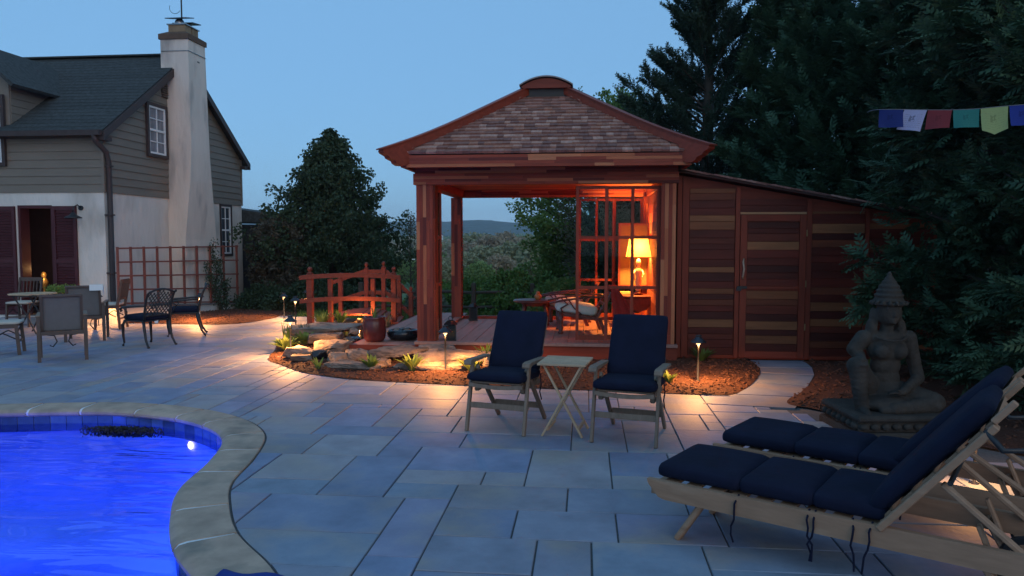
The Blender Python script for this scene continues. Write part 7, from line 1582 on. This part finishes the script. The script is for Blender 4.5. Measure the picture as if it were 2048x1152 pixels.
# ---------------------------------------------------------------- valley: trees, woods, houses
def crownmesh(seed, n, lm, rx=1.0, h=1.0, size=0.16):
    rng = np.random.default_rng(seed); a = rng.uniform(0, 6.283, n); c = rng.random(n); lob = 1 + 0.22 * np.sin(3 * a + seed) * np.sin(c * 5 + seed) + 0.12 * np.sin(7 * a + c * 11); rr = np.sqrt(np.maximum(0.02, 1 - (2 * c - 0.9) ** 2 * 0.8)) * (0.6 + 0.4 * rng.random(n) ** 0.4) * lob
    P = np.stack([rx * rr * np.cos(a), rx * rr * np.sin(a), h * (0.15 + 0.85 * c) + 0.05 * np.sin(5 * a)], 1); D = np.stack([np.cos(a), np.sin(a), c], 1) + rng.normal(0, .6, (n, 3)); T = leafclump(6, seed, 0.6, 0.25, 0.9)
    V, F = inst(T[0], T[1], P, D, rng.normal(0, .6, (n, 3)) + [0, 0, 1], size * rng.uniform(.7, 1.3, n)); return np_mesh('crown', V, F)
PROTO = []
for i, (lm, sd) in enumerate(((L_VALE, 81), (L_VGREEN, 82), (L_VBROWN, 83), (L_HOL, 84))):
    me = crownmesh(sd, 520, lm, 0.52, 1.0, 0.15); me.materials.append(lm); tk = B().tube([(0, 0, -0.1), (0.02, 0, 0.3), (0, 0.01, 0.7)], [0.035, 0.028, 0.01], 6).mesh('trunk'); tk.materials.append(M_BARK); PROTO.append((me, tk))
KINDS = ['olive', 'green', 'brownish', 'dark green']
_used = {}
def vtree(px, depth, top, kind, wf=1.0, seed=0):
    xc = (px - 1024) / 1500 * depth; x = xc * math.cos(R(5.6)) - depth * math.sin(R(5.6)); y = xc * math.sin(R(5.6)) + depth * math.cos(R(5.6)); z = ground_z(x, y)
    H = max(1.5, 1.7 - (top - 480) / 1500 * depth - z)
    size = 'small' if H < 4 else 'middling' if H < 7 else 'tall'; lab = '%s %s tree %s' % (size, KINDS[kind], VPLACE(px, depth)); _used[lab] = _used.get(lab, 0) + 1
    t = thing('valley_tree', lab, 'tree', (x, y, z), seed * 1.3, 'trees down in the valley')
    for nm, me in (('crown', PROTO[kind][0]), ('trunk', PROTO[kind][1])):
        o = bpy.data.objects.new(nm, me); link(o); o.parent = t
    t.scale = (H * wf, H * wf, H); return t
def VPLACE(px, d):
    where = 'beyond the farmhouse' if px < 600 else 'beyond the conical evergreen' if px < 775 else 'over the bridge rail' if px < 812 else 'left of the front pillar' if px < 835 else 'between the two left pillars' if px < 905 else 'just right of the rear pillar' if px < 945 else 'in the open pavilion bay' if px < 985 else 'left of the spreading tree' if px < 1035 else 'behind the spreading tree' if px < 1190 else 'above the pavilion roof edge'
    return where + (', nearest rank' if d < 58 else ', second rank' if d < 92 else ', third rank' if d < 130 else ', farthest rank')
rv = random.Random(44)
for (px, dp, top, k) in ((785, 50, 545, 1), (808, 64, 528, 1), (826, 56, 540, 1), (848, 52, 548, 1), (880, 44, 540, 0), (903, 60, 520, 0), (932, 66, 512, 0), (968, 72, 500, 0), (1000, 56, 515, 2), (1030, 84, 492, 0), (865, 78, 512, 2), (928, 100, 490, 2), (978, 115, 478, 2), (890, 125, 492, 0), (818, 140, 506, 3), (850, 150, 490, 0), (795, 112, 512, 0), (765, 92, 515, 1), (1050, 104, 482, 2), (1095, 60, 480, 0), (1140, 72, 470, 0), (955, 145, 474, 0), (1010, 155, 470, 2), (560, 60, 520, 3), (530, 92, 500, 3), (960, 46, 536, 1), (862, 98, 505, 1), (806, 80, 520, 0), (925, 74, 520, 1)):
    vtree(px, dp, top, k, rv.uniform(0.95, 1.3), rv.random() * 6)
# far woods: one mass each
def wood(label, d0, d1, px0, px1, n, h0, h1, seed, lm):
    rng = np.random.default_rng(seed); P = []; S = []
    for i in range(n):
        d = d0 + (d1 - d0) * rng.random(); px = rng.uniform(px0, px1); xc = (px - 1024) / 1500 * d; x = xc * math.cos(R(5.6)) - d * math.sin(R(5.6)); y = xc * math.sin(R(5.6)) + d * math.cos(R(5.6)); H = rng.uniform(h0, h1); z = ground_z(x, y)
        for k in range(17): a = rng.uniform(0, 6.28); c = rng.random(); r_ = H * 0.5 * math.sqrt(max(0.05, 1 - (2 * c - 1) ** 2)); P.append((x + r_ * math.cos(a), y + r_ * math.sin(a), z + H * (0.1 + 0.85 * c))); S.append(H * 0.42)
    P = np.array(P); T = leafclump(7, seed, 0.55, 0.22, 1.0); V, F = inst(T[0], T[1], P, rng.normal(0, 1, P.shape), rng.normal(0, 1, P.shape), np.array(S)); o = put('far_woods', np_mesh('woods', V, F), lm); tag(o, label, 'woods', None, 'stuff')
wood('brownish spring woods across the middle of the valley', 170, 330, 640, 1260, 300, 2.6, 5.0, 91, L_VBROWN)
wood('olive woods on the far side of the valley', 340, 620, 600, 1300, 300, 4, 7, 92, L_VALE)
wood('dark wood line at the foot of the blue ridge', 700, 900, 500, 1400, 260, 6, 10, 93, L_VGREEN)
def vhouse(px, d, wd, h, z, label, roofc=(0.12, 0.1, 0.1)):
    xc = (px - 1024) / 1500 * d; x = xc * math.cos(R(5.6)) - d * math.sin(R(5.6)); y = xc * math.sin(R(5.6)) + d * math.cos(R(5.6)); t = thing('valley_house', label, 'house', (x, y, z), R(5.6))
    B().prism([(-wd / 2, -3), (wd / 2, -3), (wd / 2, h * 0.55), (0, h), (-wd / 2, h * 0.55)], Matrix(((1, 0, 0, 0), (0, 0, 1, 0), (0, 1, 0, 0), (0, 0, 0, 1))), wd * 1.3).obj('wall', M_WHITEP, t)
    for s in (-1, 1): B().beam((0, wd * 0.65, h + 0.12), (s * wd * 0.56, wd * 0.65, h * 0.50 + 0.12), wd * 1.42, 0.18, (s * 0.4, 0, 1)).obj('roof', mat('valley_roof', roofc, 0.9), t)
    B().bx(-wd * 0.1, wd * 0.1, -0.06, 0.02, -3, h * 0.22).obj('door', M_TRIM, t)
    for s in (-1, 1): B().bx(s * wd * 0.28 - wd * 0.06, s * wd * 0.28 + wd * 0.06, -0.05, 0.02, h * 0.15, h * 0.4).obj('window', M_DARKGL, t)
vhouse(813, 180, 3.2, 3.2, -2.4, 'white gabled house among the valley trees left of the pavilion pillar')
vhouse(976, 230, 1.8, 2.4, -2.6, 'tiny white gable far off through the pavilion')
vhouse(1002, 330, 2.6, 2.6, -3.6, 'farther tiny white house through the pavilion')
vhouse(880, 420, 3.0, 4.0, 2.2, 'small pale house just left of the rear pillar')
fb = thing('white_rail', 'long thin white fence rail across the valley field', 'fence', (-16, 86, -2.2), world=True)
B().beam((-24, 88, -0.62), (-9, 90, -0.62), 0.06, 0.10).obj('rail', M_WHITEP, fb)
for i in range(6): B().bx(-24 + i * 3 - 0.06, -24 + i * 3 + 0.06, 88.2 + i * 0.4, 88.3 + i * 0.4, ground_z(-24 + 3 * i, 88) - 0.2, -0.6).obj('fence_post', M_WHITEP, fb)
# ================================================================ HAZE
hz = B().bx(-2800, 2800, -80, 2400, -40, 95).obj('haze', None); hz['kind'] = 'stuff'; hz['label'] = 'thin blue evening haze over the valley'
m = bpy.data.materials.new('haze'); m.use_nodes = True; n = m.node_tree.nodes; n.remove(n['Principled BSDF']); pv = n.new('ShaderNodeVolumePrincipled'); pv.inputs['Color'].default_value = (0.80, 0.90, 1.0, 1); pv.inputs['Density'].default_value = 0.00030; pv.inputs['Anisotropy'].default_value = 0.0
m.node_tree.links.new(pv.outputs[0], n['Material Output'].inputs['Volume']); hz.data.materials.append(m)
for o in SC.objects:
    if '_w' in o: del o['_w']
